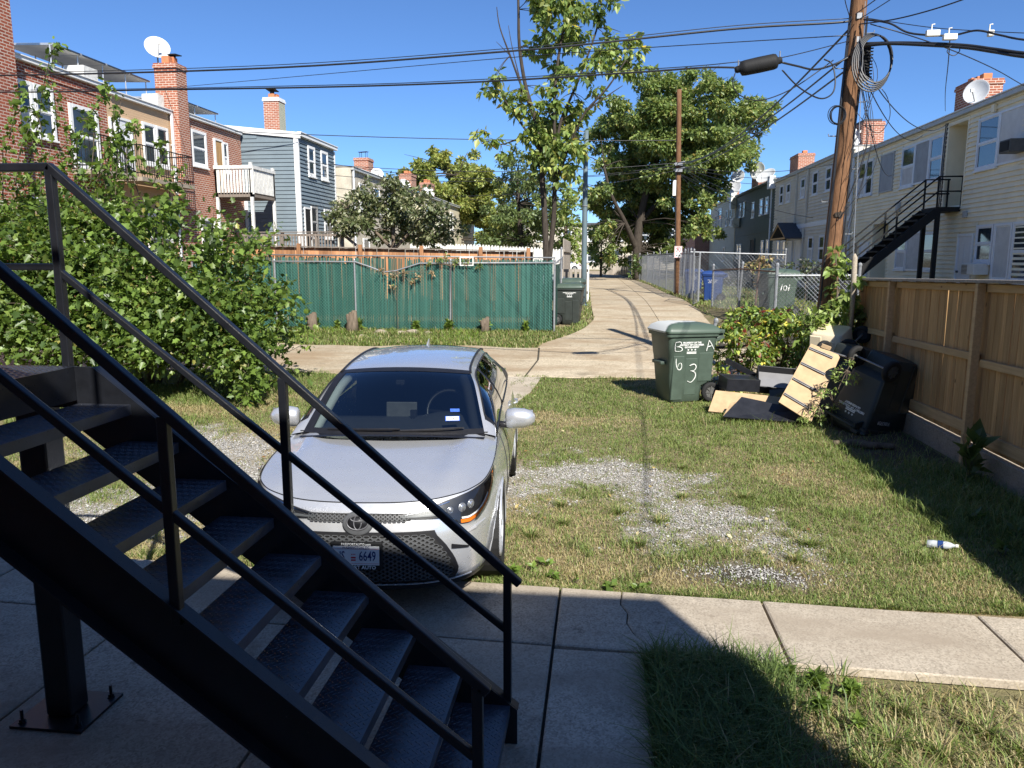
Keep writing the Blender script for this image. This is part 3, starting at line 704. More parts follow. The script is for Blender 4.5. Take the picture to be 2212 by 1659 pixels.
def door(parent, face, plane, a0, a1, z0, z1, mat=None, tm=None):
    mb = MB(); mb.fbox(face, plane, a0, a1, 0, 0.045, z0, z1); o = mb.build('door', mat or M['doorwhite'], parent)
    m = MB(); w = (a1 - a0)
    for q0, q1 in ((0.12, 0.42), (0.52, 0.9)):
        for b0, b1 in ((0.14, 0.44), (0.56, 0.86)):
            m.fbox(face, plane, a0 + w*b0, a0 + w*b1, 0.045, 0.053, z0 + (z1-z0)*q0, z0 + (z1-z0)*q1)
    m.build('door_panel', mat or M['doorwhite'], o, bev=0.004)
    m = MB(); t_ = 0.07
    m.fbox(face, plane, a0 - t_, a0, 0, 0.07, z0, z1 + t_); m.fbox(face, plane, a1, a1 + t_, 0, 0.07, z0, z1 + t_); m.fbox(face, plane, a0, a1, 0, 0.07, z1, z1 + t_)
    m.build('door_frame', tm or M['vinylwhite'], o)
    m = MB(); m.fbox(face, plane, a1 - 0.12, a1 - 0.06, 0.045, 0.10, z0 + 0.98, z0 + 1.04); m.build('handle', M['steel'], o)
    return o
def eave(parent, face, plane, a0, a1, z, mat=None, d=0.14, h=0.13):
    mb = MB(); mb.fbox(face, plane, a0, a1, 0.0, d, z - h, z)
    o = mb.build('gutter', mat or M['gutter'], parent, bev=0.012)
    m = MB(); m.fbox(face, plane, a0, a1, 0.0, d + 0.03, z + 0.002, z + 0.03); m.build('drip_edge', M['whitepaint'], o)
    return o
def downspout(parent, face, plane, a, z0, z1, mat=None):
    mb = MB(); mb.fbox(face, plane, a - 0.045, a + 0.045, 0.06, 0.13, z0, z1)
    for k in range(3):
        zz = z0 + (z1 - z0) * (k + 0.5) / 3; mb.fbox(face, plane, a - 0.06, a + 0.06, 0.02, 0.135, zz, zz + 0.03)
    return mb.build('downspout', mat or M['vinylwhite'], parent, bev=0.008)
def chimney(parent, x0, x1, y0, y1, z0, z1, mat, flues=2, cap=False, capmat=None):
    mb = MB(); mb.box(x0, x1, y0, y1, z0, z1 - 0.16)
    o = mb.build('chimney', mat, parent)
    m = MB(); m.box(x0 - 0.035, x1 + 0.035, y0 - 0.035, y1 + 0.035, z1 - 0.16, z1 - 0.075); m.box(x0 - 0.015, x1 + 0.015, y0 - 0.015, y1 + 0.015, z1 - 0.075, z1)
    m.build('chimney_corbel', mat if capmat is None else capmat, o)
    for k in range(flues):
        yy = y0 + (y1 - y0) * (k + 0.5) / flues; xx = (x0 + x1) / 2; h = random.uniform(0.16, 0.28); s_ = min(0.13, (y1 - y0) / flues * 0.38)
        m = MB(); m.box(xx - s_, xx + s_, yy - s_, yy + s_, z1, z1 + h); m.build('flue', M['terracotta'], o, bev=0.015)
    if cap:
        m = MB(); xx = (x0 + x1) / 2; yy = (y0 + y1) / 2
        for a in (-1, 1):
            for b in (-1, 1): m.box(xx + a*0.17 - 0.01, xx + a*0.17 + 0.01, yy + b*0.17 - 0.01, yy + b*0.17 + 0.01, z1 + 0.02, z1 + 0.36)
        m.obox((xx, yy, z1 + 0.37), (0.5, 0.5, 0.025), Euler((R(4), R(-3), 0))); m.build('chimney_cap', M['black'], o)
    return o

# ---------------------------------------------- right row: cream, grey, dark green, pale
X0 = 10.4
def row_house(name, label, y0, y1, ze, wallmat, holes=(), depth=8.5, plane=X0, face='-X', zb=0.7):
    sg = 1 if face == '-X' else -1
    t_ = thing(name, label, 'house', (plane, (y0 + y1) / 2, zb))
    mb = MB(); shell(mb, face, plane, y0, y1, zb - 0.3, ze - 0.02, 1.1, holes)
    mb.box(min(plane + sg*1.1, plane + sg*depth), max(plane + sg*1.1, plane + sg*depth), y0, y1, zb - 0.3, ze - 0.02)
    mb.build('wall', wallmat, t_)
    mb = MB(); a, b = plane - sg*0.10, plane + sg*(depth + 0.1)
    lo, hi = min(a, b), max(a, b)
    za, zc = (ze, ze + 0.32) if sg > 0 else (ze + 0.32, ze)
    mb.add([(lo,y0-0.02,za-0.015),(hi,y0-0.02,zc-0.015),(hi,y1+0.02,zc-0.015),(lo,y1+0.02,za-0.015),(lo,y0-0.02,za+0.035),(hi,y0-0.02,zc+0.035),(hi,y1+0.02,zc+0.035),(lo,y1+0.02,za+0.035)],
           [(0,3,2,1),(4,5,6,7),(0,1,5,4),(1,2,6,5),(2,3,7,6),(3,0,4,7)])
    mb.build('roof', M['roofgrey'], t_)
    return t_
holes = [(24.32, 25.55, 3.86, 6.30), (30.0, 31.62, 0.8, 3.66)]
cream = row_house('siding_house', 'cream sided row house with outside metal stair and boarded windows beyond the board fence', 16.0, 34.52, 6.58, M['cream'], holes)
wins_up = [(21.35, 23.65), (25.86, 29.2), (29.93, 31.30), (32.1, 33.88)]
hz = [(q0 - 0.02, q1 + 0.02, 4.68, 6.2) for q0, q1 in wins_up] + [(21.15, 23.2, 1.9, 3.3), (23.3, 24.3, 0.9, 3.05), (25.9, 29.15, 1.9, 3.27), (32.0, 33.0, 0.9, 2.98)] + holes
siding(cream, '-X', X0, 16.0, 34.5, 1.25, 6.42, 0.132, M['cream'], hz)
eave(cream, '-X', X0, 16.0, 34.52, 6.58)
window(cream, '-X', X0, 22.46, 23.65, 4.76, 6.16); panel(cream, '-X', X0, 19.6, 22.40, 4.82, 6.10, M['paleboard'], 'window_board')
window(cream, '-X', X0, 28.06, 29.2, 4.76, 6.14); panel(cream, '-X', X0, 26.93, 28.0, 4.83, 6.08, M['screen'], 'window_board'); window(cream, '-X', X0, 25.86, 26.86, 4.76, 6.14)
panel(cream, '-X', X0, 30.0, 31.25, 4.8, 6.1, M['screen'], 'window_board', 0.045, M['gutter'])
window(cream, '-X', X0, 32.98, 33.86, 4.8, 6.17); window(cream, '-X', X0, 32.12, 32.96, 4.8, 6.17)
window(cream, '-X', X0, 22.25, 23.2, 2.22, 3.25); window(cream, '-X', X0, 21.28, 22.2, 1.75, 3.25, split=False, glass=M['curtain']); window(cream, '-X', X0, 20.2, 21.24, 1.75, 3.25)
door(cream, '-X', X0, 23.38, 24.22, 0.95, 2.97); door(cream, '-X', X0, 32.08, 32.95, 0.95, 2.9)
window(cream, '-X', X0, 28.2, 29.12, 1.95, 3.22); panel(cream, '-X', X0, 26.95, 28.1, 1.98, 3.16, M['curtain'], 'window_board'); window(cream, '-X', X0, 25.92, 26.85, 1.95, 3.18)
for a0, a1, z0, z1 in holes:          # lining boards of the recesses
    m = MB(); m.fbox('-X', X0, a0 - 0.06, a0 - 0.001, 0.0, 0.045, z0, z1 + 0.06); m.fbox('-X', X0, a1 + 0.001, a1 + 0.06, 0.0, 0.045, z0, z1 + 0.06); m.fbox('-X', X0, a0, a1, 0.0, 0.045, z1 + 0.001, z1 + 0.06)
    m.build('recess_trim', M['cream'], cream)
    m = MB(); m.fbox('-X', X0 + 1.1, a0 + 0.15, a1 - 0.15, 0.0, 0.05, z0 + 0.02, z0 + 2.05); m.build('door', M['doorwhite'], cream)
downspout(cream, '-X', X0, 34.4, 0.9, 6.45)
m = MB(); m.fbox('-X', X0, 29.0, 29.22, 0.03, 0.14, 3.95, 4.28); m.build('meter_box', M['gutter'], cream, bev=0.01)
m = MB(); m.fbox('-X', X0, 23.85, 24.0, 0.03, 0.12, 3.5, 3.68); m.build('light_box', M['gutter'], cream, bev=0.01)
m = MB(); m.fbox('-X', X0, 22.75, 22.9, 0.03, 0.1, 6.2, 6.4); m.build('gutter_bracket', M['cream'], cream)
chimney(cream, 11.1, 11.95, 25.95, 27.15, 6.5, 7.72, M['brick2'], 3)
m = MB(); pts = [(X0 - 0.03, 25.72, 6.4), (X0 - 0.05, 25.74, 5.2), (X0 - 0.04, 25.70, 4.2), (X0 - 0.05, 25.76, 3.2)]
m.tube(pts, 0.018, 6); m.tube([(p[0] - 0.02, p[1] + 0.07, p[2]) for p in pts], 0.014, 6); m.build('service_cable', M['cable'], cream)

grey = row_house('siding_house', 'grey-tan sided row house with small gabled hood over twin doors', 34.58, 49.55, 6.95, M['greysiding'])
gw = [(47.3, 48.2, 5.47, 6.55), (45.6, 46.5, 5.45, 6.52), (42.4, 43.3, 5.45, 6.48), (40.0, 40.95, 5.42, 6.55), (37.75, 38.65, 5.42, 6.52), (34.75, 35.7, 4.75, 6.15),
      (47.55, 48.4, 2.2, 3.38), (46.05, 46.9, 2.2, 3.38), (40.2, 41.1, 2.2, 3.42), (38.2, 39.1, 2.2, 3.42)]
siding(grey, '-X', X0, 34.6, 49.5, 1.25, 6.8, 0.165, M['greysiding'], [(a - .02, b + .02, c - .06, d) for a, b, c, d in gw] + [(34.6, 49.5, 3.88, 4.13), (42.4, 45.6, 0.9, 3.3)])
eave(grey, '-X', X0, 34.58, 49.55, 6.95)
for w_ in gw: window(grey, '-X', X0, *w_)
m = MB(); m.fbox('-X', X0, 34.6, 49.5, 0, 0.05, 3.90, 4.12); m.build('band_board', M['vinylwhite'], grey)
door(grey, '-X', X0, 44.45, 45.45, 1.05, 3.22); door(grey, '-X', X0, 42.5, 43.75, 1.05, 3.22)
hood = MB(); ya, yb, ym = 42.1, 46.0, 44.05
hood.add([(X0, ya, 3.42), (X0 - 0.95, ya, 3.42), (X0 - 0.95, ym, 4.25), (X0, ym, 4.25), (X0, yb, 3.42), (X0 - 0.95, yb, 3.42),
          (X0, ya, 3.34), (X0 - 0.95, ya, 3.34), (X0 - 0.95, ym, 4.16), (X0, ym, 4.16), (X0, yb, 3.34), (X0 - 0.95, yb, 3.34)],
         [(0,1,2,3),(3,2,5,4),(6,9,8,7),(9,10,11,8),(1,7,8,2),(2,8,11,5),(0,6,7,1),(4,5,11,10)])
ho = hood.build('door_hood', M['shingle'], grey)
m = MB(); m.bar((X0 - 0.92, ya + 0.1, 3.38), (X0 - 0.92, ym, 4.14), 0.05, 0.09); m.bar((X0 - 0.92, yb - 0.1, 3.38), (X0 - 0.92, ym, 4.14), 0.05, 0.09); m.bar((X0 - 0.92, ya + 0.1, 3.38), (X0 - 0.92, yb - 0.1, 3.38), 0.05, 0.09)
m.build('gable_frame', M['fencerail'], ho)
for a in (41.7, 44.0): downspout(grey, '-X', X0, a, 4.1, 6.85, M['greysiding'])
downspout(grey, '-X', X0, 42.0, 0.9, 3.9, M['greysiding'])
chimney(grey, 11.1, 11.95, 36.0, 37.9, 6.9, 8.15, M['brick2'], 0, False)
m = MB(); m.box(11.15, 11.9, 36.2, 37.7, 8.15, 8.28); m.build('chimney_flue_block', M['shingle'], grey)
chimney(grey, 11.1, 12.0, 47.3, 49.3, 6.9, 8.3, M['brick2'], 2)

dk = row_house('painted_house', 'dark green painted row house with white downspout at its corner', 49.7, 63.5, 7.12, M['darkgreenwall'])
eave(dk, '-X', X0, 49.7, 63.5, 7.12, M['darkgreenwall'])
for w_ in [(55.95, 56.7, 5.12, 6.2), (53.1, 54.05, 5.15, 6.22), (51.35, 52.25, 5.15, 6.2), (61.0, 61.8, 5.4, 6.45), (59.6, 60.3, 5.4, 6.45), (50.6, 51.4, 2.3, 3.5), (52.2, 53.0, 2.3, 3.5), (61.5, 62.3, 2.3, 3.4), (60.4, 61.2, 2.3, 3.4)]:
    window(dk, '-X', X0, *w_)
m = MB(); m.fbox('-X', X0, 50.0, 63.2, 0, 0.03, 4.0, 4.14); m.build('band_course', M['darkgreenwall'], dk)
door(dk, '-X', X0, 55.2, 56.6, 1.0, 3.6, M['black'], M['darkgreenwall'])
downspout(dk, '-X', X0 - 0.02, 50.15, 0.9, 7.0, M['vinylwhite'])
m = MB(); m.fbox('-X', X0, 49.72, 50.4, 0.0, 0.35, 6.55, 7.3); m.build('fascia_box', M['vinylwhite'], dk)
chimney(dk, 11.1, 12.0, 58.8, 61.4, 7.0, 8.5, M['brick2'], 0)
pale = row_house('siding_house', 'pale tan row house half hidden behind the large maple tree', 63.6, 78.0, 7.25, M['palewall'])
eave(pale, '-X', X0, 63.6, 78.0, 7.25)
siding(pale, '-X', X0, 63.7, 77.9, 1.5, 7.05, 0.2, M['palewall'], [])
for w_ in [(70.6, 72.6, 4.8, 6.7), (67.2, 68.2, 5.0, 6.3), (65.2, 66.2, 5.0, 6.3), (68.0, 69.0, 2.1, 3.3), (73.5, 74.5, 5.0, 6.2)]: window(pale, '-X', X0, *w_, out=0.09)
chimney(pale, 11.1, 12.0, 72.0, 75.5, 7.1, 8.7, M['brick2'], 0)
m = MB(); m.fbox('-X', X0, 63.62, 64.4, 0.0, 0.4, 6.2, 7.4); m.build('fascia_box', M['whitepaint'], pale)
red_far = row_house('brick_house', 'red brick house at the far end of the right row', 78.2, 92, 6.4, M['brick2'], (), 8.0, 9.0)
for a in (80, 83, 86, 89): window(red_far, '-X', 9.0, a, a + 0.9, 2.0, 3.4); window(red_far, '-X', 9.0, a, a + 0.9, 4.4, 5.8)
end_house = thing('brick_house', 'pale brick house facing down the alley from across the far street', 'house', (0, 108, 0.8))
m = MB(); m.box(-14, 12, 108, 117, 0.4, 6.8); m.build('wall', M['stucco'], end_house)
m = MB(); m.box(-14.3, 12.3, 107.7, 117.3, 6.8, 7.1); m.build('roof', M['shingle'], end_house)
for k in range(7):
    for z in (1.8, 4.6): window(end_house, '-Y', 108, -12.6 + k * 3.5, -11.2 + k * 3.5, z, z + 1.7, trim=0.12)

# outside steel stair on the cream house: runs straight out from the upper doorway
st = thing('steel_stair', 'black steel outside stair descending from the cream house upper doorway', 'stair', (8.2, 24.9, 0.7))
SLP = 0.87; nz_ = lambda x: 3.83 - SLP * (9.72 - x)
for yy in (24.38, 25.42):
    m = MB(); m.bar((9.74, yy, 3.70), (6.35, yy, 3.70 - SLP * 3.39), 0.05, 0.25); m.build('stringer', M['black'], st)
k = 0; x = 9.70
while nz_(x) > 0.95:
    m = MB(); m.box(x - 0.27, x, 24.41, 25.39, nz_(x) - 0.20, nz_(x) - 0.15); m.build('tread', M['black'], st); x -= 0.21
m = MB(); m.box(9.70, 10.52, 24.36, 25.44, 3.70, 3.83); m.build('landing', M['black'], st)
for yy in (24.42, 25.38):
    m = MB(); m.box(9.72, 9.84, yy - 0.05, yy + 0.05, 0.7, 3.70); m.build('post', M['black'], st)
    for hh in (0.45, 0.87):
        m = MB(); m.tube([(10.45, yy, 3.83 + hh), (9.75, yy, 3.83 + hh), (6.4, yy, 3.83 + hh - SLP * 3.35)], 0.024, 6); m.build('handrail', M['black'], st)
    for xx in (10.40, 9.74, 8.65, 7.55, 6.45):
        zz = 3.83 if xx > 9.7 else nz_(xx); m = MB(); m.box(xx - 0.022, xx + 0.022, yy - 0.022, yy + 0.022, zz - 0.12, zz + 0.86); m.build('baluster', M['black'], st)
ac = thing('window_air_conditioner', 'white window air conditioner below the cream house window beside its door', 'air conditioner', (10.2, 22.7, 1.9))
m = MB(); m.box(9.98, 10.38, 22.32, 23.05, 1.9, 2.2); m.build('case', M['whitebox'], ac, bev=0.015)
m = MB()
for k in range(7): m.box(9.968, 9.979, 22.70, 23.02, 1.93 + k * 0.036, 1.95 + k * 0.036)
m.build('grille', M['hub'], ac)
ac2 = thing('window_air_conditioner', 'dark window air conditioner set in the pale boarded upper window', 'air conditioner', (10.2, 21.3, 4.95))
m = MB(); m.box(9.95, 10.36, 20.98, 21.5, 4.95, 5.27); m.build('case', M['hub'], ac2, bev=0.015)
m = MB(); m.box(9.935, 9.949, 21.02, 21.46, 4.99, 5.23); m.build('grille', M['black'], ac2)
ac3 = thing('window_air_conditioner', 'white window air conditioner on the dark green house', 'air conditioner', (10.2, 62.6, 5.0))
m = MB(); m.box(9.9, 10.38, 61.6, 63.0, 4.72, 5.35); m.build('case', M['whitebox'], ac3, bev=0.02)
m = MB(); m.box(9.885, 9.899, 61.75, 62.3, 4.8, 5.27); m.build('grille', M['hub'], ac3)

def sat_dish(label, loc, aim, r_=0.38, mast=0.4, arm=True):
    t_ = thing('satellite_dish', label, 'satellite dish', loc, group='satellite dishes on the roofs')
    a = Vector(aim).normalized(); q = a.to_track_quat('Z', 'Y').to_matrix().to_4x4(); c = Vector((0, 0, mast))
    Mt = Matrix.Translation(c) @ q
    prof = [(0.001, 0)] + [(r_ * k / 6, 0.22 * r_ * (k / 6) ** 2) for k in range(1, 7)] + [(r_ * 1.02, 0.22 * r_), (r_, 0.2 * r_ - 0.02)] + [(r_ * k / 6, 0.22 * r_ * (k / 6) ** 2 - 0.02) for k in range(5, 0, -1)] + [(0.001, -0.02)]
    m = MB(); m.lathe(prof, 24, Mt); m.build('reflector', M['dish'], t_, False, True)
    m = MB(); m.tube([(0, 0, -0.05), (0, 0, mast * 0.7), c - a * 0.04], 0.025, 8); m.build('mast', M['galv'], t_, False)
    dn = Vector((0, 0, -1)); dn = (dn - a * dn.dot(a)).normalized()
    m = MB(); p0 = c + dn * r_ * 0.9; p1 = c + a * r_ * 1.05 + dn * r_ * 0.25; m.tube([p0, p1], 0.014, 6)
    ao = m.build('feed_arm', M['galv'], t_, False)
    m = MB(); m.obox(p1, (0.07, 0.07, 0.09)); m.build('feed_horn', M['whitebox'], ao, False)
    return t_
sat_dish('round pale satellite dish on the cream house roof edge before its brick chimney', (10.55, 24.4, 6.6), (-0.75, -0.8, 0.28), 0.34, 0.42)
sat_dish('satellite dish with long feed arm before the grey house chimney', (10.6, 36.2, 6.97), (0.55, -0.9, 0.5), 0.5, 0.62)
sat_dish('tilted satellite dish on the dark green house roof near its corner box', (10.7, 54.0, 7.15), (-0.6, -0.5, 0.75), 0.65, 0.5)
sat_dish('satellite dish facing the alley on the dark green house chimney', (11.0, 58.5, 7.9), (-0.7, -0.7, 0.2), 0.6, 0.6)
sat_dish('upper satellite dish at the pale tan house corner', (10.6, 64.5, 8.3), (-0.5, -0.8, 0.3), 0.55, 0.4)
sat_dish('lower satellite dish at the pale tan house corner', (10.4, 65.5, 7.3), (-0.6, -0.7, 0.55), 0.75, 0.5)

# ---------------------------------------------- left row: brick, tan, brick, blue, stucco
XL = -14.5
def left_house(name, label, y0, y1, ze, mat, plane=XL, depth=8.0): return row_house(name, label, y0, y1, ze, mat, (), depth, plane, '+X', 0.9)
b1 = left_house('brick_house', 'red brick row house with tall end chimney behind the leafy bush', 9.0, 22.0, 7.3, M['brick'])
eave(b1, '+X', XL, 9.0, 22.0, 7.3, M['whitepaint'], 0.12, 0.10)
m = MB(); m.box(XL - 0.3, -14.1, 16.7, 18.0, 0.7, 10.6); m.build('chimney', M['brick'], b1)
window(b1, '+X', XL, 18.15, 18.95, 5.42, 6.75, M['whitepaint'], trim=0.10, lower=M['curtain']); window(b1, '+X', XL, 18.98, 19.7, 5.42, 6.75, M['whitepaint'], trim=0.10)
window(b1, '+X', XL, 20.3, 21.5, 4.85, 6.52, M['whitepaint'], trim=0.11); window(b1, '+X', XL, 18.3, 19.4, 2.4, 3.9, M['whitepaint'], trim=0.11)
window(b1, '+X', XL, 20.4, 21.4, 2.0, 3.9, M['whitepaint'], trim=0.11)
m = MB(); m.fbox('+X', XL, 18.1, 21.9, 0, 0.03, 6.95, 7.05); m.build('brick_course', M['brick'], b1)
m = MB(); m.box(-15.3, XL - 0.2, 21.4, 22.02, 7.3, 7.75); m.build('parapet_box', M['oldwhite'], b1)
b2 = left_house('brick_house', 'tan painted brick row house with iron balconies', 22.0, 25.45, 7.2, M['tanbrick'])
eave(b2, '+X', XL, 22.05, 25.4, 7.2, M['whitepaint'], 0.12, 0.10)
door(b2, '+X', XL, 22.4, 23.05, 4.78, 6.45, M['doorwhite'], M['whitepaint']); window(b2, '+X', XL, 21.98 + 0.06, 22.32, 5.35, 6.45, M['whitepaint'])
window(b2, '+X', XL, 23.7, 24.42, 5.3, 6.6, M['whitepaint'], trim=0.09); window(b2, '+X', XL, 24.45, 25.15, 5.3, 6.6, M['whitepaint'], trim=0.09)
window(b2, '+X', XL, 23.6, 25.0, 2.2, 3.8, M['whitepaint'], trim=0.1)
downspout(b2, '+X', XL, 25.36, 1.0, 7.1)
m = MB(); m.box(-15.2, XL - 0.15, 25.0, 25.38, 7.2, 7.7); m.build('parapet_box', M['oldwhite'], b2)
b3 = left_house('brick_house', 'red brick row house with white wooden balcony beside the blue house', 25.5, 30.55, 7.3, M['brick2'])
eave(b3, '+X', XL, 25.5, 30.5, 7.3, M['whitepaint'], 0.12, 0.10)
window(b3, '+X', XL, 26.65, 27.7, 5.6, 6.85, M['whitepaint'], trim=0.1)
door(b3, '+X', XL, 28.35, 28.85, 4.8, 6.7, M['fencewood'], M['whitepaint']); window(b3, '+X', XL, 28.95, 29.35, 5.6, 6.72, M['whitepaint'])
window(b3, '+X', XL, 27.0, 28.0, 2.4, 3.8, M['whitepaint'], trim=0.1)
chimney(b3, -14.95, -14.18, 25.42, 26.08, 4.0, 8.75, M['brick2'], 2)
m = MB(); m.obox((-14.55, 25.95, 9.12), (0.42, 0.42, 0.03), Euler((R(5), 0, 0))); m.tube([(-14.55, 25.95, 8.75), (-14.55, 25.95, 9.1)], 0.1, 8); m.build('chimney_cap', M['black'], b3)
sat_dish('large pale satellite dish on a bent mast beside the left brick chimney', (-14.95, 25.7, 8.5), (0.62, -0.75, 0.45), 0.40, 0.78)
def solar_array(y0, y1, xa, za, zb, label):
    t_ = thing('solar_array', label, 'solar panel', (xa, (y0 + y1) / 2, 7.4))
    n = max(2, int((y1 - y0) / 1.1)); w = (y1 - y0) / n
    for k in range(n):
        c = Vector((xa - 0.75, y0 + (k + 0.5) * w, (za + zb) / 2)); ang = math.atan2(zb - za, 1.5)
        m = MB(); m.obox(c, (1.55, w - 0.03, 0.04), Euler((0, ang, 0))); p = m.build('solar_panel', M['solar'], t_)
        m = MB(); m.obox(c + Vector((0, 0, -0.024)), (1.5, w - 0.09, 0.006), Euler((0, ang, 0))); m.build('back_sheet', M['paleboard'], p)
        for sgn in (-1, 1):
            m = MB(); m.obox(c + Vector((0, sgn * (w/2 - 0.022), 0.0)), (1.56, 0.03, 0.056), Euler((0, ang, 0))); m.build('frame', M['alu'], p)
    for k in range(n + 1):
        for xs_, z0_, z1_ in ((xa - 0.1, 7.3, za), (xa - 1.4, 7.4, zb)):
            m = MB(); m.tube([(xs_, y0 + k * w * 0.98 + 0.02, z0_), (xs_, y0 + k * w * 0.98 + 0.02, z1_)], 0.02, 6); m.build('support', M['alu'], t_)
solar_array(20.6, 25.2, -15.0, 8.12, 8.16, 'tilted solar panels on the tan brick house roof')
solar_array(26.6, 29.8, -15.0, 7.9, 7.94, 'dark solar panels on the red brick house roof beside the blue house')
# balconies
def iron_balcony(label, y0, y1):
    t_ = thing('iron_balcony', label, 'balcony', (-14.0, (y0 + y1) / 2, 4.6))
    m = MB(); m.box(XL + 0.07, -13.6, y0, y1, 4.62, 4.74); m.build('floor_slab', M['conc_wall'], t_)
    for z in (4.86, 5.66):
        m = MB(); m.tube([(XL + 0.03, y0 + .03, z), (-13.63, y0 + .03, z), (-13.63, y1 - .03, z), (XL + 0.03, y1 - .03, z)], 0.02, 6); m.build('rail', M['black'], t_)
    pts = [(-14.4 + 0.13 * k, y0 + .03) for k in range(6)] + [(-13.63, y0 + .05 + 0.13 * k) for k in range(int((y1 - y0) / 0.13))]
    for px, py in pts:
        m = MB(); m.box(px - .008, px + .008, py - .008, py + .008, 4.74, 5.66); m.build('baluster', M['black'], t_)
iron_balcony('black iron balcony below the tall window of the red brick house', 20.15, 21.85)
iron_balcony('black iron balcony outside the white door of the tan brick house', 22.1, 25.1)
wb = thing('wooden_balcony', 'weathered white wooden balcony on the red brick house', 'balcony', (-13.7, 29.1, 4.6))
m = MB(); m.box(XL + 0.08, -12.95, 28.05, 30.1, 4.6, 4.76); m.build('floor_deck', M['deckwood'], wb)
for a in range(13):
    m = MB(); xx = XL + 0.1 + a * 0.12; m.box(xx, xx + 0.075, 28.05, 28.075, 4.70, 5.66); m.build('slat', M['oldwhite'], wb)
for a in range(17):
    m = MB(); yy = 28.08 + a * 0.12; m.box(-12.975, -12.95, yy, yy + 0.085, 4.70, 5.66); m.build('slat', M['oldwhite'], wb)
m = MB(); m.box(XL + 0.08, -12.92, 28.01, 28.05, 5.62, 5.74); m.box(-12.95, -12.91, 28.05, 30.1, 5.62, 5.74); m.build('rail', M['oldwhite'], wb)
for px, py in ((XL + .15, 28.1), (-13.0, 28.1), (-13.0, 30.05)):
    m = MB(); m.box(px - .05, px + .05, py - .05, py + .05, 0.8, 5.85); m.build('post', M['oldwhite'], wb)

bl = thing('siding_house', 'slate blue sided house with white corner boards at the end of the brick row', 'house', (-17, 33, 0.9))
zt = lambda x: 7.28 + (-12.2 - x) * 0.105
m = MB(); xa, xb, ya, yb = -21.0, -12.2, 30.7, 35.0
m.add([(xa,ya,0.6),(xb,ya,0.6),(xb,yb,0.6),(xa,yb,0.6),(xa,ya,zt(xa)),(xb,ya,zt(xb)),(xb,yb,zt(xb)),(xa,yb,zt(xa))], [(0,3,2,1),(4,5,6,7),(0,1,5,4),(1,2,6,5),(2,3,7,6),(3,0,4,7)]); m.build('wall', M['bluesiding'], bl)
siding(bl, '-Y', 30.7, -15.6, -12.33, 1.6, 7.55, 0.157, M['bluesiding'], (), 0.034, ztop=lambda x: zt(x) - 0.2)
hb = [(31.7, 32.5, 5.72, 6.95), (33.2, 34.05, 5.72, 6.95), (31.05, 31.75, 2.6, 4.4), (31.8, 32.5, 2.6, 4.52), (33.35, 34.4, 2.6, 4.5)]
siding(bl, '+X', -12.2, 30.78, 34.9, 1.6, 7.1, 0.157, M['bluesiding'], [(a - .03, b + .03, c - .06, d + .02) for a, b, c, d in hb])
for w_ in hb[:2]: window(bl, '+X', -12.2, *w_, mat=M['whitepaint'], trim=0.11)
door(bl, '+X', -12.2, 31.1, 31.7, 2.2, 4.35, M['black'], M['whitepaint']); window(bl, '+X', -12.2, 31.82, 32.5, 3.2, 4.5, M['whitepaint']); window(bl, '+X', -12.2, 33.35, 34.4, 3.2, 4.48, M['whitepaint'])
m = MB()
for k in range(6): m.box(-12.13, -12.11, 31.82 + k * 0.13, 31.835 + k * 0.13, 3.15, 4.55)
m.build('window_bars', M['black'], bl)
for cb in ((-12.34, -12.201, 30.65, 30.7), (-12.2, -12.15, 30.65, 30.78), (-12.2, -12.15, 34.9, 35.03)):
    m = MB(); m.box(*cb, 0.8, 7.1); m.build('corner_board', M['whitepaint'], bl, bev=0.006)
m = MB(); m.box(-15.02, -14.85, 30.64, 30.7, 3.6, 7.4); m.box(-14.5, -14.38, 30.60, 30.7, 0.8, 5.0); m.build('edge_board', M['whitepaint'], bl)
m = MB(); m.add([(xa,30.62,zt(xa)-0.2),(-12.05,30.62,zt(-12.05)-0.2),(-12.05,30.69,zt(-12.05)-0.2),(xa,30.69,zt(xa)-0.2),(xa,30.62,zt(xa)+0.03),(-12.05,30.62,zt(-12.05)+0.03),(-12.05,30.69,zt(-12.05)+0.03),(xa,30.69,zt(xa)+0.03)], [(0,3,2,1),(4,5,6,7),(0,1,5,4),(1,2,6,5),(2,3,7,6),(3,0,4,7)]); m.build('rake_board', M['whitepaint'], bl)
eave(bl, '+X', -12.2, 30.7, 35.1, 7.3, M['whitepaint'], 0.16, 0.14)
chimney(bl, -14.9, -14.2, 33.8, 34.5, 7.3, 9.3, M['brick2'], 2, False, M['whitepaint'])
m = MB(); m.box(-14.197, -14.19, 33.82, 34.48, 7.45, 9.1); m.build('painted_face', M['greenbrick'], bl)
m = MB(); m.obox((-14.6, 34.1, 9.66), (0.46, 0.46, 0.03), Euler((R(-5), R(4), 0))); m.tube([(-14.6, 34.1, 9.3), (-14.6, 34.1, 9.65)], 0.1, 8); m.build('chimney_cap', M['black'], bl)

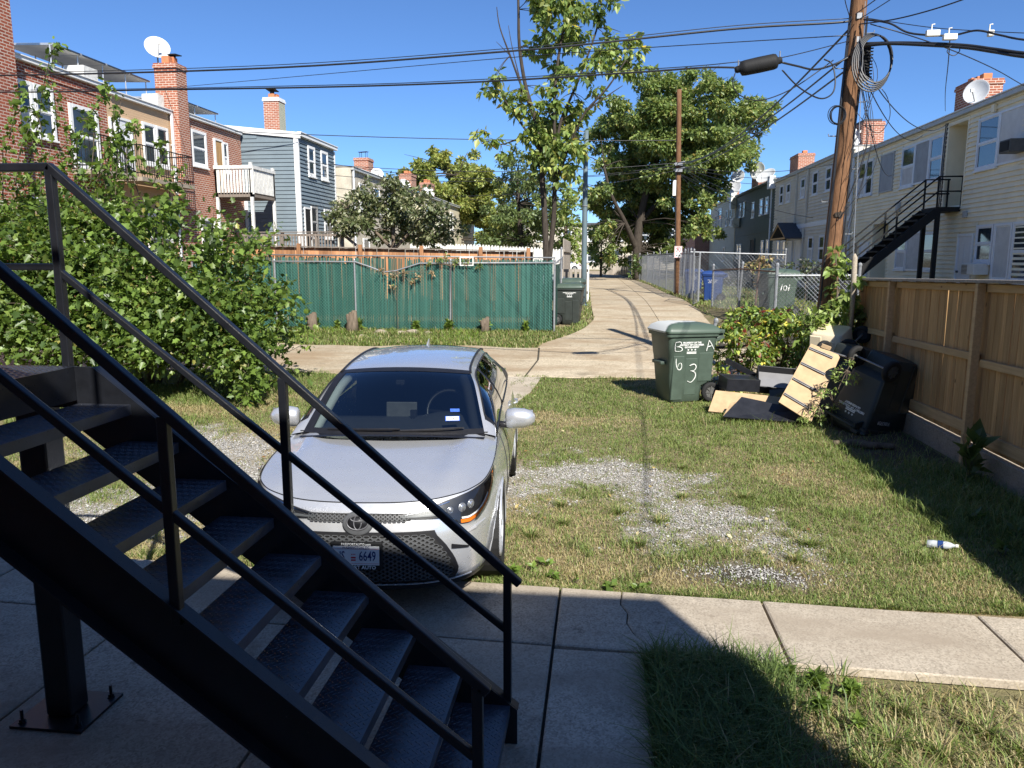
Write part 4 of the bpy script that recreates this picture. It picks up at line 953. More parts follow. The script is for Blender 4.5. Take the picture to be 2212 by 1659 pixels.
def stucco_house(label, y0, y1, ze, plane, mat, wins):
    t_ = left_house('stucco_house', label, y0, y1, ze, mat, plane)
    eave(t_, '+X', plane, y0, y1, ze, M['gutter'])
    for w_ in wins: window(t_, '+X', plane, *w_, mat=M['whitepaint'])
    return t_
s1 = stucco_house('worn stucco house behind the magnolia bush beside the blue house', 35.5, 47.5, 6.5, -11.6, M['stucco'], [(36.6, 37.6, 4.6, 5.9), (39, 40, 4.6, 5.9), (41.5, 42.5, 4.6, 5.9), (37, 38, 2, 3.3), (44, 45, 4.6, 5.9)])
downspout(s1, '+X', -11.6, 35.62, 0.9, 6.4)
chimney(s1, -14.3, -13.45, 44.4, 45.4, 6.3, 8.05, M['brick2'], 0, True)
s2 = stucco_house('low tan house far along the left row with three chimneys', 47.6, 68, 6.3, -11.2, M['palewall'], [(49, 50, 4.4, 5.7), (53, 54, 4.4, 5.7), (57, 58, 4.4, 5.7)])
chimney(s2, -13.0, -12.2, 49.5, 50.8, 6.2, 7.7, M['brick2'], 2); chimney(s2, -12.6, -11.9, 53.5, 55, 6.2, 7.5, M['brick2'], 2); chimney(s2, -12.5, -11.8, 63, 64.5, 6.2, 7.6, M['brick2'], 2)
sat_dish('satellite dish beside the capped chimney behind the blue house', (-12.7, 43.5, 6.6), (0.5, -0.8, 0.3), 0.36, 0.4)
sat_dish('satellite dish on the low tan house beside its first chimney', (-12.3, 47.9, 6.35), (0.5, -0.8, 0.3), 0.42, 0.4)
sat_dish('satellite dish on the low tan house beside its second chimney', (-11.6, 51.5, 6.3), (0.5, -0.8, 0.3), 0.42, 0.3)

# the building the photographer stands at: behind the camera, it throws the shade over the walk
own = thing('brick_building', 'brick apartment building behind the black steel stair', 'building', (-6, -4, 0))
BX, BY, BH = 3.22, -0.70, 5.40
m = MB(); m.box(-16, BX, -9.5, BY, 0.0, BH - 0.12); m.build('wall', M['brick'], own)
m = MB(); m.box(-16.05, BX + 0.0, -9.6, BY + 0.0, BH - 0.12, BH); m.build('roof', M['roofgrey'], own)
m = MB(); m.box(-12.5, -1.2, BY + 0.07, 1.2, 3.28, 3.44); m.build('shade_slab', M['conc_wall'], own)  # slab added out of view overhead, to darken the concrete at lower left
m = MB(); m.tube([(-12.4, 1.15, 4.4), (-1.25, 1.15, 4.4)], 0.025, 6); m.build('shade_slab_rail', M['blackmetal'], own)  # rail and balusters belong to the added slab, also out of view
for k in range(12):
    m = MB(); m.tube([(-12.3 + k, 1.15, 3.44), (-12.3 + k, 1.15, 4.4)], 0.015, 6); m.build('shade_slab_baluster', M['blackmetal'], own)
for a in (-13, -9.5, -4.2, 1.2):
    m = MB(); m.box(a, a + 1.1, BY + 0.002, BY + 0.06, 1.0, 2.5); w = m.build('window', M['whitepaint'], own)
    m = MB(); m.box(a + .08, a + 1.02, BY + 0.06, BY + 0.068, 1.08, 2.42); m.build('pane', M['glass'], w)
# ============================================================= FENCES
# ---- board fence on the right (its rails and posts face the yard)
FX = 4.2
ftop = lambda y: 2.10 - 0.02 * (y - 9.0)
bf = thing('board_fence', 'tall cedar board fence with rails and posts facing the yard', 'fence', (FX, 8, 0))
board_me = {}
def board(parent, x, y, z0, z1, w, th, mat, axis='Y', name='board', dog=0.0):
    """one vertical fence board, shared unit mesh scaled to its size"""
    key = (axis, mat.name, dog)
    if key not in board_me:
        k = dog
        prof = [(-0.5, 0), (0.5, 0), (0.5, 1 - k), (0.5 - k * 6, 1), (-0.5 + k * 6, 1), (-0.5, 1 - k)] if dog else [(-0.5, 0), (0.5, 0), (0.5, 1), (-0.5, 1)]
        v = []; n = len(prof)
        for d in (0, 1):
            for a, z in prof: v.append((d, a, z) if axis == 'Y' else (a, d, z))
        f = [tuple(range(n))[::-1], tuple(range(n, 2*n))] + [(i, (i+1) % n, n + (i+1) % n, n + i) for i in range(n)]
        me = mesh_from(name, v, f); bm = bmesh.new(); bm.from_mesh(me); bmesh.ops.recalc_face_normals(bm, faces=bm.faces); bm.to_mesh(me); bm.free()
        me.materials.append(mat); board_me[key] = me
    o = link(name, board_me[key], None, parent); o.location = (x, y, z0)
    o.scale = (th, w, z1 - z0) if axis == 'Y' else (w, th, z1 - z0)
    o.rotation_euler = ((random.gauss(0, 0.0025), 0, 0) if axis == 'Y' else (0, random.gauss(0, 0.003), 0)); return o
y = 2.45
while y < 13.4:
    w = random.choice((0.138, 0.138, 0.14, 0.09)); th = random.uniform(0.016, 0.02)
    board(bf, FX + 0.045 + random.uniform(0, 0.006), y + w / 2, 0.27, ftop(y) - 0.02 - random.uniform(0, 0.01), w - random.uniform(0.006, 0.013), th, M['fencewood']); y += w
posts = [3.85, 6.46, 9.08, 11.72, 13.42]
for py in posts:
    m = MB(); m.box(FX - 0.090, FX - 0.002, py - 0.034, py + 0.034, -0.05, ftop(py) - 0.025); m.build('post', M['fencerail'], bf, bev=0.006)
ends = [2.45] + posts
for a, b in zip(ends[:-1], ends[1:]):
    a2, b2 = a + (0.047 if a != 2.45 else 0), b - 0.047
    for zz, hh in ((ftop((a+b)/2) - 0.075, 0.085), (1.22, 0.085), (0.40, 0.13)):
        m = MB(); dz = ftop(b2) - ftop(a2)
        m.bar((FX + 0.02, a2, zz - dz/2), (FX + 0.02, b2, zz + dz/2), 0.042, hh); m.build('rail', M['fencerail'], bf, bev=0.004)
    m = MB(); m.bar((FX - 0.005, a - 0.02, ftop(a)), (FX - 0.005, b - 0.026, ftop(b)), 0.19, 0.034); m.build('cap_board', M['greyfence'], bf, bev=0.004)
    m = MB(); m.box(FX - 0.02, FX + 0.16, a + 0.01, b - 0.012, -0.1, 0.255); m.build('footing', M['conc_wall'], bf, bev=0.012)

# ---- chain-link helper
def chain(parent, p0, p1, z0, z1, pitch, r_, mat, name='wire_mesh', tilt=0.0, z0b=None, z1b=None):
    """woven wire: both diagonals as thin wires clipped to the panel"""
    p0, p1 = Vector((*p0, 0)), Vector((*p1, 0)); L = (p1 - p0).length; H = z1 - z0; mb = MB()
    z0b = z0 if z0b is None else z0b; z1b = z1 if z1b is None else z1b
    nrm = Vector((-(p1-p0).y, (p1-p0).x, 0)).normalized()
    def W(a, h, off):
        t_ = a / L; zz = (z0 + (z0b - z0) * t_) + h / H * ((z1 - z0) + ((z1b - z0b) - (z1 - z0)) * t_)
        return Vector((p0.x + (p1.x-p0.x)*t_, p0.y + (p1.y-p0.y)*t_, zz)) + nrm * (off + tilt * h)
    k = -H
    while k < L:
        a0, a1 = max(0, k), min(L, k + H)
        if a1 - a0 > 0.01:
            mb.tube([W(a0, a0 - k, r_), W(a1, a1 - k, r_)], r_, 3, False)
            mb.tube([W(a0, H - (a0 - k), -r_), W(a1, H - (a1 - k), -r_)], r_, 3, False)
        k += pitch
    return tag(mb.build(name, mat, parent), kind='stuff')
def pipe(parent, a, b, r_, mat=None, name='post', cap=False, n=8):
    m = MB(); m.tube([a, b], r_, n)
    if cap: m.lathe([(r_ * 1.25, -0.02), (r_ * 1.25, 0.02), (r_ * 0.8, 0.05), (0.002, 0.065)], n, Matrix.Translation(Vector(b)))
    return m.build(name, mat or M['galv'], parent, smooth=False)

# ---- green slatted chain-link fence across the alley
GY = 20.65
def gtop(x):
    s = 2.24 + 0.0 * x
    for c, wd, dp in ((-5.9, 0.75, 0.30),): s -= dp * max(0, 1 - abs(x - c) / wd)
    return s
gf = thing('slatted_fence', 'green slatted chain-link fence with sagging top rail facing the cross alley', 'fence', (-5, GY, g(-5, GY)))
def slats(parent, x0, x1, yy, top, seed, miss=0.02):
    rr = random.Random(seed); mb = MB(); x = x0
    while x < x1:
        if rr.random() > miss:
            zt_ = top(x) - rr.uniform(-0.015, 0.05) - (0.05 if rr.random() < 0.06 else 0); zb = g(x, yy) + rr.uniform(0.02, 0.07); ln = rr.gauss(0, 0.006)
            if abs(x + 5.75) < 0.55: ln += 0.10 * rr.random(); zt_ -= rr.uniform(0, 0.12)
            w = 0.0185 + rr.uniform(-0.002, 0.002); d = rr.uniform(-0.006, 0.006)
            mb.add([(x - w, yy + d, zb), (x + w, yy + d + 0.004, zb), (x + w + ln, yy + d + 0.004, zt_), (x - w + ln, yy + d, zt_),
                    (x - w, yy + d + 0.006, zb), (x + w, yy + d + 0.010, zb), (x + w + ln, yy + d + 0.010, zt_), (x - w + ln, yy + d + 0.006, zt_)],
                   [(0,1,2,3),(7,6,5,4),(3,2,6,7),(0,3,7,4),(1,5,6,2)])
        x += 0.0475
    return tag(mb.build('slat_rows', M['greenslat'], parent), kind='stuff')
slats(gf, -11.4, -1.32, GY, gtop, 4)
chain(gf, (-11.4, GY - 0.02), (-6.65, GY - 0.02), 0.42, 2.22, 0.085, 0.0040, M['greenvinyl']); chain(gf, (-6.6, GY - 0.02), (-5.0, GY - 0.05), 0.42, 1.98, 0.085, 0.0040, M['greenvinyl']); chain(gf, (-5.0, GY - 0.02), (-1.3, GY - 0.02), 0.42, 2.22, 0.085, 0.0040, M['greenvinyl'])
m = MB(); m.tube([(-11.4, GY - 0.04, 2.27), (-6.7, GY - 0.04, 2.25), (-6.3, GY - 0.04, 2.12), (-5.9, GY - 0.05, 1.97), (-5.55, GY - 0.05, 2.01), (-4.9, GY - 0.04, 2.21), (-1.25, GY - 0.04, 2.23)], 0.022, 8); m.build('top_rail', M['galv'], gf, smooth=True)
for px in (-11.4, -9.0, -6.72, -4.08, -1.25):
    pipe(gf, (px, GY - 0.03, 0.2), (px + (0.03 if px == -4.08 else 0), GY - 0.03, 2.28), 0.03 if px > -2 else 0.026, M['galv'], cap=True)
slats(gf, -10.9, -1.45, 23.5, lambda x: 2.42 - 0.012 * (x + 10), 9, 0.03)
m = MB(); m.tube([(-10.9, 23.46, 2.46), (-1.4, 23.46, 2.36)], 0.022, 8); m.build('top_rail', M['galv'], gf, smooth=True)
m = MB(); x_ = -1.25                            # return along the alley
yy = GY + 0.06
while yy < 23.4:
    m.add([(x_ - .004, yy - .02, 0.5), (x_ - .004, yy + .02, 0.5), (x_ - .004, yy + .02, 2.18), (x_ - .004, yy - .02, 2.18), (x_ + .004, yy - .02, 0.5), (x_ + .004, yy + .02, 0.5), (x_ + .004, yy + .02, 2.18), (x_ + .004, yy - .02, 2.18)], [(0,1,2,3),(7,6,5,4),(3,2,6,7),(0,4,5,1)]); yy += 0.055
tag(m.build('slat_rows', M['greenslat'], gf), kind='stuff')
pipe(gf, (-1.22, GY, 2.22), (-1.22, 23.46, 2.34), 0.022, M['galv'], 'top_rail'); pipe(gf, (-1.22, 23.46, 0.5), (-1.22, 23.46, 2.62), 0.03, M['galv'], cap=True)
hoop = thing('toy_basketball_hoop', 'small toy basketball backboard hung on the green fence top', 'hoop', (-3.6, GY - 0.1, 2.16)); hoop.scale = (0.72, 0.72, 0.72)
m = MB(); m.box(-0.26, 0.26, -0.01, 0.01, -0.02, 0.02); m.box(-0.26, 0.26, -0.01, 0.01, 0.27, 0.31); m.box(-0.26, -0.22, -0.01, 0.01, 0.02, 0.27); m.box(0.22, 0.26, -0.01, 0.01, 0.02, 0.27); m.build('backboard_frame', M['whitebox'], hoop, False)
m = MB(); m.tube([(0.1 * math.cos(k * math.pi / 6), -0.12 + 0.1 * math.sin(k * math.pi / 6), 0.03) for k in range(13)], 0.012, 6); m.build('ring', M['rust'], hoop, False)

# ---- stained board fence behind it
rfn = thing('board_fence', 'reddish brown board fence showing above the green slatted fence', 'fence', (-7.5, 25, g(-7, 25)))
x = -12.4
while x < -2.3:
    w = random.uniform(0.13, 0.15); board(rfn, x + w/2, 25.0, 0.6, 2.74 - 0.021 * (x + 11.4) - random.uniform(0, 0.015), w - 0.008, 0.02, M['redfence'], 'X'); x += w
for px in (-12.3, -10.0, -7.9, -5.85, -3.9, -2.35):
    m = MB(); m.box(px - .06, px + .06, 24.86, 24.95, 0.5, 2.86 - 0.021 * (px + 11.4)); m.build('post', M['redfence'], rfn, bev=0.006)
m = MB(); m.bar((-12.4, 24.97, 2.775), (-2.3, 24.97, 2.57), 0.16, 0.035); m.build('cap_board', M['deckwood'], rfn)
# ---- deck with balusters behind
dk_ = thing('wooden_deck', 'weathered grey wooden deck railing with stair rail below the blue house', 'deck', (-11.3, 28.5, 0.8))
m = MB(); m.box(-13.4, -9.5, 28.0, 30.6, 1.75, 1.9); m.build('deck_floor', M['deckwood'], dk_)
for px in (-13.3, -11.85, -10.55, -9.55):
    m = MB(); m.box(px - .05, px + .05, 27.95, 28.05, 0.6, 3.28); m.build('post', M['deckwood'], dk_)
for z in (2.08, 3.15): 
    m = MB(); m.box(-13.4, -9.5, 27.93, 27.97, z, z + 0.09); m.build('rail', M['deckwood'], dk_)
m = MB(); m.box(-13.45, -9.45, 27.9, 28.06, 3.285, 3.32); m.build('cap_board', M['deckwood'], dk_)
x = -13.2
while x < -9.6:
    m = MB(); m.box(x, x + 0.04, 27.9, 27.928, 2.0, 3.24); m.build('baluster', M['deckwood'], dk_); x += 0.115
m = MB(); m.bar((-9.5, 28.0, 3.2), (-8.4, 28.0, 2.3), 0.05, 0.1); m.bar((-9.5, 28.0, 2.5), (-8.4, 28.0, 1.6), 0.05, 0.1); m.build('stair_rail', M['deckwood'], dk_)
# ---- pale scalloped fence far behind
pf = thing('picket_fence', 'weathered pale grey board fence with scalloped tops beyond the magnolia', 'fence', (-5, 38, 0.8))
x = -9.5
while x < -1.6:
    w = 0.15; zt_ = 3.04 - 0.05 * (x + 7.4) * (1 if x > -7.4 else 0.3) + 0.035 * abs(math.sin((x + 9.5) * 1.3)); board(pf, x + w/2, 38.0, 0.7, zt_, w - 0.012, 0.022, M['oldwhite'] if x < -1 else M['greyfence'], 'X', dog=0.045); x += w
for z in (1.2, 2.6):
    m = MB(); m.box(-9.5, -1.6, 38.03, 38.07, z, z + 0.09); m.build('rail', M['greyfence'], pf)
lf2 = thing('board_fence', 'tall weathered board fence along the left alley edge behind the lamp pole', 'fence', (-1.5, 36, 0.8))
y = 31.0
while y < 37.8:
    w = 0.15; board(lf2, -1.55, y + w/2, 0.75, 3.1 + 0.03 * math.sin(y * 9), w - 0.012, 0.022, M['greyfence'], 'Y'); y += w
m = MB(); m.box(-1.52, -1.47, 31, 37.8, 2.6, 2.7); m.box(-1.52, -1.47, 31, 37.8, 1.3, 1.4); m.build('rail', M['greyfence'], lf2)
gt = thing('wooden_gate', 'open frame wooden gate panel beside the blue-grey lamp pole', 'gate', (-0.9, 28.5, 0.7))
for k in range(6):
    m = MB(); m.box(-1.5 + k * 0.17, -1.41 + k * 0.17, 28.48, 28.5, 0.95, 1.95); m.build('picket', M['greyfence'], gt)
m = MB(); m.box(-1.55, -0.5, 28.5, 28.55, 1.85, 1.95); m.box(-1.55, -0.5, 28.5, 28.55, 1.05, 1.15); m.build('rail', M['greyfence'], gt)
for px in (-1.5, -0.5):
    m = MB(); m.box(px - .04, px + .04, 28.5, 28.58, 0.6, 2.1); m.build('post', M['oldwhite'], gt)
ff = thing('board_fence', 'dark weathered board fence at the far end of the alley', 'fence', (1.2, 74, 0.8))
x = 0.1
while x < 2.4:
    board(ff, x + 0.075, 74.0, 0.7, 2.62, 0.135, 0.025, M['greyfence'], 'X'); x += 0.15
y = 66.0
while y < 74:
    board(ff, 2.45, y + 0.07, 0.7, 2.6, 0.135, 0.025, M['greyfence'], 'Y'); y += 0.15

# ---- chain-link fences of the yards on the right of the alley
cl = thing('chain_link_fence', 'galvanised chain-link fence along the right edge of the alley', 'fence', (3.5, 28, 0.8))
line = [(4.33, 20.0), (3.95, 23.0), (3.62, 26.0)]
line2 = [(3.36, 29.3), (3.25, 32.0), (3.2, 35.0), (3.12, 38.5), (3.05, 42), (2.98, 46), (2.9, 51), (2.7, 57)]
for i, (a, b) in enumerate(list(zip(line[:-1], line[1:])) + list(zip(line2[:-1], line2[1:]))):
    za, zb = g(*a) - 0.0, g(*b)
    h = 1.25 if i < 2 else 1.75
    chain(cl, a, b, za + 0.05, za + h, 0.10 if i < 3 else 0.16, 0.0042 if i < 3 else 0.006, M['wire'], z0b=zb + 0.05, z1b=zb + h)
    pipe(cl, (*a, za + h), (*b, zb + h), 0.02, M['rust'] if i < 2 else M['galv'], 'top_rail')
for i, (a, b) in enumerate(line + line2):
    h = 1.4 if i < 3 else 1.85; lean = 0.06 if i in (1, 4) else 0.0
    pipe(cl, (a, b, g(a, b) - 0.05), (a + lean * 1.2, b, g(a, b) + h), 0.033, M['galv'], cap=True)
pipe(cl, (4.15, 21.6, g(4.15, 21.6)), (4.22, 21.6, g(4.2, 21.6) + 1.4), 0.03, M['rust'], cap=False)
cf = thing('chain_link_fence', 'chain-link fence with twisted wire top running behind the utility pole', 'fence', (6.5, 20, 0.8))
chain(cf, (4.36, 20.0), (6.3, 20.0), 0.8, 1.98, 0.105, 0.0055, M['wire'])
pipe(cf, (4.33, 20.0, 1.92), (6.3, 20.0, 1.93), 0.024, M['galv'], 'top_rail')
for px in (4.33, 6.3): pipe(cf, (px, 19.97, 0.5), (px, 19.97, 2.18), 0.04, M['galv'], cap=True)
cg_ = thing('chain_link_gate', 'narrow chain-link gate leaf standing open by the alley', 'gate', (3.4, 27.4, 0.75))
m = MB(); q0, q1 = Vector((3.12, 27.0, 0)), Vector((3.42, 28.2, 0)); pz = [(q0.x, q0.y, 0.8), (q0.x, q0.y, 2.4), (q1.x, q1.y, 2.4), (q1.x, q1.y, 0.8), (q0.x, q0.y, 0.8)]
m.tube(pz, 0.02, 6); m.build('gate_frame', M['galv'], cg_); chain(cg_, (3.12, 27.0), (3.42, 28.2), 0.82, 2.38, 0.12, 0.003, M['wire'])
pipe(cg_, (3.45, 28.3, 0.7), (3.45, 28.3, 2.5), 0.035, M['galv'], cap=True)
ct = thing('chain_link_fence', 'taller chain-link cross fence with pale top rail and hanging vines', 'fence', (5, 30.5, 0.8))
chain(ct, (3.4, 30.5), (6.9, 30.5), 0.9, 2.56, 0.13, 0.0045, M['wire'])
pipe(ct, (3.36, 30.5, 2.58), (6.9, 30.5, 2.47), 0.028, M['galv'], 'top_rail')
for px in (3.38, 5.2, 6.9): pipe(ct, (px, 30.52, 0.6), (px, 30.52, 2.66), 0.035, M['galv'], cap=True)
# ---- low chain-link stub inside the weeds near the bins
cs = thing('chain_link_fence', 'bent chain-link fence stub inside the pokeweed behind the dumped furniture', 'fence', (2.8, 14.1, 0.05))
chain(cs, (1.75, 14.2), (3.9, 13.7), 0.08, 1.1, 0.075, 0.0028, M['wire'], tilt=0.08)
pipe(cs, (1.75, 13.85, 0.0), (2.02, 13.9, 1.25), 0.035, M['galv'], cap=True)
pipe(cs, (3.9, 13.75, 0.0), (3.9, 13.75, 1.2), 0.033, M['galv'], cap=True)
pipe(cs, (1.98, 13.92, 1.12), (3.9, 13.75, 1.12), 0.02, M['galv'], 'top_rail')
# ============================================================= VEGETATION
_P, _Yw = R(9.3), R(6.6)
def seen(px, py, Y):
    """point of the place at distance Y up the alley, measured from the photograph (2212 px wide)"""
    dx, dy = (px - 1106) / 1661.0, (py - 829.5) / 1661.0
    a = math.cos(_P) - dy * math.sin(_P); u = -math.sin(_P) - dy * math.cos(_P)
    d = Vector((-math.sin(_Yw) * a + math.cos(_Yw) * dx, math.cos(_Yw) * a + math.sin(_Yw) * dx, u))
    t_ = Y / d.y; return Vector((d.x * t_, Y, 2.35 + d.z * t_))
def crown_cloud(clumps, n_per_m2, sub, leaf, gap=0.0):
    """clumps: (center, radius): sub-clumps spread over each clump, leaves over each sub-clump"""
    P, D = [], []
    for c, r_ in clumps:
        k = max(5, int(sub * r_ ** 1.2)) if sub > 0 else 1
        d = rng.normal(size=(k, 3)); d /= np.linalg.norm(d, axis=1, keepdims=True)
        cc = np.array(c) + d * (r_ * rng.uniform(0.35, 0.98, (k, 1))) * np.array([1, 1, 0.9])
        for s in cc:
            sr = r_ * rng.uniform(0.22, 0.42); n = max(8, int(n_per_m2 * sr * sr))
            p, dd = clump_points(n, s, (sr * 1.15, sr * 1.15, sr * 0.75)); P.append(p); D.append(dd + (s - np.array(c)) / r_ * 0.5)
    return np.concatenate(P), np.concatenate(D)
def plant(name, label, cat, circles, Y, spread, leaf, dens, sub, pal, wts, trunk, bark, group=None, tmpl=LEAF, droop=0.35, base=None, clamp=True, crown='crown', jit=0.18):
    """circles (px, py, radius px) of foliage; spread = depth jitter in metres; trunk: list of (polyline of (px,py,dY), r0, r1)"""
    cl_ = []
    for q in circles:
        Yq = Y + (q[3] if len(q) > 3 else rng.uniform(-spread, spread)); c = seen(q[0], q[1], Yq); cl_.append((np.array(c), q[2] / 1661.0 * Yq))
    b = base or seen(trunk[0][0][0][0], trunk[0][0][0][1], Y)
    t_ = thing(name, label, cat, (b[0], b[1], g(b[0], b[1])), group=group)
    P, D = crown_cloud(cl_, dens, sub, leaf)
    if clamp: P[:, 2] = np.maximum(P[:, 2], gn(P[:, 0], P[:, 1]) + 0.03)
    leaves(crown, P, D, leaf, pal, wts, t_, tmpl, droop, jit=jit)
    m = MB()
    for pl, r0, r1 in trunk:
        pts = [seen(a, b_, Y + (dy or 0)) for a, b_, dy in pl]
        if pl is trunk[0][0]: pts[0].z = g(pts[0].x, pts[0].y) - 0.1
        pts = catmull(pts, 4); n_ = len(pts); m.tube(pts, [r0 + (r1 - r0) * k / (n_ - 1) for k in range(n_)], 7)
    # twigs reaching from the limbs into the clumps
    ends = [seen(a, b_, Y + (dy or 0)) for pl, r0, r1 in trunk for a, b_, dy in pl[1:]]
    for c, r_ in cl_:
        cv = Vector(c); e = min(ends, key=lambda q: (q - cv).length) if ends else Vector(b)
        for k in range(3):
            tip = cv + Vector(rng.normal(0, 0.45, 3)) * r_; mid = e.lerp(tip, 0.5) + Vector((0, 0, 0.06 * (tip - e).length)); tr = max(0.006, trunk[0][2] * 0.45)
            m.tube(catmull([e, mid, tip], 3), [tr * (1 - 0.8 * q / 6) for q in range(7)], 5)
    m.build('trunk', bark, t_, smooth=True); return t_

LEAF_GAIN = 1.75
# ---- the slender tree behind the green fence
T24 = [(1172,15,42),(1215,25,44),(1258,15,44),(1300,8,36),(1235,62,40),(1190,70,34),(1160,112,26),(1195,118,34),(1235,104,30),(1328,92,40),(1358,112,36),(1345,150,32),(1292,138,32),(1312,118,28),(1374,150,20),
       (1252,150,36),(1216,168,32),(1180,190,24),(1130,222,26),(1152,258,40),(1186,268,36),(1226,238,36),(1264,228,28),(1288,196,22),(1200,300,40),(1166,312,36),(1238,298,32),(1182,346,38),(1216,345,36),(1150,340,24),(1254,330,26),
       (1205,205,30),(1170,230,30),(1240,265,34),(1190,325,38),(1225,320,34),(1165,285,34),(1205,375,30),(1170,375,26),(1235,370,24),(1060,182,28),(1084,210,28),(1106,224,24),(1072,160,18),(1040,300,24),(1066,310,20),(1090,326,24),(1120,208,22)]
trk = [([(1184,566,0),(1178,500,0),(1172,400,0),(1168,330,0),(1155,255,0.1),(1135,185,0.2),(1122,100,0.3),(1120,20,0.3),(1118,-60,0.3)], 0.105, 0.03),
       ([(1186,566,0),(1196,470,0),(1198,400,-.1),(1200,330,-.2),(1197,250,-.3),(1203,150,-.3),(1218,60,-.2),(1240,-20,-.1)], 0.085, 0.028),
       ([(1198,405,-.1),(1218,345,-.3),(1240,290,-.5),(1266,240,-.6),(1312,190,-.7),(1352,130,-.8)], 0.06, 0.018),
       ([(1200,330,-.2),(1212,260,-.2),(1238,200,-.2),(1262,140,-.1),(1290,60,0),(1300,0,0)], 0.05, 0.02),
       ([(1168,330,0),(1142,290,.2),(1112,248,.4),(1080,202,.5),(1062,175,.6)], 0.045, 0.012),
       ([(1160,300,0),(1122,300,.3),(1082,312,.5),(1040,302,.7)], 0.04, 0.01),
       ([(1155,255,.1),(1128,190,0),(1102,120,-.1),(1080,60,-.2),(1073,15,-.2)], 0.045, 0.01),
       ([(1128,190,0),(1108,110,.2),(1098,55,.3)], 0.02, 0.007), ([(1102,120,-.1),(1072,90,-.3)], 0.015, 0.006),
       ([(1266,240,-.6),(1300,215,-.6),(1345,185,-.6)], 0.03, 0.01)]
plant('ailanthus_tree', 'slender twin-stemmed tree with drooping leaves and bare twigs behind the green fence', 'tree', T24, 24.0, 0.7, 0.20, 820, 15, [(0.13, 0.17, 0.045), (0.09, 0.13, 0.035), (0.20, 0.22, 0.065), (0.055, 0.085, 0.025), (0.33, 0.27, 0.06)], [4, 4, 2.5, 2, 0.25], trk, M['barkdark'], tmpl=LEAF, droop=0.9, clamp=False)
# ---- large maple over the alley
MP = [(1345,255,52),(1305,300,46),(1420,205,52),(1500,178,40),(1552,205,50),(1606,250,52),(1645,240,34),(1460,262,70),(1540,295,70),(1596,320,52),(1382,330,70),(1312,378,52),(1452,372,70),(1525,385,56),(1352,445,62),(1420,455,62),(1480,465,52),(1296,440,38),
      (1335,508,46),(1398,515,46),(1450,520,36),(1518,450,36),(1480,205,45),(1400,265,50),(1570,345,40),(1500,330,60),(1372,395,55),(1540,500,26),(1300,490,32),(1640,280,26),(1430,170,30),(1530,175,30),(1320,545,30),(1360,540,34),(1410,545,34),(1450,550,26),(1340,480,50),(1290,410,36),(1395,480,50),(1500,490,30),(1545,420,36),(1560,260,50),(1470,320,60),(1420,310,50)]
plant('maple_tree', 'large spreading maple tree overhanging the far alley', 'tree', MP, 58.0, 4.5, 0.25, 760, 5.8, [(0.115, 0.155, 0.046), (0.085, 0.12, 0.036), (0.17, 0.195, 0.062), (0.055, 0.08, 0.028), (0.23, 0.20, 0.07)], [4, 4, 2.5, 2, 0.5],
      [([(1378,598,0),(1376,540,0),(1382,480,0),(1400,400,0),(1430,320,0),(1470,230,0)], 0.42, 0.12), ([(1376,540,0),(1350,480,-1),(1320,420,-2),(1305,360,-2)], 0.22, 0.07), ([(1382,480,0),(1440,420,1),(1520,360,1),(1590,290,1)], 0.24, 0.07)], M['barkdark'])
# ---- trees behind the left yards
plant('oak_tree', 'broad yellow-green tree above the far left roofs', 'tree', [(900,375,40),(948,352,36),(1000,388,46),(1050,400,40),(880,412,36),(960,430,56),(1040,450,50),(1082,420,30),(920,400,40),(985,470,50),(1060,500,40),(1010,355,30),(930,470,50),(890,450,40),(1010,430,50),(960,500,45),(1090,470,36),(1030,400,40),(1070,530,30)], 62, 3, 0.27, 1050, 7, [(0.17, 0.19, 0.05), (0.12, 0.15, 0.04), (0.22, 0.22, 0.07), (0.08, 0.10, 0.03)], [3, 3, 2, 1.5],
      [([(980,590,0),(980,520,0),(985,440,0),(990,380,0)], 0.4, 0.12)], M['barkdark'])
plant('locust_tree', 'airy dark green tree between the broad tree and the slender tree', 'tree', [(1090,380,34),(1120,350,34),(1150,400,40),(1110,430,42),(1080,460,36),(1140,470,46),(1170,500,36),(1100,510,40),(1050,520,36),(1130,400,30),(1115,470,40),(1160,450,40),(1185,420,30),(1150,530,34),(1180,470,34)], 50, 2.5, 0.21, 760, 6.5, [(0.085, 0.115, 0.04), (0.06, 0.085, 0.03), (0.12, 0.15, 0.06)], [3, 3, 1.5],
      [([(1125,585,0),(1125,520,0),(1120,440,0),(1118,370,0)], 0.25, 0.08)], M['barkdark'])
plant('mulberry_tree', 'loose green tree right behind the slender tree and lamp pole', 'tree', [(1225,440,36),(1205,480,34),(1235,500,36),(1205,530,30),(1240,550,26),(1215,400,26),(1250,470,24),(1225,520,34),(1250,430,28),(1195,450,30),(1245,525,28)], 40, 1.5, 0.22, 560, 7, [(0.14, 0.18, 0.05), (0.10, 0.14, 0.04), (0.20, 0.21, 0.075)], [3, 3, 1.5],
      [([(1222,590,0),(1222,540,0),(1222,480,0),(1220,420,0)], 0.16, 0.05)], M['barkbrown'])
plant('small_tree', 'small pale green tree at the left edge of the far alley', 'tree', [(1295,520,24),(1310,545,24),(1290,560,22),(1315,505,18),(1300,575,14),(1285,535,22),(1320,560,20),(1300,490,20),(1280,505,18)], 66, 1.0, 0.24, 500, 7, [(0.17, 0.21, 0.06), (0.13, 0.17, 0.05)], [1, 1], [([(1298,597,0),(1298,560,0),(1300,520,0)], 0.12, 0.04)], M['barkbrown'])
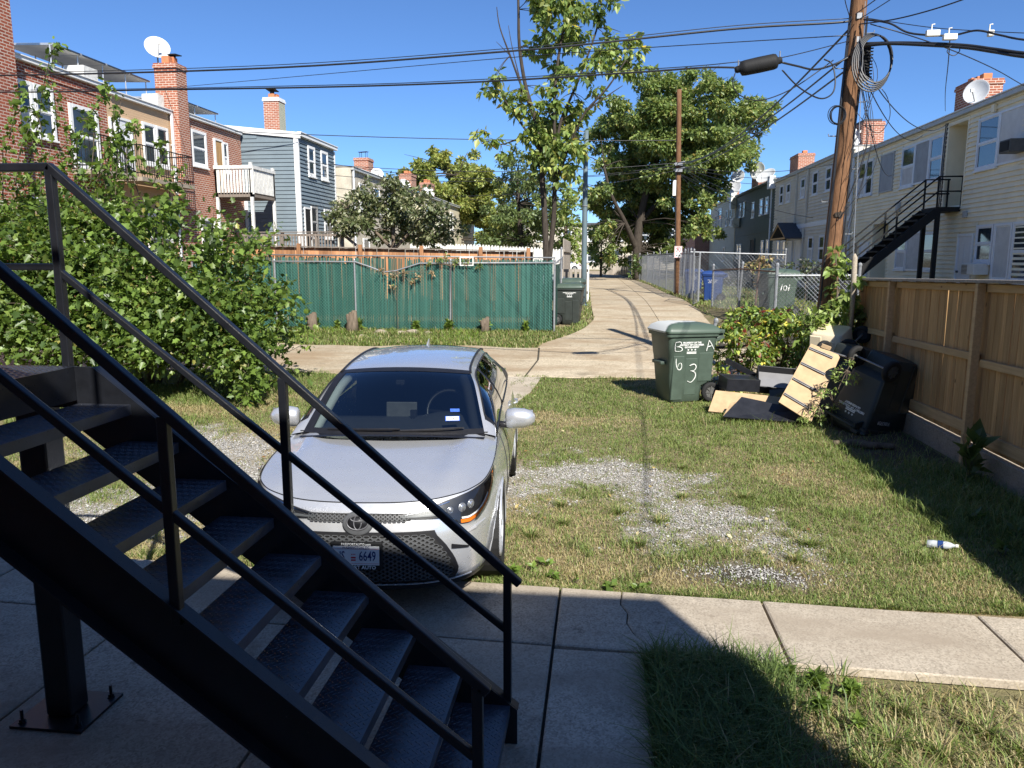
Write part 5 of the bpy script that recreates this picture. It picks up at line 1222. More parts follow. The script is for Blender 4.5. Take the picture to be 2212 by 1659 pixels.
plant('magnolia_bush', 'rounded dark magnolia bush with pale leaf undersides behind the fences', 'bush', [(738,452,40),(795,420,38),(850,415,40),(902,428,44),(948,468,42),(770,490,48),(850,488,56),(930,505,46),(980,500,28),(718,498,24),(820,455,48),(890,475,46),(790,395,18),(850,385,14)], 29.0, 0.9, 0.16, 1300, 14, [(0.055, 0.072, 0.030), (0.080, 0.098, 0.042), (0.11, 0.12, 0.06), (0.30, 0.31, 0.22), (0.15, 0.15, 0.08)], [3, 4, 3, 1.2, 1.5],
      [([(850,640,0),(850,560,0),(850,500,0),(850,440,0)], 0.12, 0.05), ([(850,540,0),(790,480,0),(750,450,0)], 0.07, 0.03), ([(850,540,0),(910,480,0),(950,460,0)], 0.07, 0.03)], M['barkbrown'], droop=0.2, base=(-8.1, 29.0, 0.8))
# ---- pokeweed and vines on the right
plant('pokeweed_bush', 'sprawling pokeweed bush with reddish stems behind the dumped furniture', 'bush', [(1600,730,32),(1665,725,34),(1680,790,30),(1590,830,20),(1720,700,24),(1556,728,26),(1598,688,30),(1650,688,34),(1700,700,34),(1580,768,30),(1640,746,38),(1704,756,38),(1556,806,20),(1618,806,24),(1740,720,26),(1570,700,22),(1630,668,22),(1690,675,20),(1735,770,30),(1545,760,18),(1660,810,24),(1548,840,12)], 13.6, 0.3, 0.09, 4600, 44,
      [(0.14, 0.19, 0.04), (0.09, 0.14, 0.03), (0.21, 0.24, 0.055), (0.36, 0.30, 0.05), (0.22, 0.06, 0.05), (0.06, 0.09, 0.025)], [4, 4, 2.5, 0.7, 0.55, 2],
      [([(1640,862,0),(1645,810,0),(1640,740,0),(1625,690,0)], 0.022, 0.008), ([(1645,850,0),(1680,800,0),(1700,740,0),(1705,700,0)], 0.02, 0.008), ([(1636,850,0),(1600,800,0),(1580,740,0),(1570,705,0)], 0.018, 0.007), ([(1640,855,.1),(1620,780,.1),(1650,700,.1)], 0.018, 0.007)], M['rust'], droop=0.55, base=(2.8, 13.6, 0.05))
plant('pole_vine', 'broad-leaved climbing vine around the utility pole foot', 'vine', [(1815,660,36),(1780,740,34),(1838,730,34),(1866,700,26),(1750,745,26),(1800,588,22),(1812,630,28),(1794,676,34),(1836,692,30),(1772,716,30),(1846,648,18),(1822,575,14),(1806,548,12),(1820,730,28),(1760,690,20),(1850,610,10)], 13.0, 0.2, 0.12, 1900, 36, [(0.16, 0.21, 0.06), (0.12, 0.17, 0.045), (0.22, 0.27, 0.09), (0.08, 0.12, 0.03)], [4, 3, 2, 2],
      [([(1790,760,0),(1795,700,0),(1808,640,0),(1806,570,0)], 0.015, 0.006), ([(1800,760,0),(1830,690,0),(1845,640,0),(1850,605,0)], 0.012, 0.005)], M['barkbrown'], droop=0.7, base=(3.75, 13.1, 0.05))
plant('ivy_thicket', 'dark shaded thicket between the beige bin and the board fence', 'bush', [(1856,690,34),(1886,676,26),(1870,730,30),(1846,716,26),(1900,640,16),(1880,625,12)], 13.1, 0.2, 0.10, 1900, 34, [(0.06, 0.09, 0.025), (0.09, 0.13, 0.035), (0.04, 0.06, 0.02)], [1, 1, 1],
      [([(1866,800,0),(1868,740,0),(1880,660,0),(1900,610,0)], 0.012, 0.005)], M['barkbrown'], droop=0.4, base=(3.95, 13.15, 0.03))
plant('weed_clump', 'tangled fine-leaved weeds between the dumped boards and the overturned bins', 'weeds', [(1790,850,24),(1760,878,22),(1815,822,20),(1830,780,14),(1845,810,14),(1740,898,16),(1800,880,18),(1775,905,14),(1808,800,12),(1735,905,12)], 10.95, 0.2, 0.05, 3800, 60, [(0.15, 0.21, 0.06), (0.11, 0.16, 0.04), (0.21, 0.25, 0.09)], [1, 1, 0.7],
      [([(1800,915,0),(1800,870,0),(1830,800,0),(1845,775,0)], 0.008, 0.003), ([(1790,915,0),(1770,880,0),(1750,870,0)], 0.008, 0.003)], M['barkbrown'], tmpl=LEAF_LONG, droop=0.1, base=(3.1, 10.95, 0.0))
plant('weed_clump', 'tall feathery weeds rising between the pokeweed and the pole vine', 'weeds', [(1716,790,20),(1728,750,22),(1745,720,18),(1710,820,16),(1735,690,12)], 13.1, 0.15, 0.06, 3500, 60, [(0.13, 0.19, 0.055), (0.10, 0.15, 0.04)], [1, 1],
      [([(1722,850,0),(1726,790,0),(1738,700,0)], 0.01, 0.004)], M['barkbrown'], tmpl=LEAF_LONG, droop=0.1, base=(3.2, 13.1, 0.03))
plant('fence_vine', 'dry brown and green vine hanging on the tall chain-link cross fence', 'vine', [(1636,562,18),(1648,585,22),(1622,580,16),(1655,612,18),(1662,560,12),(1640,605,18)], 30.4, 0.12, 0.11, 1300, 22, [(0.20, 0.15, 0.08), (0.13, 0.15, 0.05), (0.26, 0.20, 0.11)], [2, 2, 1],
      [([(1640,640,0),(1640,600,0),(1640,560,0)], 0.012, 0.006)], M['barkbrown'], base=(5.3, 30.4, 0.8))
plant('fence_vine', 'dark vine mat over the fence before the grey-tan house', 'vine', [(1705,572,18),(1730,578,20),(1755,580,20),(1780,582,16),(1715,598,16),(1745,598,18),(1775,602,16)], 25.6, 0.15, 0.10, 1500, 26, [(0.045, 0.06, 0.03), (0.06, 0.08, 0.035), (0.10, 0.10, 0.08)], [2, 2, 1],
      [([(1740,640,0),(1740,600,0),(1740,575,0)], 0.015, 0.006)], M['barkbrown'], base=(6.2, 25.6, 1.0))
plant('fence_vine', 'green vine trailing along the top rail of the green slatted fence', 'vine', [(945,563,9),(965,560,10),(985,563,9),(1005,566,8),(925,570,7),(1035,572,7)], 20.55, 0.05, 0.07, 2600, 60, [(0.12, 0.17, 0.045), (0.09, 0.13, 0.035), (0.2, 0.17, 0.08)], [2, 2, 1],
      [([(978,712,0),(976,640,0),(974,575,0)], 0.012, 0.006)], M['barkbrown'], base=(-4.1, 20.55, 0.37))
plant('fence_vine', 'dry brown tendrils hanging over the sagging part of the green fence', 'vine', [(822,585,9),(848,596,10),(872,590,9),(905,596,9),(935,588,8),(890,610,8),(850,620,7)], 20.5, 0.04, 0.06, 700, 22, [(0.26, 0.19, 0.11), (0.18, 0.13, 0.07), (0.13, 0.15, 0.05)], [2, 2, 0.6],
      [([(860,712,0),(858,650,0),(862,590,0)], 0.008, 0.004)], M['barkbrown'], base=(-5.9, 20.5, 0.37))
plant('lilac_shrub', 'low grey-purple shrub in the chain-link yard behind the blue bin', 'bush', [(1540,590,16),(1560,600,16),(1580,608,16),(1525,600,12)], 34, 0.6, 0.09, 1200, 16, [(0.16, 0.15, 0.12), (0.13, 0.13, 0.14), (0.10, 0.12, 0.05)], [1, 1, 1], [([(1555,650,0),(1555,620,0),(1555,595,0)], 0.02, 0.008)], M['barkbrown'], base=(4.9, 34, 0.8))
plant('alley_shrub', 'dark shrub beneath the maple at the right alley fence', 'bush', [(1372,575,14),(1392,580,16),(1385,560,14),(1405,590,10),(1365,592,10)], 56, 0.6, 0.22, 500, 9, [(0.05, 0.08, 0.025), (0.07, 0.10, 0.03)], [1, 1], [([(1385,600,0),(1385,580,0),(1385,565,0)], 0.04, 0.02)], M['barkdark'], base=(2.9, 56, 0.8))

LEAF_GAIN = 1.0
# ---- the large leafy bush on the left
bush = thing('mulberry_bush', 'large bright green lobed-leaf bush beside the steel stair', 'bush', (-8.4, 13.2, g(-8, 13)))
bx = [-13.5, -11.0, -10.2, -9.5, -8.5, -8.06, -7.05, -6.2, -5.9, -5.5, -5.2]; bz = [4.0, 3.9, 3.95, 4.0, 3.9, 3.7, 3.55, 3.4, 2.9, 1.9, 0.7]
def btop(x): return np.interp(x, bx, bz)
P, D = [], []; stems = MB(); nsh = 1100
for k in range(nsh):
    x = rng.uniform(-12.8, -5.35); ztop = float(btop(x)) * rng.uniform(0.90, 1.04)
    y = rng.uniform(11.3, 14.2)
    yn = 11.0 + 0.55 * max(0, (x + 9)) * 0.35
    h = ztop * math.sqrt(max(0.05, 1 - ((y - 13.4) / 2.6) ** 2)) if y < 13.4 else ztop
    z = h * rng.uniform(0.12, 1.0) ** 0.8 + 0.1
    # push each shoot to the outer skin that faces the open yard or the sky
    if rng.random() < 0.6: y = 13.4 - 2.4 * math.sqrt(max(0, 1 - (z / (ztop + 0.1)) ** 2)) * rng.uniform(0.8, 1.02)
    if fbm(x * 1.1 + y * 0.6, z * 1.3 + y * 0.3, 1.0, 17) < 0.40: continue          # open gaps between the shoots
    tip = Vector((x, y, z)); root = Vector((x * 0.6 + -8.2 * 0.4, 13.5, max(0.15, z * 0.55 - 0.3)))
    dirv = (tip - root).normalized(); ln = rng.uniform(0.5, 1.1); st_ = tip - dirv * ln + Vector(rng.normal(0, 0.08, 3))
    tip2 = tip + Vector((0, 0, -0.06))
    path = catmull([st_, st_.lerp(tip2, 0.5) + Vector((0, 0, 0.08)), tip2], 3)
    if k % 2 == 0: stems.tube(path, [0.010, 0.009, 0.008, 0.007, 0.006, 0.004, 0.003], 4)
    n = int(rng.integers(34, 58)); tt = rng.random(n)
    base = np.array([[*(st_.lerp(tip2, float(q)) + Vector((0, 0, 0.08 * math.sin(math.pi * q))))] for q in tt])
    off = rng.normal(0, 0.11, (n, 3)); P.append(base + off); D.append(off * 6 + np.array(dirv) * 0.3)
P = np.concatenate(P); D = np.concatenate(D); P[:, 2] = np.maximum(P[:, 2], 0.05)
leaves('crown', P, D, 0.10, [(0.12, 0.185, 0.035), (0.15, 0.23, 0.045), (0.085, 0.14, 0.03), (0.21, 0.28, 0.07), (0.055, 0.095, 0.025), (0.26, 0.25, 0.06)], [4, 3, 3, 1.3, 2, 0.25], bush, LOBED, 0.3, sizevar=0.42)
# long shoots above the mass
P, D = [], []
for pts in ([(70,330,13.0),(85,250,12.8),(95,180,12.6),(112,115,12.5),(128,95,12.4)], [(150,330,13.0),(185,270,12.8),(215,215,12.7),(232,182,12.6)], [(20,300,12.6),(35,235,12.5),(50,190,12.4)], [(300,420,13.2),(262,300,13),(285,270,13)], [(330,400,13.4),(350,345,13.3),(345,300,13.2)], [(395,420,13.4),(390,360,13.4)],
            [(120,240,12.9),(100,200,12.8)], [(575,740,12.6),(592,752,12.5),(604,758,12.4)], [(560,640,12.8),(600,650,12.7),(640,655,12.6)], [(200,420,12.6),(225,340,12.5),(240,300,12.4)],
            *[[(px, 430 - 30 * (k % 3), 12.5 + 0.1 * (k % 7)), (px + 12 * math.sin(k), 350 - 25 * (k % 4), 12.4 + 0.1 * (k % 7)), (px + 30 * math.sin(k * 1.7), 300 - 22 * (k % 5), 12.3 + 0.1 * (k % 7))] for k, px in enumerate(range(6, 330, 27))]):
    pp = catmull([seen(*q) for q in pts], 5); stems.tube(pp, [0.011 - 0.007 * i / (len(pp) - 1) for i in range(len(pp))], 5)
    for p in pp[1:]:
        k = 5; P.append(np.array([[*p]] * k) + rng.normal(0, 0.055, (k, 3))); D.append(rng.normal(0, 1, (k, 3)))
leaves('shoot_leaves', np.concatenate(P), np.concatenate(D), 0.10, [(0.13, 0.20, 0.04), (0.17, 0.25, 0.05), (0.09, 0.15, 0.03)], [1, 1, 1], bush, LOBED, 0.5)
for k in range(7):
    a = rng.uniform(-10.5, -6.5); stems.tube(catmull([(-8.4 + (a + 8.4) * 0.3, 13.4, 0.0), (a * 0.7 - 8.4 * 0.3, 13.3, 1.3), (a, 13.2, float(btop(a)) * 0.85)], 5), [0.05 - 0.035 * i / 10 for i in range(11)], 6)
stems.build('stem', M['barkbrown'], bush, smooth=True)['kind'] = 'stuff'

LEAF_GAIN = 1.0
# ---- small weeds
def rosette(label, spots, leaf, n, pal, group, h=0.6, cat='weed', name='broadleaf_weed', tmpl=LEAF):
    for (x, y, s) in spots:
        z = g(x, y); t_ = thing(name, label, cat, (x, y, z), group=group); k = int(n * s)
        ang = rng.uniform(0, 6.28, k); P = np.stack([x + np.cos(ang) * leaf * 0.25 * s * rng.random(k), y + np.sin(ang) * leaf * 0.25 * s * rng.random(k), z + 0.01 + rng.random(k) * h * leaf], 1)
        D = np.stack([np.cos(ang), np.sin(ang), rng.uniform(-0.1, h, k)], 1) * 2.5
        leaves('leaf_rosette', P, D, leaf * s, pal, [1] * len(pal), t_, tmpl, -0.3)
        m = MB()
        for q in range(4): m.tube([(x, y, z - 0.01), (x + random.uniform(-.5, .5) * leaf, y + random.uniform(-.5, .5) * leaf, z + h * leaf)], 0.0025, 4)
        m.build('stem', M['barkbrown'], t_)['kind'] = 'stuff'
BG = [(0.15, 0.235, 0.045), (0.20, 0.29, 0.06), (0.11, 0.175, 0.035)]
rosette('low broadleaf weed sprouting at the far sidewalk edge', [(0.10, 5.24, 1.0), (0.30, 5.22, 0.8), (0.36, 5.28, 0.7), (-0.32, 5.40, 0.8), (-0.48, 5.52, 0.7), (-0.62, 5.44, 1.0), (-0.15, 5.33, 0.6), (-0.38, 5.62, 0.9)], 0.065, 18, BG, 'weeds at the far sidewalk edge')
rosette('bright green leafy weed growing against the near sidewalk edge', [(1.22, 4.10, 1.3), (1.38, 4.02, 1.2), (1.08, 4.16, 1.0), (1.18, 3.85, 1.1), (1.32, 3.70, 0.9)], 0.042, 110, BG, 'weeds at the near sidewalk edge', 1.3)
def tuft(label, spots, h, n, dry, group):
    """a loose clump of grass blades"""
    for (x, y, s) in spots:
        z = g(x, y); t_ = thing('grass_tuft', label, 'grass tuft', (x, y, z), group=group); k = int(n * s)
        ang = rng.uniform(0, 6.28, k); rad = np.abs(rng.normal(0, 0.045 * s, k)); px = x + np.cos(ang) * rad; py = y + np.sin(ang) * rad
        hh = h * s * np.clip(rng.normal(0.8, 0.3, k), 0.3, 1.4); ln = np.clip(rng.normal(0.9, 0.45, k), 0.1, 2); a2 = ang + rng.normal(0, 0.6, k)
        d = np.stack([np.cos(a2) * ln, np.sin(a2) * ln, np.zeros(k)], 1) * hh[:, None]; sd = np.stack([-np.sin(a2), np.cos(a2), np.zeros(k)], 1) * (0.004 + 0.004 * rng.random(k))[:, None]; uu = np.zeros((k, 3)); uu[:, 2] = hh
        inst_mesh('blades', BL[0], BL[1], np.stack([d, sd, uu], 2), np.stack([px, py, np.full(k, z - 0.005)], 1), blade_cols(k, np.full(k, dry)), M['grass'], t_)
        m = MB(); m.tube([(x, y, z - 0.01), (x + 0.02, y, z + h * s * 1.2)], 0.0018, 4); m.build('seed_stalk', M['barkbrown'], t_)
tuft('grassy weed tuft on the dry soil beside the sidewalk', [(1.65, 3.55, 1), (1.95, 3.75, 1), (2.15, 3.45, 1), (1.5, 3.35, 1.1), (2.4, 3.9, 0.9), (1.8, 3.2, 1), (1.45, 3.6, 1.2), (1.6, 3.9, 1), (1.3, 3.4, 1.2), (2.05, 3.6, 1.1), (2.3, 3.6, 1)], 0.09, 150, 0.3, 'tufts on the dry soil')
tuft('coarse grass tuft growing through the gravel of the yard', [(0.55, 6.75, 1), (0.2, 6.95, 1.1), (0.85, 7.5, 0.9), (1.45, 7.55, 1.2), (-0.3, 6.6, 1), (1.75, 6.3, 1.2), (0.35, 6.15, 1), (-0.55, 6.25, 1.1), (-0.35, 7.1, 1), (1.55, 5.95, 1.1), (0.95, 8.6, 0.9)], 0.075, 150, 0.25, 'tufts in the gravel')
rosette('large-leaved weed in the shade at the board fence foot', [(3.95, 8.5, 1.0)], 0.22, 22, [(0.06, 0.10, 0.03), (0.09, 0.13, 0.04)], None, 2.2)
rosette('leafy weed in the fence shade on the yard grass', [(3.35, 7.0, 1), (3.5, 6.6, 0.9), (3.2, 6.2, 0.8)], 0.10, 14, [(0.06, 0.10, 0.03), (0.09, 0.14, 0.04)], 'weeds in the fence shade', 0.9)
rosette('bright ground vine climbing the foot of the green slatted fence', [(-7.85, 20.5, 1.5), (-6.6, 20.45, 1.6), (-5.0, 20.5, 1.2), (-4.1, 20.5, 1.4), (-3.1, 20.45, 1.6), (-2.0, 20.5, 1.1), (-8.8, 20.3, 1.5), (-7.2, 20.45, 1.0)], 0.09, 90, [(0.15, 0.22, 0.04), (0.11, 0.17, 0.035), (0.2, 0.27, 0.05)], 'vines at the green fence foot', 2.6)
for x, y, s, lab in ((-7.9, 20.35, 1.0, 'jagged cut tree stump wrapped in vine below the green fence'), (-6.75, 20.3, 1.15, 'split pale tree stump leaning at the green fence foot'), (-3.1, 20.35, 0.8, 'small shrubby cut stump before the green fence')):
    t_ = thing('tree_stump', lab, 'stump', (x, y, g(x, y)))
    m = MB(); z = g(x, y); n = 9; rr = [0.16 * s, 0.13 * s, 0.12 * s, 0.125 * s]
    for i in range(3): m.tube([(x, y, z - 0.05), (x + 0.03, y, z + 0.2 * s), (x + (i - 1) * 0.09, y, z + 0.42 * s + i * 0.05)], [0.17 * s, 0.13 * s, 0.06 * s], n)
    m.build('trunk', M['barkbrown'], t_, smooth=True)
    m = MB()
    for i in range(3): m.lathe([(0.002, 0), (0.055 * s, 0)], 9, Matrix.Translation((x + (i - 1) * 0.09, y, z + 0.424 * s + i * 0.05)))
    m.build('cut_face', M['particle'], t_)
for x, y, s in ((-5.9, 20.15, 1.0), (-5.3, 20.1, 0.8), (-5.05, 20.2, 1.1), (-4.6, 20.15, 0.7), (-6.2, 19.5, 0.6)):
    m = MB(); bm = bmesh.new(); bmesh.ops.create_icosphere(bm, subdivisions=2, radius=0.14 * s)
    for v_ in bm.verts: v_.co = Vector((v_.co.x * 1.3, v_.co.y, v_.co.z * 0.6)) * (1 + random.uniform(-0.14, 0.14)) + Vector((x, y, g(x, y) + 0.02))
    me = bpy.data.meshes.new('rock'); bm.to_mesh(me); bm.free(); o = link('rock', me, M['conc_wall']); tag(o, 'pale broken rock lying on the verge below the green fence', 'rock', 'rocks on the green verge')
# fallen leaves
for x, y, zz, lab in ((-1.05, 2.75, 0.052, 'curled dry leaf lying on the concrete beneath the stair'),):
    m = MB(); m.add([(x - .04, y, zz), (x, y + .02, zz + .035), (x + .045, y, zz + .004), (x + .005, y - .018, zz + .012)], [(0, 3, 1), (1, 3, 2)]); tag(m.build('fallen_leaf', M['particle']), lab, 'leaf')
n = 260; x = rng.uniform(-7, 3.5, n); y = rng.uniform(6, 20.3, n); k = ((y < 14.4) | (y > 18.4)) & (x < 3.2); x, y = x[k], y[k]; n = len(x)
o = inst_mesh('leaf_litter', LEAF[0], LEAF[1], rot_mats(rng.normal(size=(n, 3)) * np.array([1, 1, 0.15]), rng.normal(0, 0.5, n), np.full(n, 0.055)), np.stack([x, y, gn(x, y) + 0.03], 1), leaf_cols(n, [(0.42, 0.33, 0.12), (0.30, 0.17, 0.07), (0.5, 0.44, 0.25)], [1, 1, 1]), M['leaf'], None, 'stuff')
tag(o, 'scattered dry fallen leaves over the yard grass and verge', 'leaf litter')
# ============================================================= POLES AND CABLES
up_ = thing('utility_pole', 'rough brown wooden utility pole hung with cable coils beside the board fence', 'pole', (3.70, 13.5, 0.0))
PB, PT = Vector((3.70, 13.5, -0.1)), Vector((4.0, 13.5, 7.6))
def pole_at(z): return PB.lerp(PT, (z - PB.z) / (PT.z - PB.z))
m = MB(); pts = []; rr = []
for k in range(31):
    z = -0.1 + 7.7 * k / 30; pts.append(pole_at(z)); rr.append(0.150 - 0.032 * k / 30)
m.tube(pts, rr, 16); v0 = m.v
for i, p in enumerate(v0):
    z = p.z; c = pole_at(z); d = p - c; w = 1 + 0.035 * math.sin(7 * math.atan2(d.y, d.x) + z * 0.8) + random.uniform(-0.012, 0.012)
    if 2.9 < z < 3.1 and d.y < 0: w *= 0.90
    m.v[i] = c + d * w
m.build('shaft', M['polewood'], up_, smooth=True)
# splintered notch
m = MB()
for k in range(9):
    a = -1.9 + k * 0.09; c = pole_at(3.05); p = c + Vector((math.cos(a), math.sin(a), 0)) * 0.136; m.obox(p, (0.025, 0.012, random.uniform(0.05, 0.12)), Euler((random.uniform(-.2, .2), 0, a + 1.57)))
m.build('notch_splinters', M['barkdark'], up_)
for k in range(9):
    z = 1.7 + k * 0.52; sgn = -1 if k % 2 else 1; c = pole_at(z); r0 = 0.125
    m = MB(); m.tube([c + Vector((sgn * r0, -0.03, 0)), c + Vector((sgn * (r0 + 0.14), -0.05, 0)), c + Vector((sgn * (r0 + 0.145), -0.05, 0.035))], 0.009, 6); m.build('step_peg', M['galv'], up_)
for z in (6.1, 5.75):
    c = pole_at(z); m = MB(); m.obox(c + Vector((0, -0.128, 0)), (0.085, 0.02, 0.085)); m.build('bolt_plate', M['galv'], up_)
m = MB(); c = pole_at(5.55); m.obox(c + Vector((-0.02, -0.13, 0)), (0.035, 0.03, 0.5)); m.build('strap', M['rust'], up_)
m = MB(); c = pole_at(5.4) + Vector((0.18, -0.06, 0)); m.obox(c, (0.11, 0.12, 0.52))
for k in range(10): m.obox(c + Vector((0.03, -0.065, -0.22 + k * 0.048)), (0.12, 0.03, 0.018))
m.build('terminal_block', M['black'], up_)
for k, (dx, w) in enumerate(((-0.128, 0.014), (-0.115, 0.011), (0.122, 0.011), (0.135, 0.009))):
    m = MB(); m.tube([pole_at(z) + Vector((dx, -0.08 - 0.02 * math.sin(z * 2 + k), 0)) for z in np.linspace(1.0 if k < 2 else 2.5, 6.1, 14)], w, 6); m.build('riser_cable', M['cable'], up_)
def ring(c, rx, rz, n=28, tilt=0.0, start=0, end=1): return [Vector(c) + Vector((rx * math.cos(2*math.pi*(start + (end-start)*k/n)), tilt * math.sin(2*math.pi*k/n) , rz * math.sin(2*math.pi*(start + (end-start)*k/n)))) for k in range(n + 1)]
for k in range(5):
    m = MB(); m.tube(ring((4.12 + 0.012 * k, 13.22 - 0.015 * k, 5.36 + 0.01 * k), 0.29 - 0.012 * k, 0.44 - 0.02 * k, tilt=0.05), 0.013, 6); m.build('cable_coil', M['cable'], up_)
for k in range(6):
    m = MB(); m.tube(ring((3.67 + random.uniform(-.015, .015), 13.28 - 0.012 * k, 4.59 + random.uniform(-.01, .01)), 0.115 + random.uniform(-.012, .012), 0.15 + random.uniform(-.015, .015), tilt=0.03), 0.007, 5); m.build('cable_coil', M['cable'], up_)
rr_ = random.Random(3)
for k in range(9):                         # loose drop wires
    x0 = 3.98 + rr_.uniform(-.05, .12); z0 = rr_.uniform(4.6, 5.7); x1 = 3.9 + rr_.uniform(-.15, .15); z1 = rr_.uniform(2.6, 4.2)
    m = MB(); m.tube(catmull([(x0, 13.3, z0), (x0 + rr_.uniform(.02, .22), 13.2, (z0 + z1) / 2 + rr_.uniform(-.2, .3)), (x1, 13.28, z1)], 6), 0.005, 5); m.build('drop_wire', M['cable'], up_)
m = MB(); m.tube(catmull([(4.05, 13.3, 5.2), (4.35, 13.2, 4.9), (4.45, 13.2, 4.55), (4.3, 13.2, 4.3), (4.05, 13.25, 4.45)], 6), 0.006, 5); m.build('drop_wire', M['cable'], up_)

guy = thing('guy_wire', 'steel guy wire with a worn white guard strip beside the pole', 'guy wire', (3.97, 12.9, 0))
m = MB(); m.tube([(3.98, 12.88, 0), (3.96, 12.92, 2.4), (4.0, 13.34, 6.3)], 0.006, 5); m.build('wire', M['wire'], guy)
m = MB(); m.tube([(3.985, 12.86, 1.25), (3.978, 12.86, 1.8), (3.968, 12.865, 2.36), (3.967, 12.87, 2.42)], [0.03, 0.042, 0.042, 0.012], 10); m.build('guard', M['conc_wall'], guy, smooth=True)

fp = thing('utility_pole', 'plain brown wooden utility pole carrying the no-parking sign up the alley', 'pole', (3.2, 33.3, 0.8))
m = MB(); m.tube([(3.18 - 0.2 * k / 12, 33.3, 0.7 + 8.4 * k / 12) for k in range(13)], [0.125 - 0.03 * k / 12 for k in range(13)], 12); m.build('shaft', M['polewood'], fp, smooth=True)
for z in (6.15, 5.9):
    m = MB(); m.obox((3.05, 33.12, z), (0.3, 0.1, 0.12)); m.tube([(2.85, 33.1, z), (3.3, 33.1, z + 0.1)], 0.03, 6); m.build('clamp', M['galv'], fp)
m = MB(); m.obox((2.9, 33.1, 5.2), (0.13, 0.05, 0.62)); m.build('riser_guard', M['whitebox'], fp)
m = MB(); m.tube([(3.07, 33.12, 0.9), (3.0, 33.12, 4.0), (2.95, 33.15, 6.0)], 0.02, 6); m.build('riser_cable', M['cable'], fp)
sg = thing('parking_sign', 'white no-parking sign with red circle and arrow on the far utility pole', 'sign', (3.14, 33.05, 2.6))
m = MB(); m.box(-0.16, 0.16, -0.006, 0, -0.24, 0.24); m.build('plate', M['whitepaint'], sg, False, bev=0.004)
def on_plate(x, z): return Vector((x, -0.008, z))
m = MB()
for a, b in (((-.145, -.225), (.145, -.225)), ((.145, -.225), (.145, .225)), ((.145, .225), (-.145, .225)), ((-.145, .225), (-.145, -.225))): m.bar(on_plate(*a), on_plate(*b), 0.012, 0.004, (0, 1, 0))
n = 22
for k in range(n):
    a, b = 2*math.pi*k/n, 2*math.pi*(k+1)/n; m.bar(on_plate(.10*math.cos(a), .09 + .10*math.sin(a)), on_plate(.10*math.cos(b), .09 + .10*math.sin(b)), 0.022, 0.004, (0, 1, 0))
m.bar(on_plate(-.07, .16), on_plate(.07, .02), 0.02, 0.006, (0, 1, 0)); m.build('red_marking', M['redsign'], sg, False)
m = MB(); m.bar(on_plate(-.035, .03), on_plate(-.035, .15), 0.022, 0.003, (0, 1, 0)); m.bar(on_plate(-.035, .14), on_plate(.03, .14), 0.02, 0.003, (0, 1, 0)); m.bar(on_plate(.03, .15), on_plate(.03, .08), 0.02, 0.003, (0, 1, 0)); m.bar(on_plate(.03, .09), on_plate(-.035, .09), 0.02, 0.003, (0, 1, 0)); m.bar(on_plate(-.0, .09), on_plate(.04, .03), 0.02, 0.003, (0, 1, 0))
m.bar(on_plate(-.09, -.15), on_plate(.09, -.15), 0.02, 0.003, (0, 1, 0)); m.bar(on_plate(.09, -.15), on_plate(.05, -.12), 0.016, 0.003, (0, 1, 0)); m.bar(on_plate(.09, -.15), on_plate(.05, -.18), 0.016, 0.003, (0, 1, 0)); m.bar(on_plate(-.09, -.15), on_plate(-.05, -.12), 0.016, 0.003, (0, 1, 0)); m.bar(on_plate(-.09, -.15), on_plate(-.05, -.18), 0.016, 0.003, (0, 1, 0))
m.build('black_marking', M['black'], sg, False)

lp = thing('lamp_pole', 'tall blue-grey painted steel pole at the left alley edge', 'pole', (-0.62, 27.1, 0.72))
m = MB(); m.tube([(-0.62, 27.1, 0.6), (-0.62, 27.1, 2.2), (-0.62, 27.1, 5.0), (-0.60, 27.1, 6.6)], [0.10, 0.095, 0.085, 0.07], 14); m.build('shaft', M['bluegreypole'], lp, smooth=True)
m = MB(); m.lathe([(0.11, 0), (0.11, 0.03)], 14, Matrix.Translation((-0.62, 27.1, 4.1))); m.build('band', M['galv'], lp)
m = MB(); m.lathe([(0.17, 0), (0.17, 0.03), (0.12, 0.06)], 14, Matrix.Translation((-0.62, 27.1, g(-0.62, 27.1)))); m.build('base_flange', M['bluegreypole'], lp)
fl = thing('street_lamp', 'thin grey street lamp with a curved arm far behind the pale fence', 'street lamp', (-5.45, 55, 0.8))
m = MB(); m.tube(catmull([(-5.45, 55, 0.7), (-5.45, 55, 6.4), (-5.4, 55, 7.3), (-5.1, 55, 7.75), (-4.8, 55, 7.8)], 5), 0.09, 8); m.build('shaft', M['galv'], fl)
m = MB(); m.obox((-4.6, 55, 7.77), (0.5, 0.2, 0.12)); m.build('lamp_head', M['galv'], fl)

def cable(label, pts, r_, name='overhead_cable', per=7, mat=None, group='overhead cables'):
    m = MB(); m.tube(catmull(pts, per), r_, 5); o = m.build(name, mat or M['cable'], smooth=True); return tag(o, label, 'cable', group)
def sag(a, b, s, n=6): 
    a, b = Vector(a), Vector(b); return [a.lerp(b, k / n) - Vector((0, 0, s * 4 * (k / n) * (1 - k / n))) for k in range(n + 1)]
S = lambda L: [seen(*q) for q in L]
cable('thick upper cable bundle spanning from the utility pole over the left roofs', S([(1834, 46, 13.4), (1790, 50, 13.4), (1590, 62, 13.5), (1300, 92, 13.6), (1106, 110, 13.7), (600, 146, 14), (0, 163, 14.4), (-600, 168, 14.8)]), 0.017)
cable('bare strand lashed above the thick upper cable bundle', S([(1834, 40, 13.38), (1590, 55, 13.48), (1300, 86, 13.58), (1106, 104, 13.7), (600, 140, 14), (0, 158, 14.4), (-600, 164, 14.8)]), 0.007)
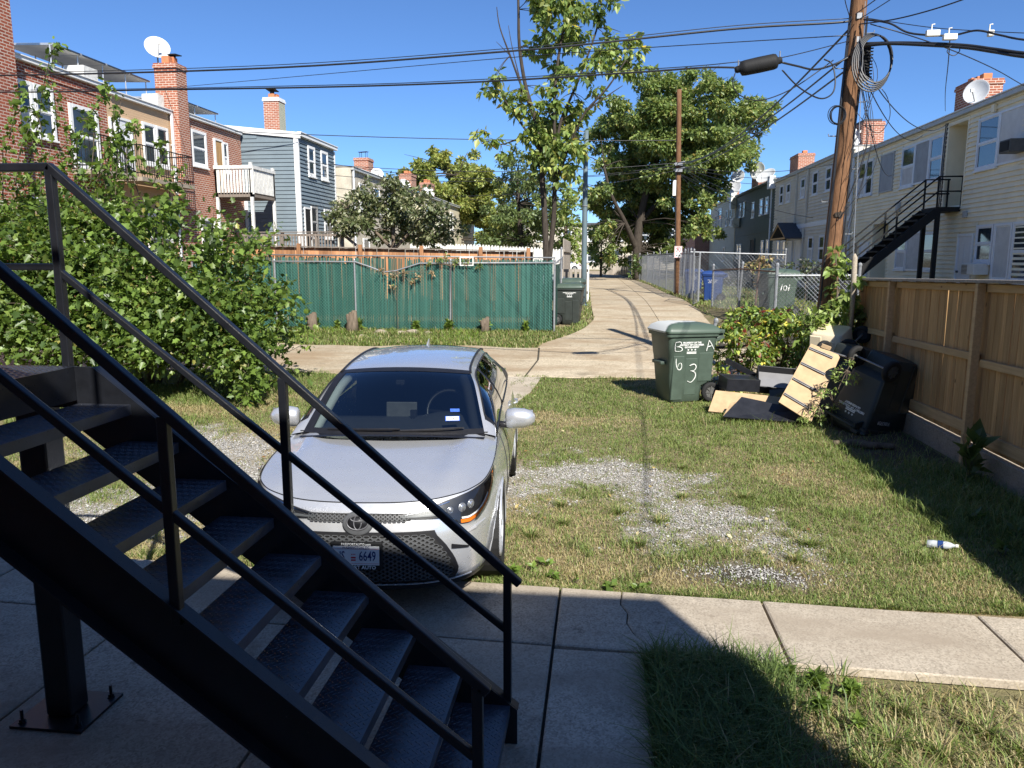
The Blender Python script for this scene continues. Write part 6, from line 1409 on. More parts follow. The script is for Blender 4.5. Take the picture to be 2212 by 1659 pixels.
cable('lower cable bundle running left from the black splice case', S([(1592, 146, 12.2), (1520, 146, 12.3), (1390, 155, 12.5), (1030, 177, 13), (700, 188, 13.5), (330, 194, 13.9), (0, 199, 14.2), (-600, 195, 15)]), 0.015)
cable('support strand above the splice case', S([(1836, 88, 13.4), (1690, 124, 12.3), (1590, 134, 12.2), (1520, 141, 12.3), (1390, 150, 12.5), (1030, 172, 13), (700, 184, 13.5), (0, 195, 14.2), (-600, 191, 15)]), 0.007)
cable('thin wire dipping from the pole to the chimney of the tan house', S([(1836, 76, 13.4), (1380, 104, 15), (1106, 124, 17), (700, 160, 20), (420, 185, 23), (355, 190, 25.4)]), 0.008)
cable('long thin wire from the brick row to the far utility pole', sag((-14.4, 29.9, 7.25), (2.95, 33.2, 7.1), 0.12), 0.016)
for k, (ya, za, zb) in enumerate(((31.2, 6.2, 6.2), (32.8, 5.9, 6.1), (34.2, 6.5, 6.0), (34.8, 5.5, 5.9))):
    cable('service wire between the blue house wall and the far utility pole', sag((-12.1, ya, za), (2.95, 33.15, zb), 0.35 + 0.1 * k), 0.012, group='service wires to the blue house')
cable('black cable pair from the big utility pole to the far utility pole', sag((3.86, 13.45, 5.55), (3.0, 33.1, 6.1), 0.35), 0.016)
cable('second black cable sagging from the big utility pole to the far utility pole', sag((3.84, 13.45, 5.95), (3.0, 33.1, 6.2), 0.55), 0.018)
cable('third slack cable from the big utility pole to the far utility pole', sag((3.8, 13.4, 5.3), (3.05, 33.1, 5.95), 0.3), 0.016)
for k, (yb, zb) in enumerate(((37, 6.5), (43.5, 6.7), (50, 6.9), (57, 6.9), (64, 7.2))):
    cable('service wire fanning from the far utility pole to the right row houses', sag((3.05, 33.2, 6.1), (10.2, yb, zb), 0.3), 0.013, group='service wires to the right row')
for k, (yb, zb) in enumerate(((40, 4.3), (48, 4.6), (60, 4.6))):
    cable('low service wire crossing the right row facades', sag((3.05, 33.2, 5.8), (10.25, yb, zb), 0.25), 0.011, group='low wires over the right row')
for k, (yb, zb) in enumerate(((25.75, 6.35), (27.5, 6.3), (30.0, 5.3))):
    cable('drop wire from the utility pole to the cream house wall', sag((4.02, 13.4, 5.4 - 0.1 * k), (10.33, yb, zb), 0.5), 0.010, group='drop wires to the cream house')
cable('thick cable bundle leaving the utility pole to the right', S([(1862, 100, 13.3), (1920, 94, 13.0), (2020, 98, 12.6), (2090, 103, 12.3), (2150, 112, 12.0), (2230, 124, 11.6), (2500, 150, 10.8)]), 0.026)
cable('second cable lashed to the thick right bundle', S([(1862, 94, 13.3), (1940, 92, 13.0), (2020, 94, 12.6), (2090, 98, 12.3), (2150, 106, 12.0), (2230, 116, 11.6), (2500, 140, 10.8)]), 0.02)
cable('upper right cable carrying the two pale splice boxes', S([(1866, 42, 13.3), (1920, 50, 13.0), (1960, 70, 12.8), (2010, 76, 12.6), (2060, 76, 12.5), (2110, 66, 12.2), (2160, 76, 12.0), (2230, 88, 11.6), (2500, 110, 10.8)]), 0.015)
cable('thin strand above the two pale splice boxes', S([(1866, 38, 13.3), (2000, 58, 12.7), (2100, 66, 12.3), (2230, 72, 11.6), (2500, 80, 10.8)]), 0.006)
cable('cable sweeping from the pole down past the right bundle to the chimney house', S([(1880, 52, 13.2), (1960, 75, 13.2), (2060, 110, 14), (2150, 150, 16), (2212, 185, 18), (2260, 205, 19)]), 0.009)
cable('high cable rising from the pole to the upper right', S([(1858, 52, 13.3), (1930, 42, 12.6), (2010, 22, 12), (2100, -8, 11.4), (2300, -80, 10)]), 0.010)
cable('twin service cable running from the pole to the near brick building', sag((3.87, 13.36, 6.12), (3.16, -0.66, 5.32), 0.22), 0.008)
cable('second service cable running from the pole to the near brick building', sag((3.89, 13.36, 6.02), (3.02, -0.66, 5.30), 0.34), 0.007)
cable('wire dropping onto the pole top from above', S([(1836, 38, 13.4), (1828, 12, 13), (1822, -10, 12.6), (1800, -60, 12)]), 0.007)
cable('vertical drop wire hanging from the pale splice boxes to the cream house', S([(2052, 86, 12.5), (2048, 140, 14), (2042, 200, 20), (2042, 240, 25.7)]), 0.008)
cable('short slack loop below the pale splice boxes', S([(2055, 98, 12.4), (2046, 112, 12.4), (2060, 120, 12.4), (2073, 110, 12.4), (2070, 98, 12.4)]), 0.007)
cable('slack cable loop hanging below the splice case to the pole', S([(1690, 152, 12.2), (1725, 188, 12.6), (1768, 212, 12.9), (1795, 205, 13.1), (1804, 180, 13.2), (1798, 140, 13.3), (1780, 128, 13.35)]), 0.012)
cable('second slack cable looping below the splice case', S([(1588, 158, 12.2), (1583, 182, 12.2), (1597, 205, 12.3), (1635, 217, 12.5), (1680, 206, 12.8), (1730, 180, 13.1), (1800, 130, 13.35)]), 0.009)
cable('stub cable from the splice case to the pole', S([(1690, 135, 12.25), (1720, 142, 12.6), (1760, 150, 13.0), (1800, 140, 13.3), (1836, 122, 13.4)]), 0.016)
sc_ = thing('splice_case', 'bulky black cable splice case hanging from the strand left of the pole', 'splice case', tuple(seen(1640, 140, 12.2)))
a, b = Vector((1.90, 12.2, 5.08)), Vector((2.55, 12.2, 5.20)); d = (b - a)
m = MB(); m.tube([a - d*0.02, a + d*0.02, a + d*0.08, a + d*0.12, a + d*0.2, a + d*0.5, a + d*0.82, a + d*0.88, a + d*0.92, a + d*0.98, b], [0.035, 0.05, 0.05, 0.10, 0.108, 0.112, 0.11, 0.10, 0.05, 0.05, 0.035], 12); m.build('case', M['black'], sc_, smooth=True)
for t_ in (0.05, 0.95):
    m = MB(); p = a + d * t_; m.tube([p, p + Vector((0, 0, 0.13))], 0.01, 5); m.build('hanger', M['galv'], sc_)
for px, py, lab in ((2015, 72, 'pale splice box with hook on the upper right cable'), (2052, 80, 'second pale splice box on the upper right cable'), (2140, 72, 'small white clamp cluster on the upper right cable')):
    c = seen(px, py, 12.45); t_ = thing('cable_splice_box', lab, 'splice box', tuple(c))
    m = MB(); m.obox((0, 0, 0), (0.19 if px < 2100 else 0.08, 0.07, 0.085)); m.build('box', M['whitebox'], t_, False, bev=0.012)
    m = MB(); m.tube([(-0.02, 0, 0.03), (-0.02, 0, 0.12), (0.02, 0, 0.125)], 0.010, 6); m.build('hook', M['whitebox'], t_, False)
# ============================================================= BINS AND DUMPED FURNITURE
def lid_mat():
    t = NT('bleached_green_lid'); v = t.coords('Object'); nz = t.noise(v, 3.0, 4); sp = t.n('ShaderNodeSeparateXYZ'); t.l(v, sp.inputs[0])
    q = t.math('ADD', t.math('MULTIPLY', sp.outputs[1], 2.4), t.math('MULTIPLY', t.math('SUBTRACT', nz, 0.5), 0.9)); q = t.math('ADD', t.math('SUBTRACT', q, t.math('MULTIPLY', sp.outputs[0], 1.1)), 0.28)
    c = t.mix(t.ramp(q, [(-0.0, (0, 0, 0)), (0.16, (1, 1, 1))]), (0.065, 0.095, 0.072), (0.55, 0.56, 0.53)); t.bsdf(c, 0.45, 0, 0.4); return t.m
M['lidfaded'] = lid_mat()
def rrect(x0, x1, y0, y1, r_, n=4):
    P = []
    for cx, cy, a0 in ((x1 - r_, y1 - r_, 0), (x0 + r_, y1 - r_, 90), (x0 + r_, y0 + r_, 180), (x1 - r_, y0 + r_, 270)):
        for k in range(n + 1): a = R(a0 + 90 * k / n); P.append((cx + r_ * math.cos(a), cy + r_ * math.sin(a)))
    return P
def loft(rings):
    mb = MB(); n = len(rings[0]); v = [p for r_ in rings for p in r_]; f = []
    for i in range(len(rings) - 1):
        for k in range(n): f.append((i*n+k, i*n+(k+1) % n, (i+1)*n+(k+1) % n, (i+1)*n+k))
    f += [tuple(range(n))[::-1], tuple(range((len(rings)-1)*n, len(rings)*n))]; return mb.add(v, f)
def bin_side(side, x, z, out=0.0):
    """point on the bin's side wall"""
    return Vector((x, side * (0.262 + 0.085 * z + out), z))
def side_matrix(side, x, z, out=0.004, rot=0.0):
    rt = Vector((-side, 0, 0)); up = Vector((0, side * 0.085, 1)).normalized(); nn = rt.cross(up)
    Mx = Matrix((rt, up, nn)).transposed().to_4x4(); Mx.translation = bin_side(side, x, z, out); return Mx @ Matrix.Rotation(rot, 4, 'Z')
def make_bin(label, loc, rot, mat, lidmat=None, side=-1, lid=True, group=None, sc=1.0, prints=True, emboss=True):
    t_ = thing('wheeled_bin', label, 'bin', loc, rot, group); t_.scale = (sc, sc, sc)
    zs = [(0.0, -0.285, 0.17, 0.245), (0.02, -0.30, 0.185, 0.262), (0.24, -0.318, 0.20, 0.282), (0.285, -0.322, 0.30, 0.286), (0.32, -0.325, 0.335, 0.289), (0.66, -0.352, 0.358, 0.318), (0.68, -0.356, 0.362, 0.323), (0.97, -0.385, 0.385, 0.346), (0.975, -0.415, 0.41, 0.372), (1.02, -0.418, 0.412, 0.375)]
    o = loft([[(x, y, z) for x, y in rrect(a, b, -w, w, 0.06)] for z, a, b, w in zs]).build('body', mat, t_, False, True)
    o.modifiers.new('e', 'EDGE_SPLIT').split_angle = R(40)
    if emboss:
        m = MB()
        for sd in (side,):
            def pan(x0, x1, z0, z1, d=0.010):
                q = [bin_side(sd, x0, z0, -0.01), bin_side(sd, x1, z0, -0.01), bin_side(sd, x1, z1, -0.01), bin_side(sd, x0, z1, -0.01)]; q2 = [bin_side(sd, x0 + .008, z0 + .008, d), bin_side(sd, x1 - .008, z0 + .008, d), bin_side(sd, x1 - .008, z1 - .008, d), bin_side(sd, x0 + .008, z1 - .008, d)]
                m.add(q + q2, [(4,5,6,7),(0,1,5,4),(1,2,6,5),(2,3,7,6),(3,0,4,7)])
            pan(-0.305, -0.12, 0.03, 0.70, 0.012); pan(0.10, 0.335, 0.30, 0.74, 0.008); pan(-0.105, 0.09, 0.10, 0.66, 0.004)
        bm = bmesh.new(); me = mesh_from('side_panel', m.v, m.f); bm.from_mesh(me); bmesh.ops.recalc_face_normals(bm, faces=bm.faces); bm.to_mesh(me); bm.free(); bevel(link('side_panel', me, mat, t_, False), 0.006)
    m = MB(); m.box(-0.424, -0.35, -0.16, 0.16, 0.55, 0.60); m.build('front_grip', mat, t_, False, bev=0.012)
    for sy in (-1, 1):
        Mw = Matrix.Translation((0.315, sy * 0.315, 0.145)) @ Matrix.Rotation(R(90), 4, 'X')
        w = MB(); w.lathe([(0.085, -0.03), (0.12, -0.036), (0.142, -0.028), (0.146, 0), (0.142, 0.028), (0.12, 0.036), (0.085, 0.03)], 22, Mw); wo_ = w.build('wheel', M['rubber'], t_, False, True)
        w = MB(); w.lathe([(0.002, sy * -0.018), (0.09, sy * -0.018)], 22, Mw); w.lathe([(0.002, sy * -0.034), (0.022, sy * -0.034), (0.024, sy * -0.018)], 12, Mw)
        for k in range(8):
            a = k * math.pi / 4; p = Vector((0.055 * math.cos(a), 0.055 * math.sin(a), sy * -0.024)); w.obox(Mw @ p, (0.075, 0.016, 0.014), (Mw.to_3x3() @ Matrix.Rotation(a, 3, 'Z')))
        w.build('hub', M['hub'], wo_, False)
    m = MB(); m.tube([(0.315, -0.32, 0.145), (0.315, 0.32, 0.145)], 0.013, 8); m.build('axle', M['galv'], t_, False)
    m = MB(); m.tube([(0.38, -0.27, 0.93), (0.50, -0.265, 0.985), (0.515, -0.24, 0.99), (0.515, 0.24, 0.99), (0.50, 0.265, 0.985), (0.38, 0.27, 0.93)], 0.019, 8)
    for yy in (-0.27, 0.27): m.obox((0.44, yy, 0.955), (0.14, 0.03, 0.09), Euler((0, R(-20), 0)))
    m.build('handle', mat, t_, False)
    if lid:
        rings = []
        for z, gx_, gy_ in ((1.022, 0.0, 0.0), (1.05, 0.008, 0.004), (1.10, -0.03, -0.04), (1.145, -0.10, -0.12), (1.165, -0.22, -0.22)):
            rings.append([(x + (0.02 if z > 1.06 else 0.01), y, z - 0.035 * (x - 0.1) * (1 if z > 1.05 else 0.3)) for x, y in rrect(-0.435 - gx_, 0.425 + gx_, -0.392 - gy_, 0.392 + gy_, 0.07 if z < 1.1 else 0.05)])
        lo = loft(rings).build('lid', lidmat or mat, t_, False, True); lo.modifiers.new('e', 'EDGE_SPLIT').split_angle = R(50)
        m = MB(); m.obox((-0.18, -0.27, 1.118), (0.26, 0.16, 0.02), Euler((R(22), R(2), 0))); m.obox((0.12, -0.27, 1.112), (0.30, 0.12, 0.02), Euler((R(22), R(2), 0))); m.build('lid_panel', M['binlid'] if mat is M['bingreen'] else mat, lo, False, bev=0.01)
        for yy in (-0.28, 0.28):
            m = MB(); m.obox((0.45, yy, 1.04), (0.10, 0.11, 0.05)); m.build('hinge', mat, t_, False, bev=0.008)
    if prints: district_print(t_, side, -0.02 * -side, 0.885)
    return t_
def district_print(t_, side, x, z, s=1.0, lines=('PROPERTY OF THE', 'DISTRICT OF COLUMBIA', 'GOVERNMENT'), mat=None):
    mat = mat or M['print']
    for k, ln in enumerate(lines): lettering(ln, 0.034 * s, side_matrix(side, x, z - k * 0.033 * s), mat, t_, bold=0.0012, world=False)
    zz = z - 0.033 * s * len(lines) - 0.004; m = MB(); Mx = side_matrix(side, x, zz, 0.005)
    for dx in (-0.055, 0, 0.055): 
        p = star_pts((dx * s, 0), 0.019 * s, Mx); m.add(p, [tuple(range(10))[::-1]])
    for dz in (-0.034, -0.052):
        q = [(-0.075 * s, dz - 0.006), (0.075 * s, dz - 0.006), (0.075 * s, dz + 0.006), (-0.075 * s, dz + 0.006)]; m.add([Mx @ Vector((a, b, 0)) for a, b in q], [(0,1,2,3)])
    m.build('emblem', mat, t_, False)
def brush(t_, side, x, z, strokes, w=0.013, mat=None):
    """hand-painted strokes on the side wall"""
    Mx = side_matrix(side, x, z, 0.0165); m = MB()
    for st_ in strokes:
        P = catmull([Vector((a, b, 0)) for a, b in st_], 6); L = []; Rr = []
        for i, p in enumerate(P):
            d = (P[min(i+1, len(P)-1)] - P[max(i-1, 0)]).normalized(); nrm = Vector((-d.y, d.x, 0)); ww = w * (0.55 + 0.5 * math.sin(math.pi * min(1, i / len(P) * 1.2 + 0.1))) * random.uniform(0.85, 1.15) / 2
            L.append(Mx @ (p + nrm * ww)); Rr.append(Mx @ (p - nrm * ww))
        m.grid([list(q) for q in zip(L, Rr)])
    return m.build('painted_mark', mat or M['sprayed'], t_, False)
bA = make_bin('upright green wheeled bin marked B A 63 with sun-bleached lid', (1.36, 12.95, g(1.4, 12.9)), (0, 0, R(20)), M['bingreen'], M['lidfaded'], sc=1.11)
brush(bA, -1, -0.24, 0.83, [[(-.045, -.06), (-.05, .0), (-.045, .07)], [(-.045, .065), (.02, .075), (.045, .05), (.02, .015), (-.03, .005)], [(-.03, .005), (.04, -.005), (.065, -.04), (.03, -.065), (-.045, -.06)]])
brush(bA, -1, 0.26, 0.83, [[(-.05, -.07), (-.03, .03), (-.02, .09)], [(-.02, .09), (.03, .02), (.07, -.05)], [(-.04, -.01), (.0, .0), (.04, .01)]])
brush(bA, -1, -0.215, 0.56, [[(-.045, .10), (-.04, .02), (-.01, -.055), (.03, -.065), (.05, -.02), (.035, .03), (.0, .02), (-.01, -.02)]])
brush(bA, -1, 0.0, 0.44, [[(-.04, .11), (.03, .13), (.065, .09), (.04, .04), (-.02, .03)], [(.0, .03), (.055, -.0), (.06, -.07), (.0, -.14), (-.06, -.12)]], 0.015)
bB = make_bin('dark grey-green wheeled bin standing against the end of the green fence', (-0.92, 22.35, g(-0.9, 22.35)), (0, 0, R(176)), M['bindark'], M['bingreen'], side=1, prints=False)
district_print(bB, 1, -0.04, 0.90, 1.0, ('DISTRICT OF COLUMBIA', 'GOVERNMENT'))
make_bin('second dark bin tucked behind the bin at the green fence end', (-0.95, 24.1, g(-0.9, 24)), (0, 0, R(170)), M['bindark'], M['bingreen'], side=1, prints=False)
bC = make_bin('grey-green wheeled bin painted 101 behind the chain-link fence', (4.72, 21.7, g(4.7, 21.7) - 0.1), (0, 0, R(12)), M['bingreen'], M['binlid'], sc=1.12, prints=False)
brush(bC, -1, 0.05, 0.72, [[(-.10, -.08), (-.085, .0), (-.07, .08)], [(.0, .05), (.04, .03), (.045, -.03), (.01, -.06), (-.03, -.03), (-.025, .03), (.0, .05)], [(.09, -.07), (.10, .0), (.115, .08)]], 0.022, M['print'])
for (x, y, s, lab) in ((4.08, 29.2, 0.95, 'dark blue recycling bin with white print behind the chain-link gate'), (3.85, 33.4, 0.95, 'blue recycling bin farther up the chain-link fence')):
    b = make_bin(lab, (x, y, g(x, y)), (0, 0, R(-12)), M['binblue'], None, prints=False, sc=s)
    for k, ln in enumerate(('D.C. Government', 'RECYCLING', 'PLASTIC GLASS')): lettering(ln, 0.05, side_matrix(-1, 0.0, 0.82 - k * 0.05), M['print'], b, world=False)
# overturned bins by the board fence
def flipped(yaw, lean_x, lean_y):
    """upside down, turned by yaw, then leaning"""
    return tuple((Matrix.Rotation(R(lean_x), 3, 'Y') @ Matrix.Rotation(R(lean_y), 3, 'X') @ Matrix.Rotation(R(yaw), 3, 'Z') @ Matrix.Rotation(R(180), 3, 'X')).to_euler())
def back_matrix(y, z, out=0.006):
    Mx = Matrix((Vector((0, 1, 0)), Vector((0.075, 0, 1)).normalized(), Vector((1, 0, -0.075)).normalized())).transposed().to_4x4(); Mx.translation = Vector((0.305 + 0.082 * z + out, y, z)); return Mx
bD = make_bin('overturned black wheeled bin with upside-down white print leaning at the board fence', (3.98, 10.95, 1.02), flipped(-150, 16, 6), M['bindark'], None, side=-1, prints=False)
for k, ln in enumerate(('DISTRICT OF COLUMBIA', 'GOVERNMENT')): lettering(ln, 0.042, back_matrix(0.0, 0.80 - k * 0.042), M['print'], bD, bold=0.0015, world=False)
m = MB(); Mx = back_matrix(0.0, 0.70)
for dx in (-0.06, 0, 0.06): m.add(star_pts((dx, 0.185), 0.022, Mx), [tuple(range(10))[::-1]])
for dz in (0.128, 0.148): m.add([Mx @ Vector((a, b, 0)) for a, b in ((-.085, dz - .007), (.085, dz - .007), (.085, dz + .007), (-.085, dz + .007))], [(0,1,2,3)])
m.build('emblem', M['print'], bD, False)
lettering('V1017759', 0.075, side_matrix(-1, 0.08, 0.86, 0.006), M['print'], bD, sx=0.75, world=False)
bE = make_bin('overturned bin with blue and orange graffiti behind the black overturned bin', (3.76, 11.75, 1.06), flipped(-150, 10, 2), M['bindark'], None, side=1, prints=False)
GB = mat_plain('blue_graffiti', (0.25, 0.36, 0.45), 0.6, 0, 0.3, 0.2, 20); GO = mat_plain('orange_graffiti', (0.35, 0.17, 0.06), 0.6, 0, 0.3, 0.2, 20)
for sd in (1, -1):
    brush(bE, sd, 0.0, 0.55, [[(-.12, .16), (-.02, .24), (.05, .12), (-.06, .02), (.10, .05)], [(-.1, -.1), (.0, .0), (.1, -.08), (.02, -.2)]], 0.035, GB); brush(bE, sd, -0.05, 0.75, [[(-.1, .1), (.1, .05), (-.05, -.05), (.12, -.1)]], 0.04, GO)
bF = make_bin('overturned beige wheeled bin against the thicket behind the dumped boards', (3.70, 12.70, 1.22), flipped(-35, -6, 14), M['binbeige'], None, side=1, prints=False)

def slabq(name, mat, parent, corners, th, world=True):
    c = [Vector(p) for p in corners]; n = (c[1] - c[0]).cross(c[3] - c[0]).normalized(); v = c + [p - n * th for p in c]
    m = MB(); m.add(v, [(0,1,2,3),(7,6,5,4),(0,4,5,1),(1,5,6,2),(2,6,7,3),(3,7,4,0)]); return m.build(name, mat, parent, world)
pb = thing('dresser_side_panel', 'tan particle board panel with four drawer slides leaning on the dumped pile', 'board', (3.0, 11.6, 0.1))
TL, TR, BRc, BL_ = seen(1752, 742, 11.65), seen(1816, 768, 11.6), seen(1752, 912, 10.95), seen(1682, 868, 11.1)
slabq('panel', M['particle'], pb, [BL_, BRc, TR, TL], 0.02)
nn_ = (BRc - BL_).cross(TL - BL_).normalized()
for t_ in (0.08, 0.34, 0.60, 0.86):
    a = TL.lerp(BL_, t_) + nn_ * 0.012; b = TR.lerp(BRc, t_) + nn_ * 0.012; m = MB(); m.bar(a.lerp(b, 0.02), a.lerp(b, 0.80), 0.035, 0.02, nn_); sl_ = m.build('drawer_slide', M['steel'], pb, bev=0.003)
    m = MB(); m.bar(a.lerp(b, 0.03) + nn_ * 0.011, a.lerp(b, 0.79) + nn_ * 0.011, 0.013, 0.006, nn_); m.build('slide_groove', M['black'], sl_)
m = MB(); p = TL.lerp(TR, 0.45); m.obox(p + Vector((0.02, 0, 0.03)), (0.14, 0.04, 0.05), Euler((0.2, 0.35, 0))); m.build('broken_edge', M['particle'], pb)
o = slabq('particle_board', M['particle'], None, [seen(1530, 888, 11.75), seen(1662, 902, 11.65), seen(1692, 858, 11.95), seen(1546, 843, 12.05)], 0.02); tag(o, 'long raw particle board lying flat below the leaning slide panel', 'board')
o = slabq('particle_board', M['particle'], None, [seen(1562, 898, 11.45), seen(1600, 888, 11.45), seen(1622, 862, 11.62), seen(1578, 870, 11.65)], 0.02); tag(o, 'small torn particle board piece beside the black panel', 'board')
o = slabq('particle_board', M['particle'], None, [seen(1534, 858, 12.75), seen(1566, 862, 12.7), seen(1566, 836, 12.85), seen(1545, 828, 12.9)], 0.02); tag(o, 'small tan board corner leaning behind the green bin wheel', 'board')
o = slabq('laminate_sheet', M['blacklam'], None, [seen(1562, 900, 11.2), seen(1722, 912, 11.1), seen(1740, 886, 11.32), seen(1602, 857, 11.48)], 0.022); tag(o, 'flat black laminate panel lying in the grass before the boards', 'panel')
def open_drawer(label, loc, rot, L, W, H, mats):
    t_ = thing('drawer', label, 'drawer', loc, rot); th = 0.014
    for nm, b in (('front', (-L/2, L/2, -W/2 - th, -W/2, 0, H)), ('back', (-L/2, L/2, W/2, W/2 + th, 0, H)), ('side', (-L/2 - th, -L/2, -W/2 - th, W/2 + th, 0, H)), ('side', (L/2, L/2 + th, -W/2 - th, W/2 + th, 0, H))):
        m = MB(); m.box(*b); m.build(nm, mats[0], t_, False, bev=0.003)
    m = MB(); m.box(-L/2, L/2, -W/2, W/2, 0.01, 0.02); m.build('bottom', mats[1], t_, False); return t_
M['drawerbottom'] = mat_plain('glossy_grey_drawer_bottom', (0.20, 0.20, 0.205), 0.14, 0, 0.6, 0.08, 5, 0.05)
open_drawer('open black drawer tilted up showing its shiny grey bottom', (2.86, 12.75, 0.33), (R(42), R(4), R(-4)), 0.62, 0.42, 0.17, (M['blacklam'], M['drawerbottom']))
open_drawer('low black drawer lying upside down behind the tan boards', (2.24, 12.6, 0.46), (R(184), R(3), R(12)), 0.52, 0.36, 0.20, (M['blacklam'], M['blacklam']))
o = slabq('laminate_sheet', M['blacklam'], None, [seen(1662, 858, 12.1), seen(1700, 852, 12.1), seen(1712, 838, 12.3), seen(1662, 842, 12.3)], 0.02); tag(o, 'small grey-black board piece propped before the open drawer', 'panel')
m = MB(); m.bar(seen(1568, 778, 13.2), seen(1632, 812, 13.0), 0.03, 0.09); tag(m.build('black_board', M['blacklam']), 'narrow black board sloping into the pokeweed beside the drawers', 'board')
for k, (a, b, r_) in enumerate((((1800, 956), (1896, 964), 0.045), ((1815, 972), (1930, 980), 0.05))):
    p, q = seen(*a, 9.9), seen(*b, 9.8); p.z = q.z = 0.035; m = MB(); m.tube(catmull([p, p.lerp(q, 0.4) + Vector((0, 0.03, 0.01)), p.lerp(q, 0.7), q], 4), [r_ * random.uniform(0.75, 1.05) for _ in range(13)], 8); tag(m.build('rotten_log', M['barkbrown'], smooth=True), ('rotten grey log lying before the overturned black bin', 'second rotten log lying nearer the fence footing')[k], 'log')
bt = thing('plastic_bottle', 'crushed clear plastic bottle lying on the grass', 'bottle', (2.79, 6.32, 0.05), (0, R(84), R(-28)))
t = NT('clear_plastic'); b_ = t.bsdf((0.75, 0.80, 0.85), 0.25, 0, 0.5); b_.inputs['Alpha'].default_value = 0.55; M['clearplastic'] = t.m
m = MB(); m.lathe([(0.002, -0.11), (0.03, -0.108), (0.033, -0.06), (0.027, -0.02), (0.031, 0.03), (0.024, 0.06), (0.012, 0.085), (0.012, 0.10)], 12); m.build('body', M['clearplastic'], bt, False, True)
m = MB(); m.lathe([(0.015, 0.095), (0.015, 0.115), (0.002, 0.115)], 12); m.build('cap', M['whitebox'], bt, False)
m = MB(); m.lathe([(0.0335, -0.03), (0.0335, 0.01)], 12); m.build('label_band', M['binblue'], bt, False)
# ============================================================= CAR
t = NT('silver_metallic_paint'); v = t.coords('Object')
fl_ = t.n('ShaderNodeTexVoronoi'); fl_.inputs['Scale'].default_value = 900; t.l(v, fl_.inputs['Vector'])
dn = t.noise(v, 3.0, 5); dst = t.noise(v, 18, 4)
cc = t.mix(t.ramp(dn, [(0.4, (0, 0, 0)), (0.8, (0.25, 0.25, 0.25))]), (0.63, 0.645, 0.67), (0.54, 0.53, 0.50))
rg = t.n('ShaderNodeMapRange'); t.l(dst, rg.inputs[0]); rg.inputs[3].default_value = 0.22; rg.inputs[4].default_value = 0.34
bs = t.bsdf(cc, rg.outputs[0], 0.62, 0.5, None, 1.0); M['silver'] = t.m
def mat_glass_car(name, tint, refl):
    t = NT(name); tr = t.n('ShaderNodeBsdfTransparent'); tr.inputs[0].default_value = (*tint, 1); gl = t.n('ShaderNodeBsdfGlossy'); gl.inputs['Roughness'].default_value = 0.02; gl.inputs[0].default_value = (0.9, 0.95, 1, 1)
    lw = t.n('ShaderNodeFresnel'); lw.inputs[0].default_value = 1.5; ad = t.math('MULTIPLY', lw.outputs[0], refl)
    mx = t.n('ShaderNodeMixShader'); t.l(ad, mx.inputs[0]); t.l(tr.outputs[0], mx.inputs[1]); t.l(gl.outputs[0], mx.inputs[2]); t.l(mx.outputs[0], t.out.inputs[0]); return t.m
M['windscreen'] = mat_glass_car('windscreen_glass', (0.50, 0.55, 0.56), 3.2); M['sideglass'] = mat_glass_car('side_glass', (0.10, 0.11, 0.11), 1.9); M['lens'] = mat_glass_car('lamp_lens', (0.92, 0.94, 0.95), 1.2)
M['trim'] = mat_plain('black_car_trim', (0.012, 0.012, 0.014), 0.38, 0, 0.5, 0.2, 20); M['grillegrey'] = mat_plain('dark_grey_grille', (0.075, 0.078, 0.082), 0.4, 0, 0.5, 0.15, 20)
M['chrome'] = mat_plain('chrome', (0.75, 0.76, 0.78), 0.12, 1.0, 0.5, 0.04, 9); M['amber'] = mat_plain('amber_reflector', (0.70, 0.17, 0.015), 0.25, 0, 0.6, 0.08, 30)
M['lampsilver'] = mat_plain('lamp_reflector', (0.55, 0.56, 0.58), 0.22, 0.8, 0.5, 0.1, 12); M['interior'] = mat_plain('dark_interior', (0.022, 0.023, 0.026), 0.75, 0, 0.3, 0.15, 6)
M['dash'] = mat_plain('dashboard_plastic', (0.045, 0.047, 0.05), 0.6, 0, 0.3, 0.1, 8); M['paletrim'] = mat_plain('pale_pillar_trim', (0.55, 0.58, 0.52), 0.7, 0, 0.3, 0.05, 5)
M['alloy'] = mat_plain('silver_wheel_cover', (0.50, 0.51, 0.52), 0.35, 0.6, 0.5, 0.08, 9); M['plateblue'] = mat_plain('plate_blue', (0.02, 0.045, 0.16), 0.5, 0, 0.3, 0.05, 9); M['platered'] = mat_plain('plate_red', (0.55, 0.03, 0.04), 0.5, 0, 0.3, 0.05, 9)
M['stickerblue'] = mat_plain('sticker_blue', (0.05, 0.12, 0.45), 0.3, 0, 0.5, 0.25, 60)

OUT = [(0,0),(.25,.012),(.44,.05),(.58,.115),(.69,.205),(.77,.33),(.82,.48),(.855,.70),(.875,1.0),(.888,1.6),(.89,2.3),(.888,3.0),(.88,3.5),(.865,3.9),(.82,4.22),(.72,4.45),(.5,4.58),(.25,4.62),(0,4.63)]
oc = catmull([(a, b, 0) for a, b in OUT], 14)
arc = [0.0]
for p, q in zip(oc[:-1], oc[1:]): arc.append(arc[-1] + (q - p).length)
arc = np.array(arc); oxy = np.array([[p.x, p.y] for p in oc])
If = ([.15,.20,.26,.40,.50,.58,.63,.68,.72,.76,.80], [.13,.055,.02,0,0,.012,.03,.05,.072,.105,.16])
Is = ([.15,.22,.35,.55,.68,.78,.86,.93,1.0,1.06], [.10,.05,.02,0,.004,.02,.045,.075,.10,.13])
Ir = ([.15,.25,.5,.7,.95,1.06], [.15,.04,0,.02,.06,.12])
ZT = ([0,.1,.3,.5,.8,1.1,1.3,2,3,3.8,4.2,4.5,4.63], [.755,.77,.80,.828,.868,.90,.925,.965,1.0,1.04,1.06,1.05,1.0])
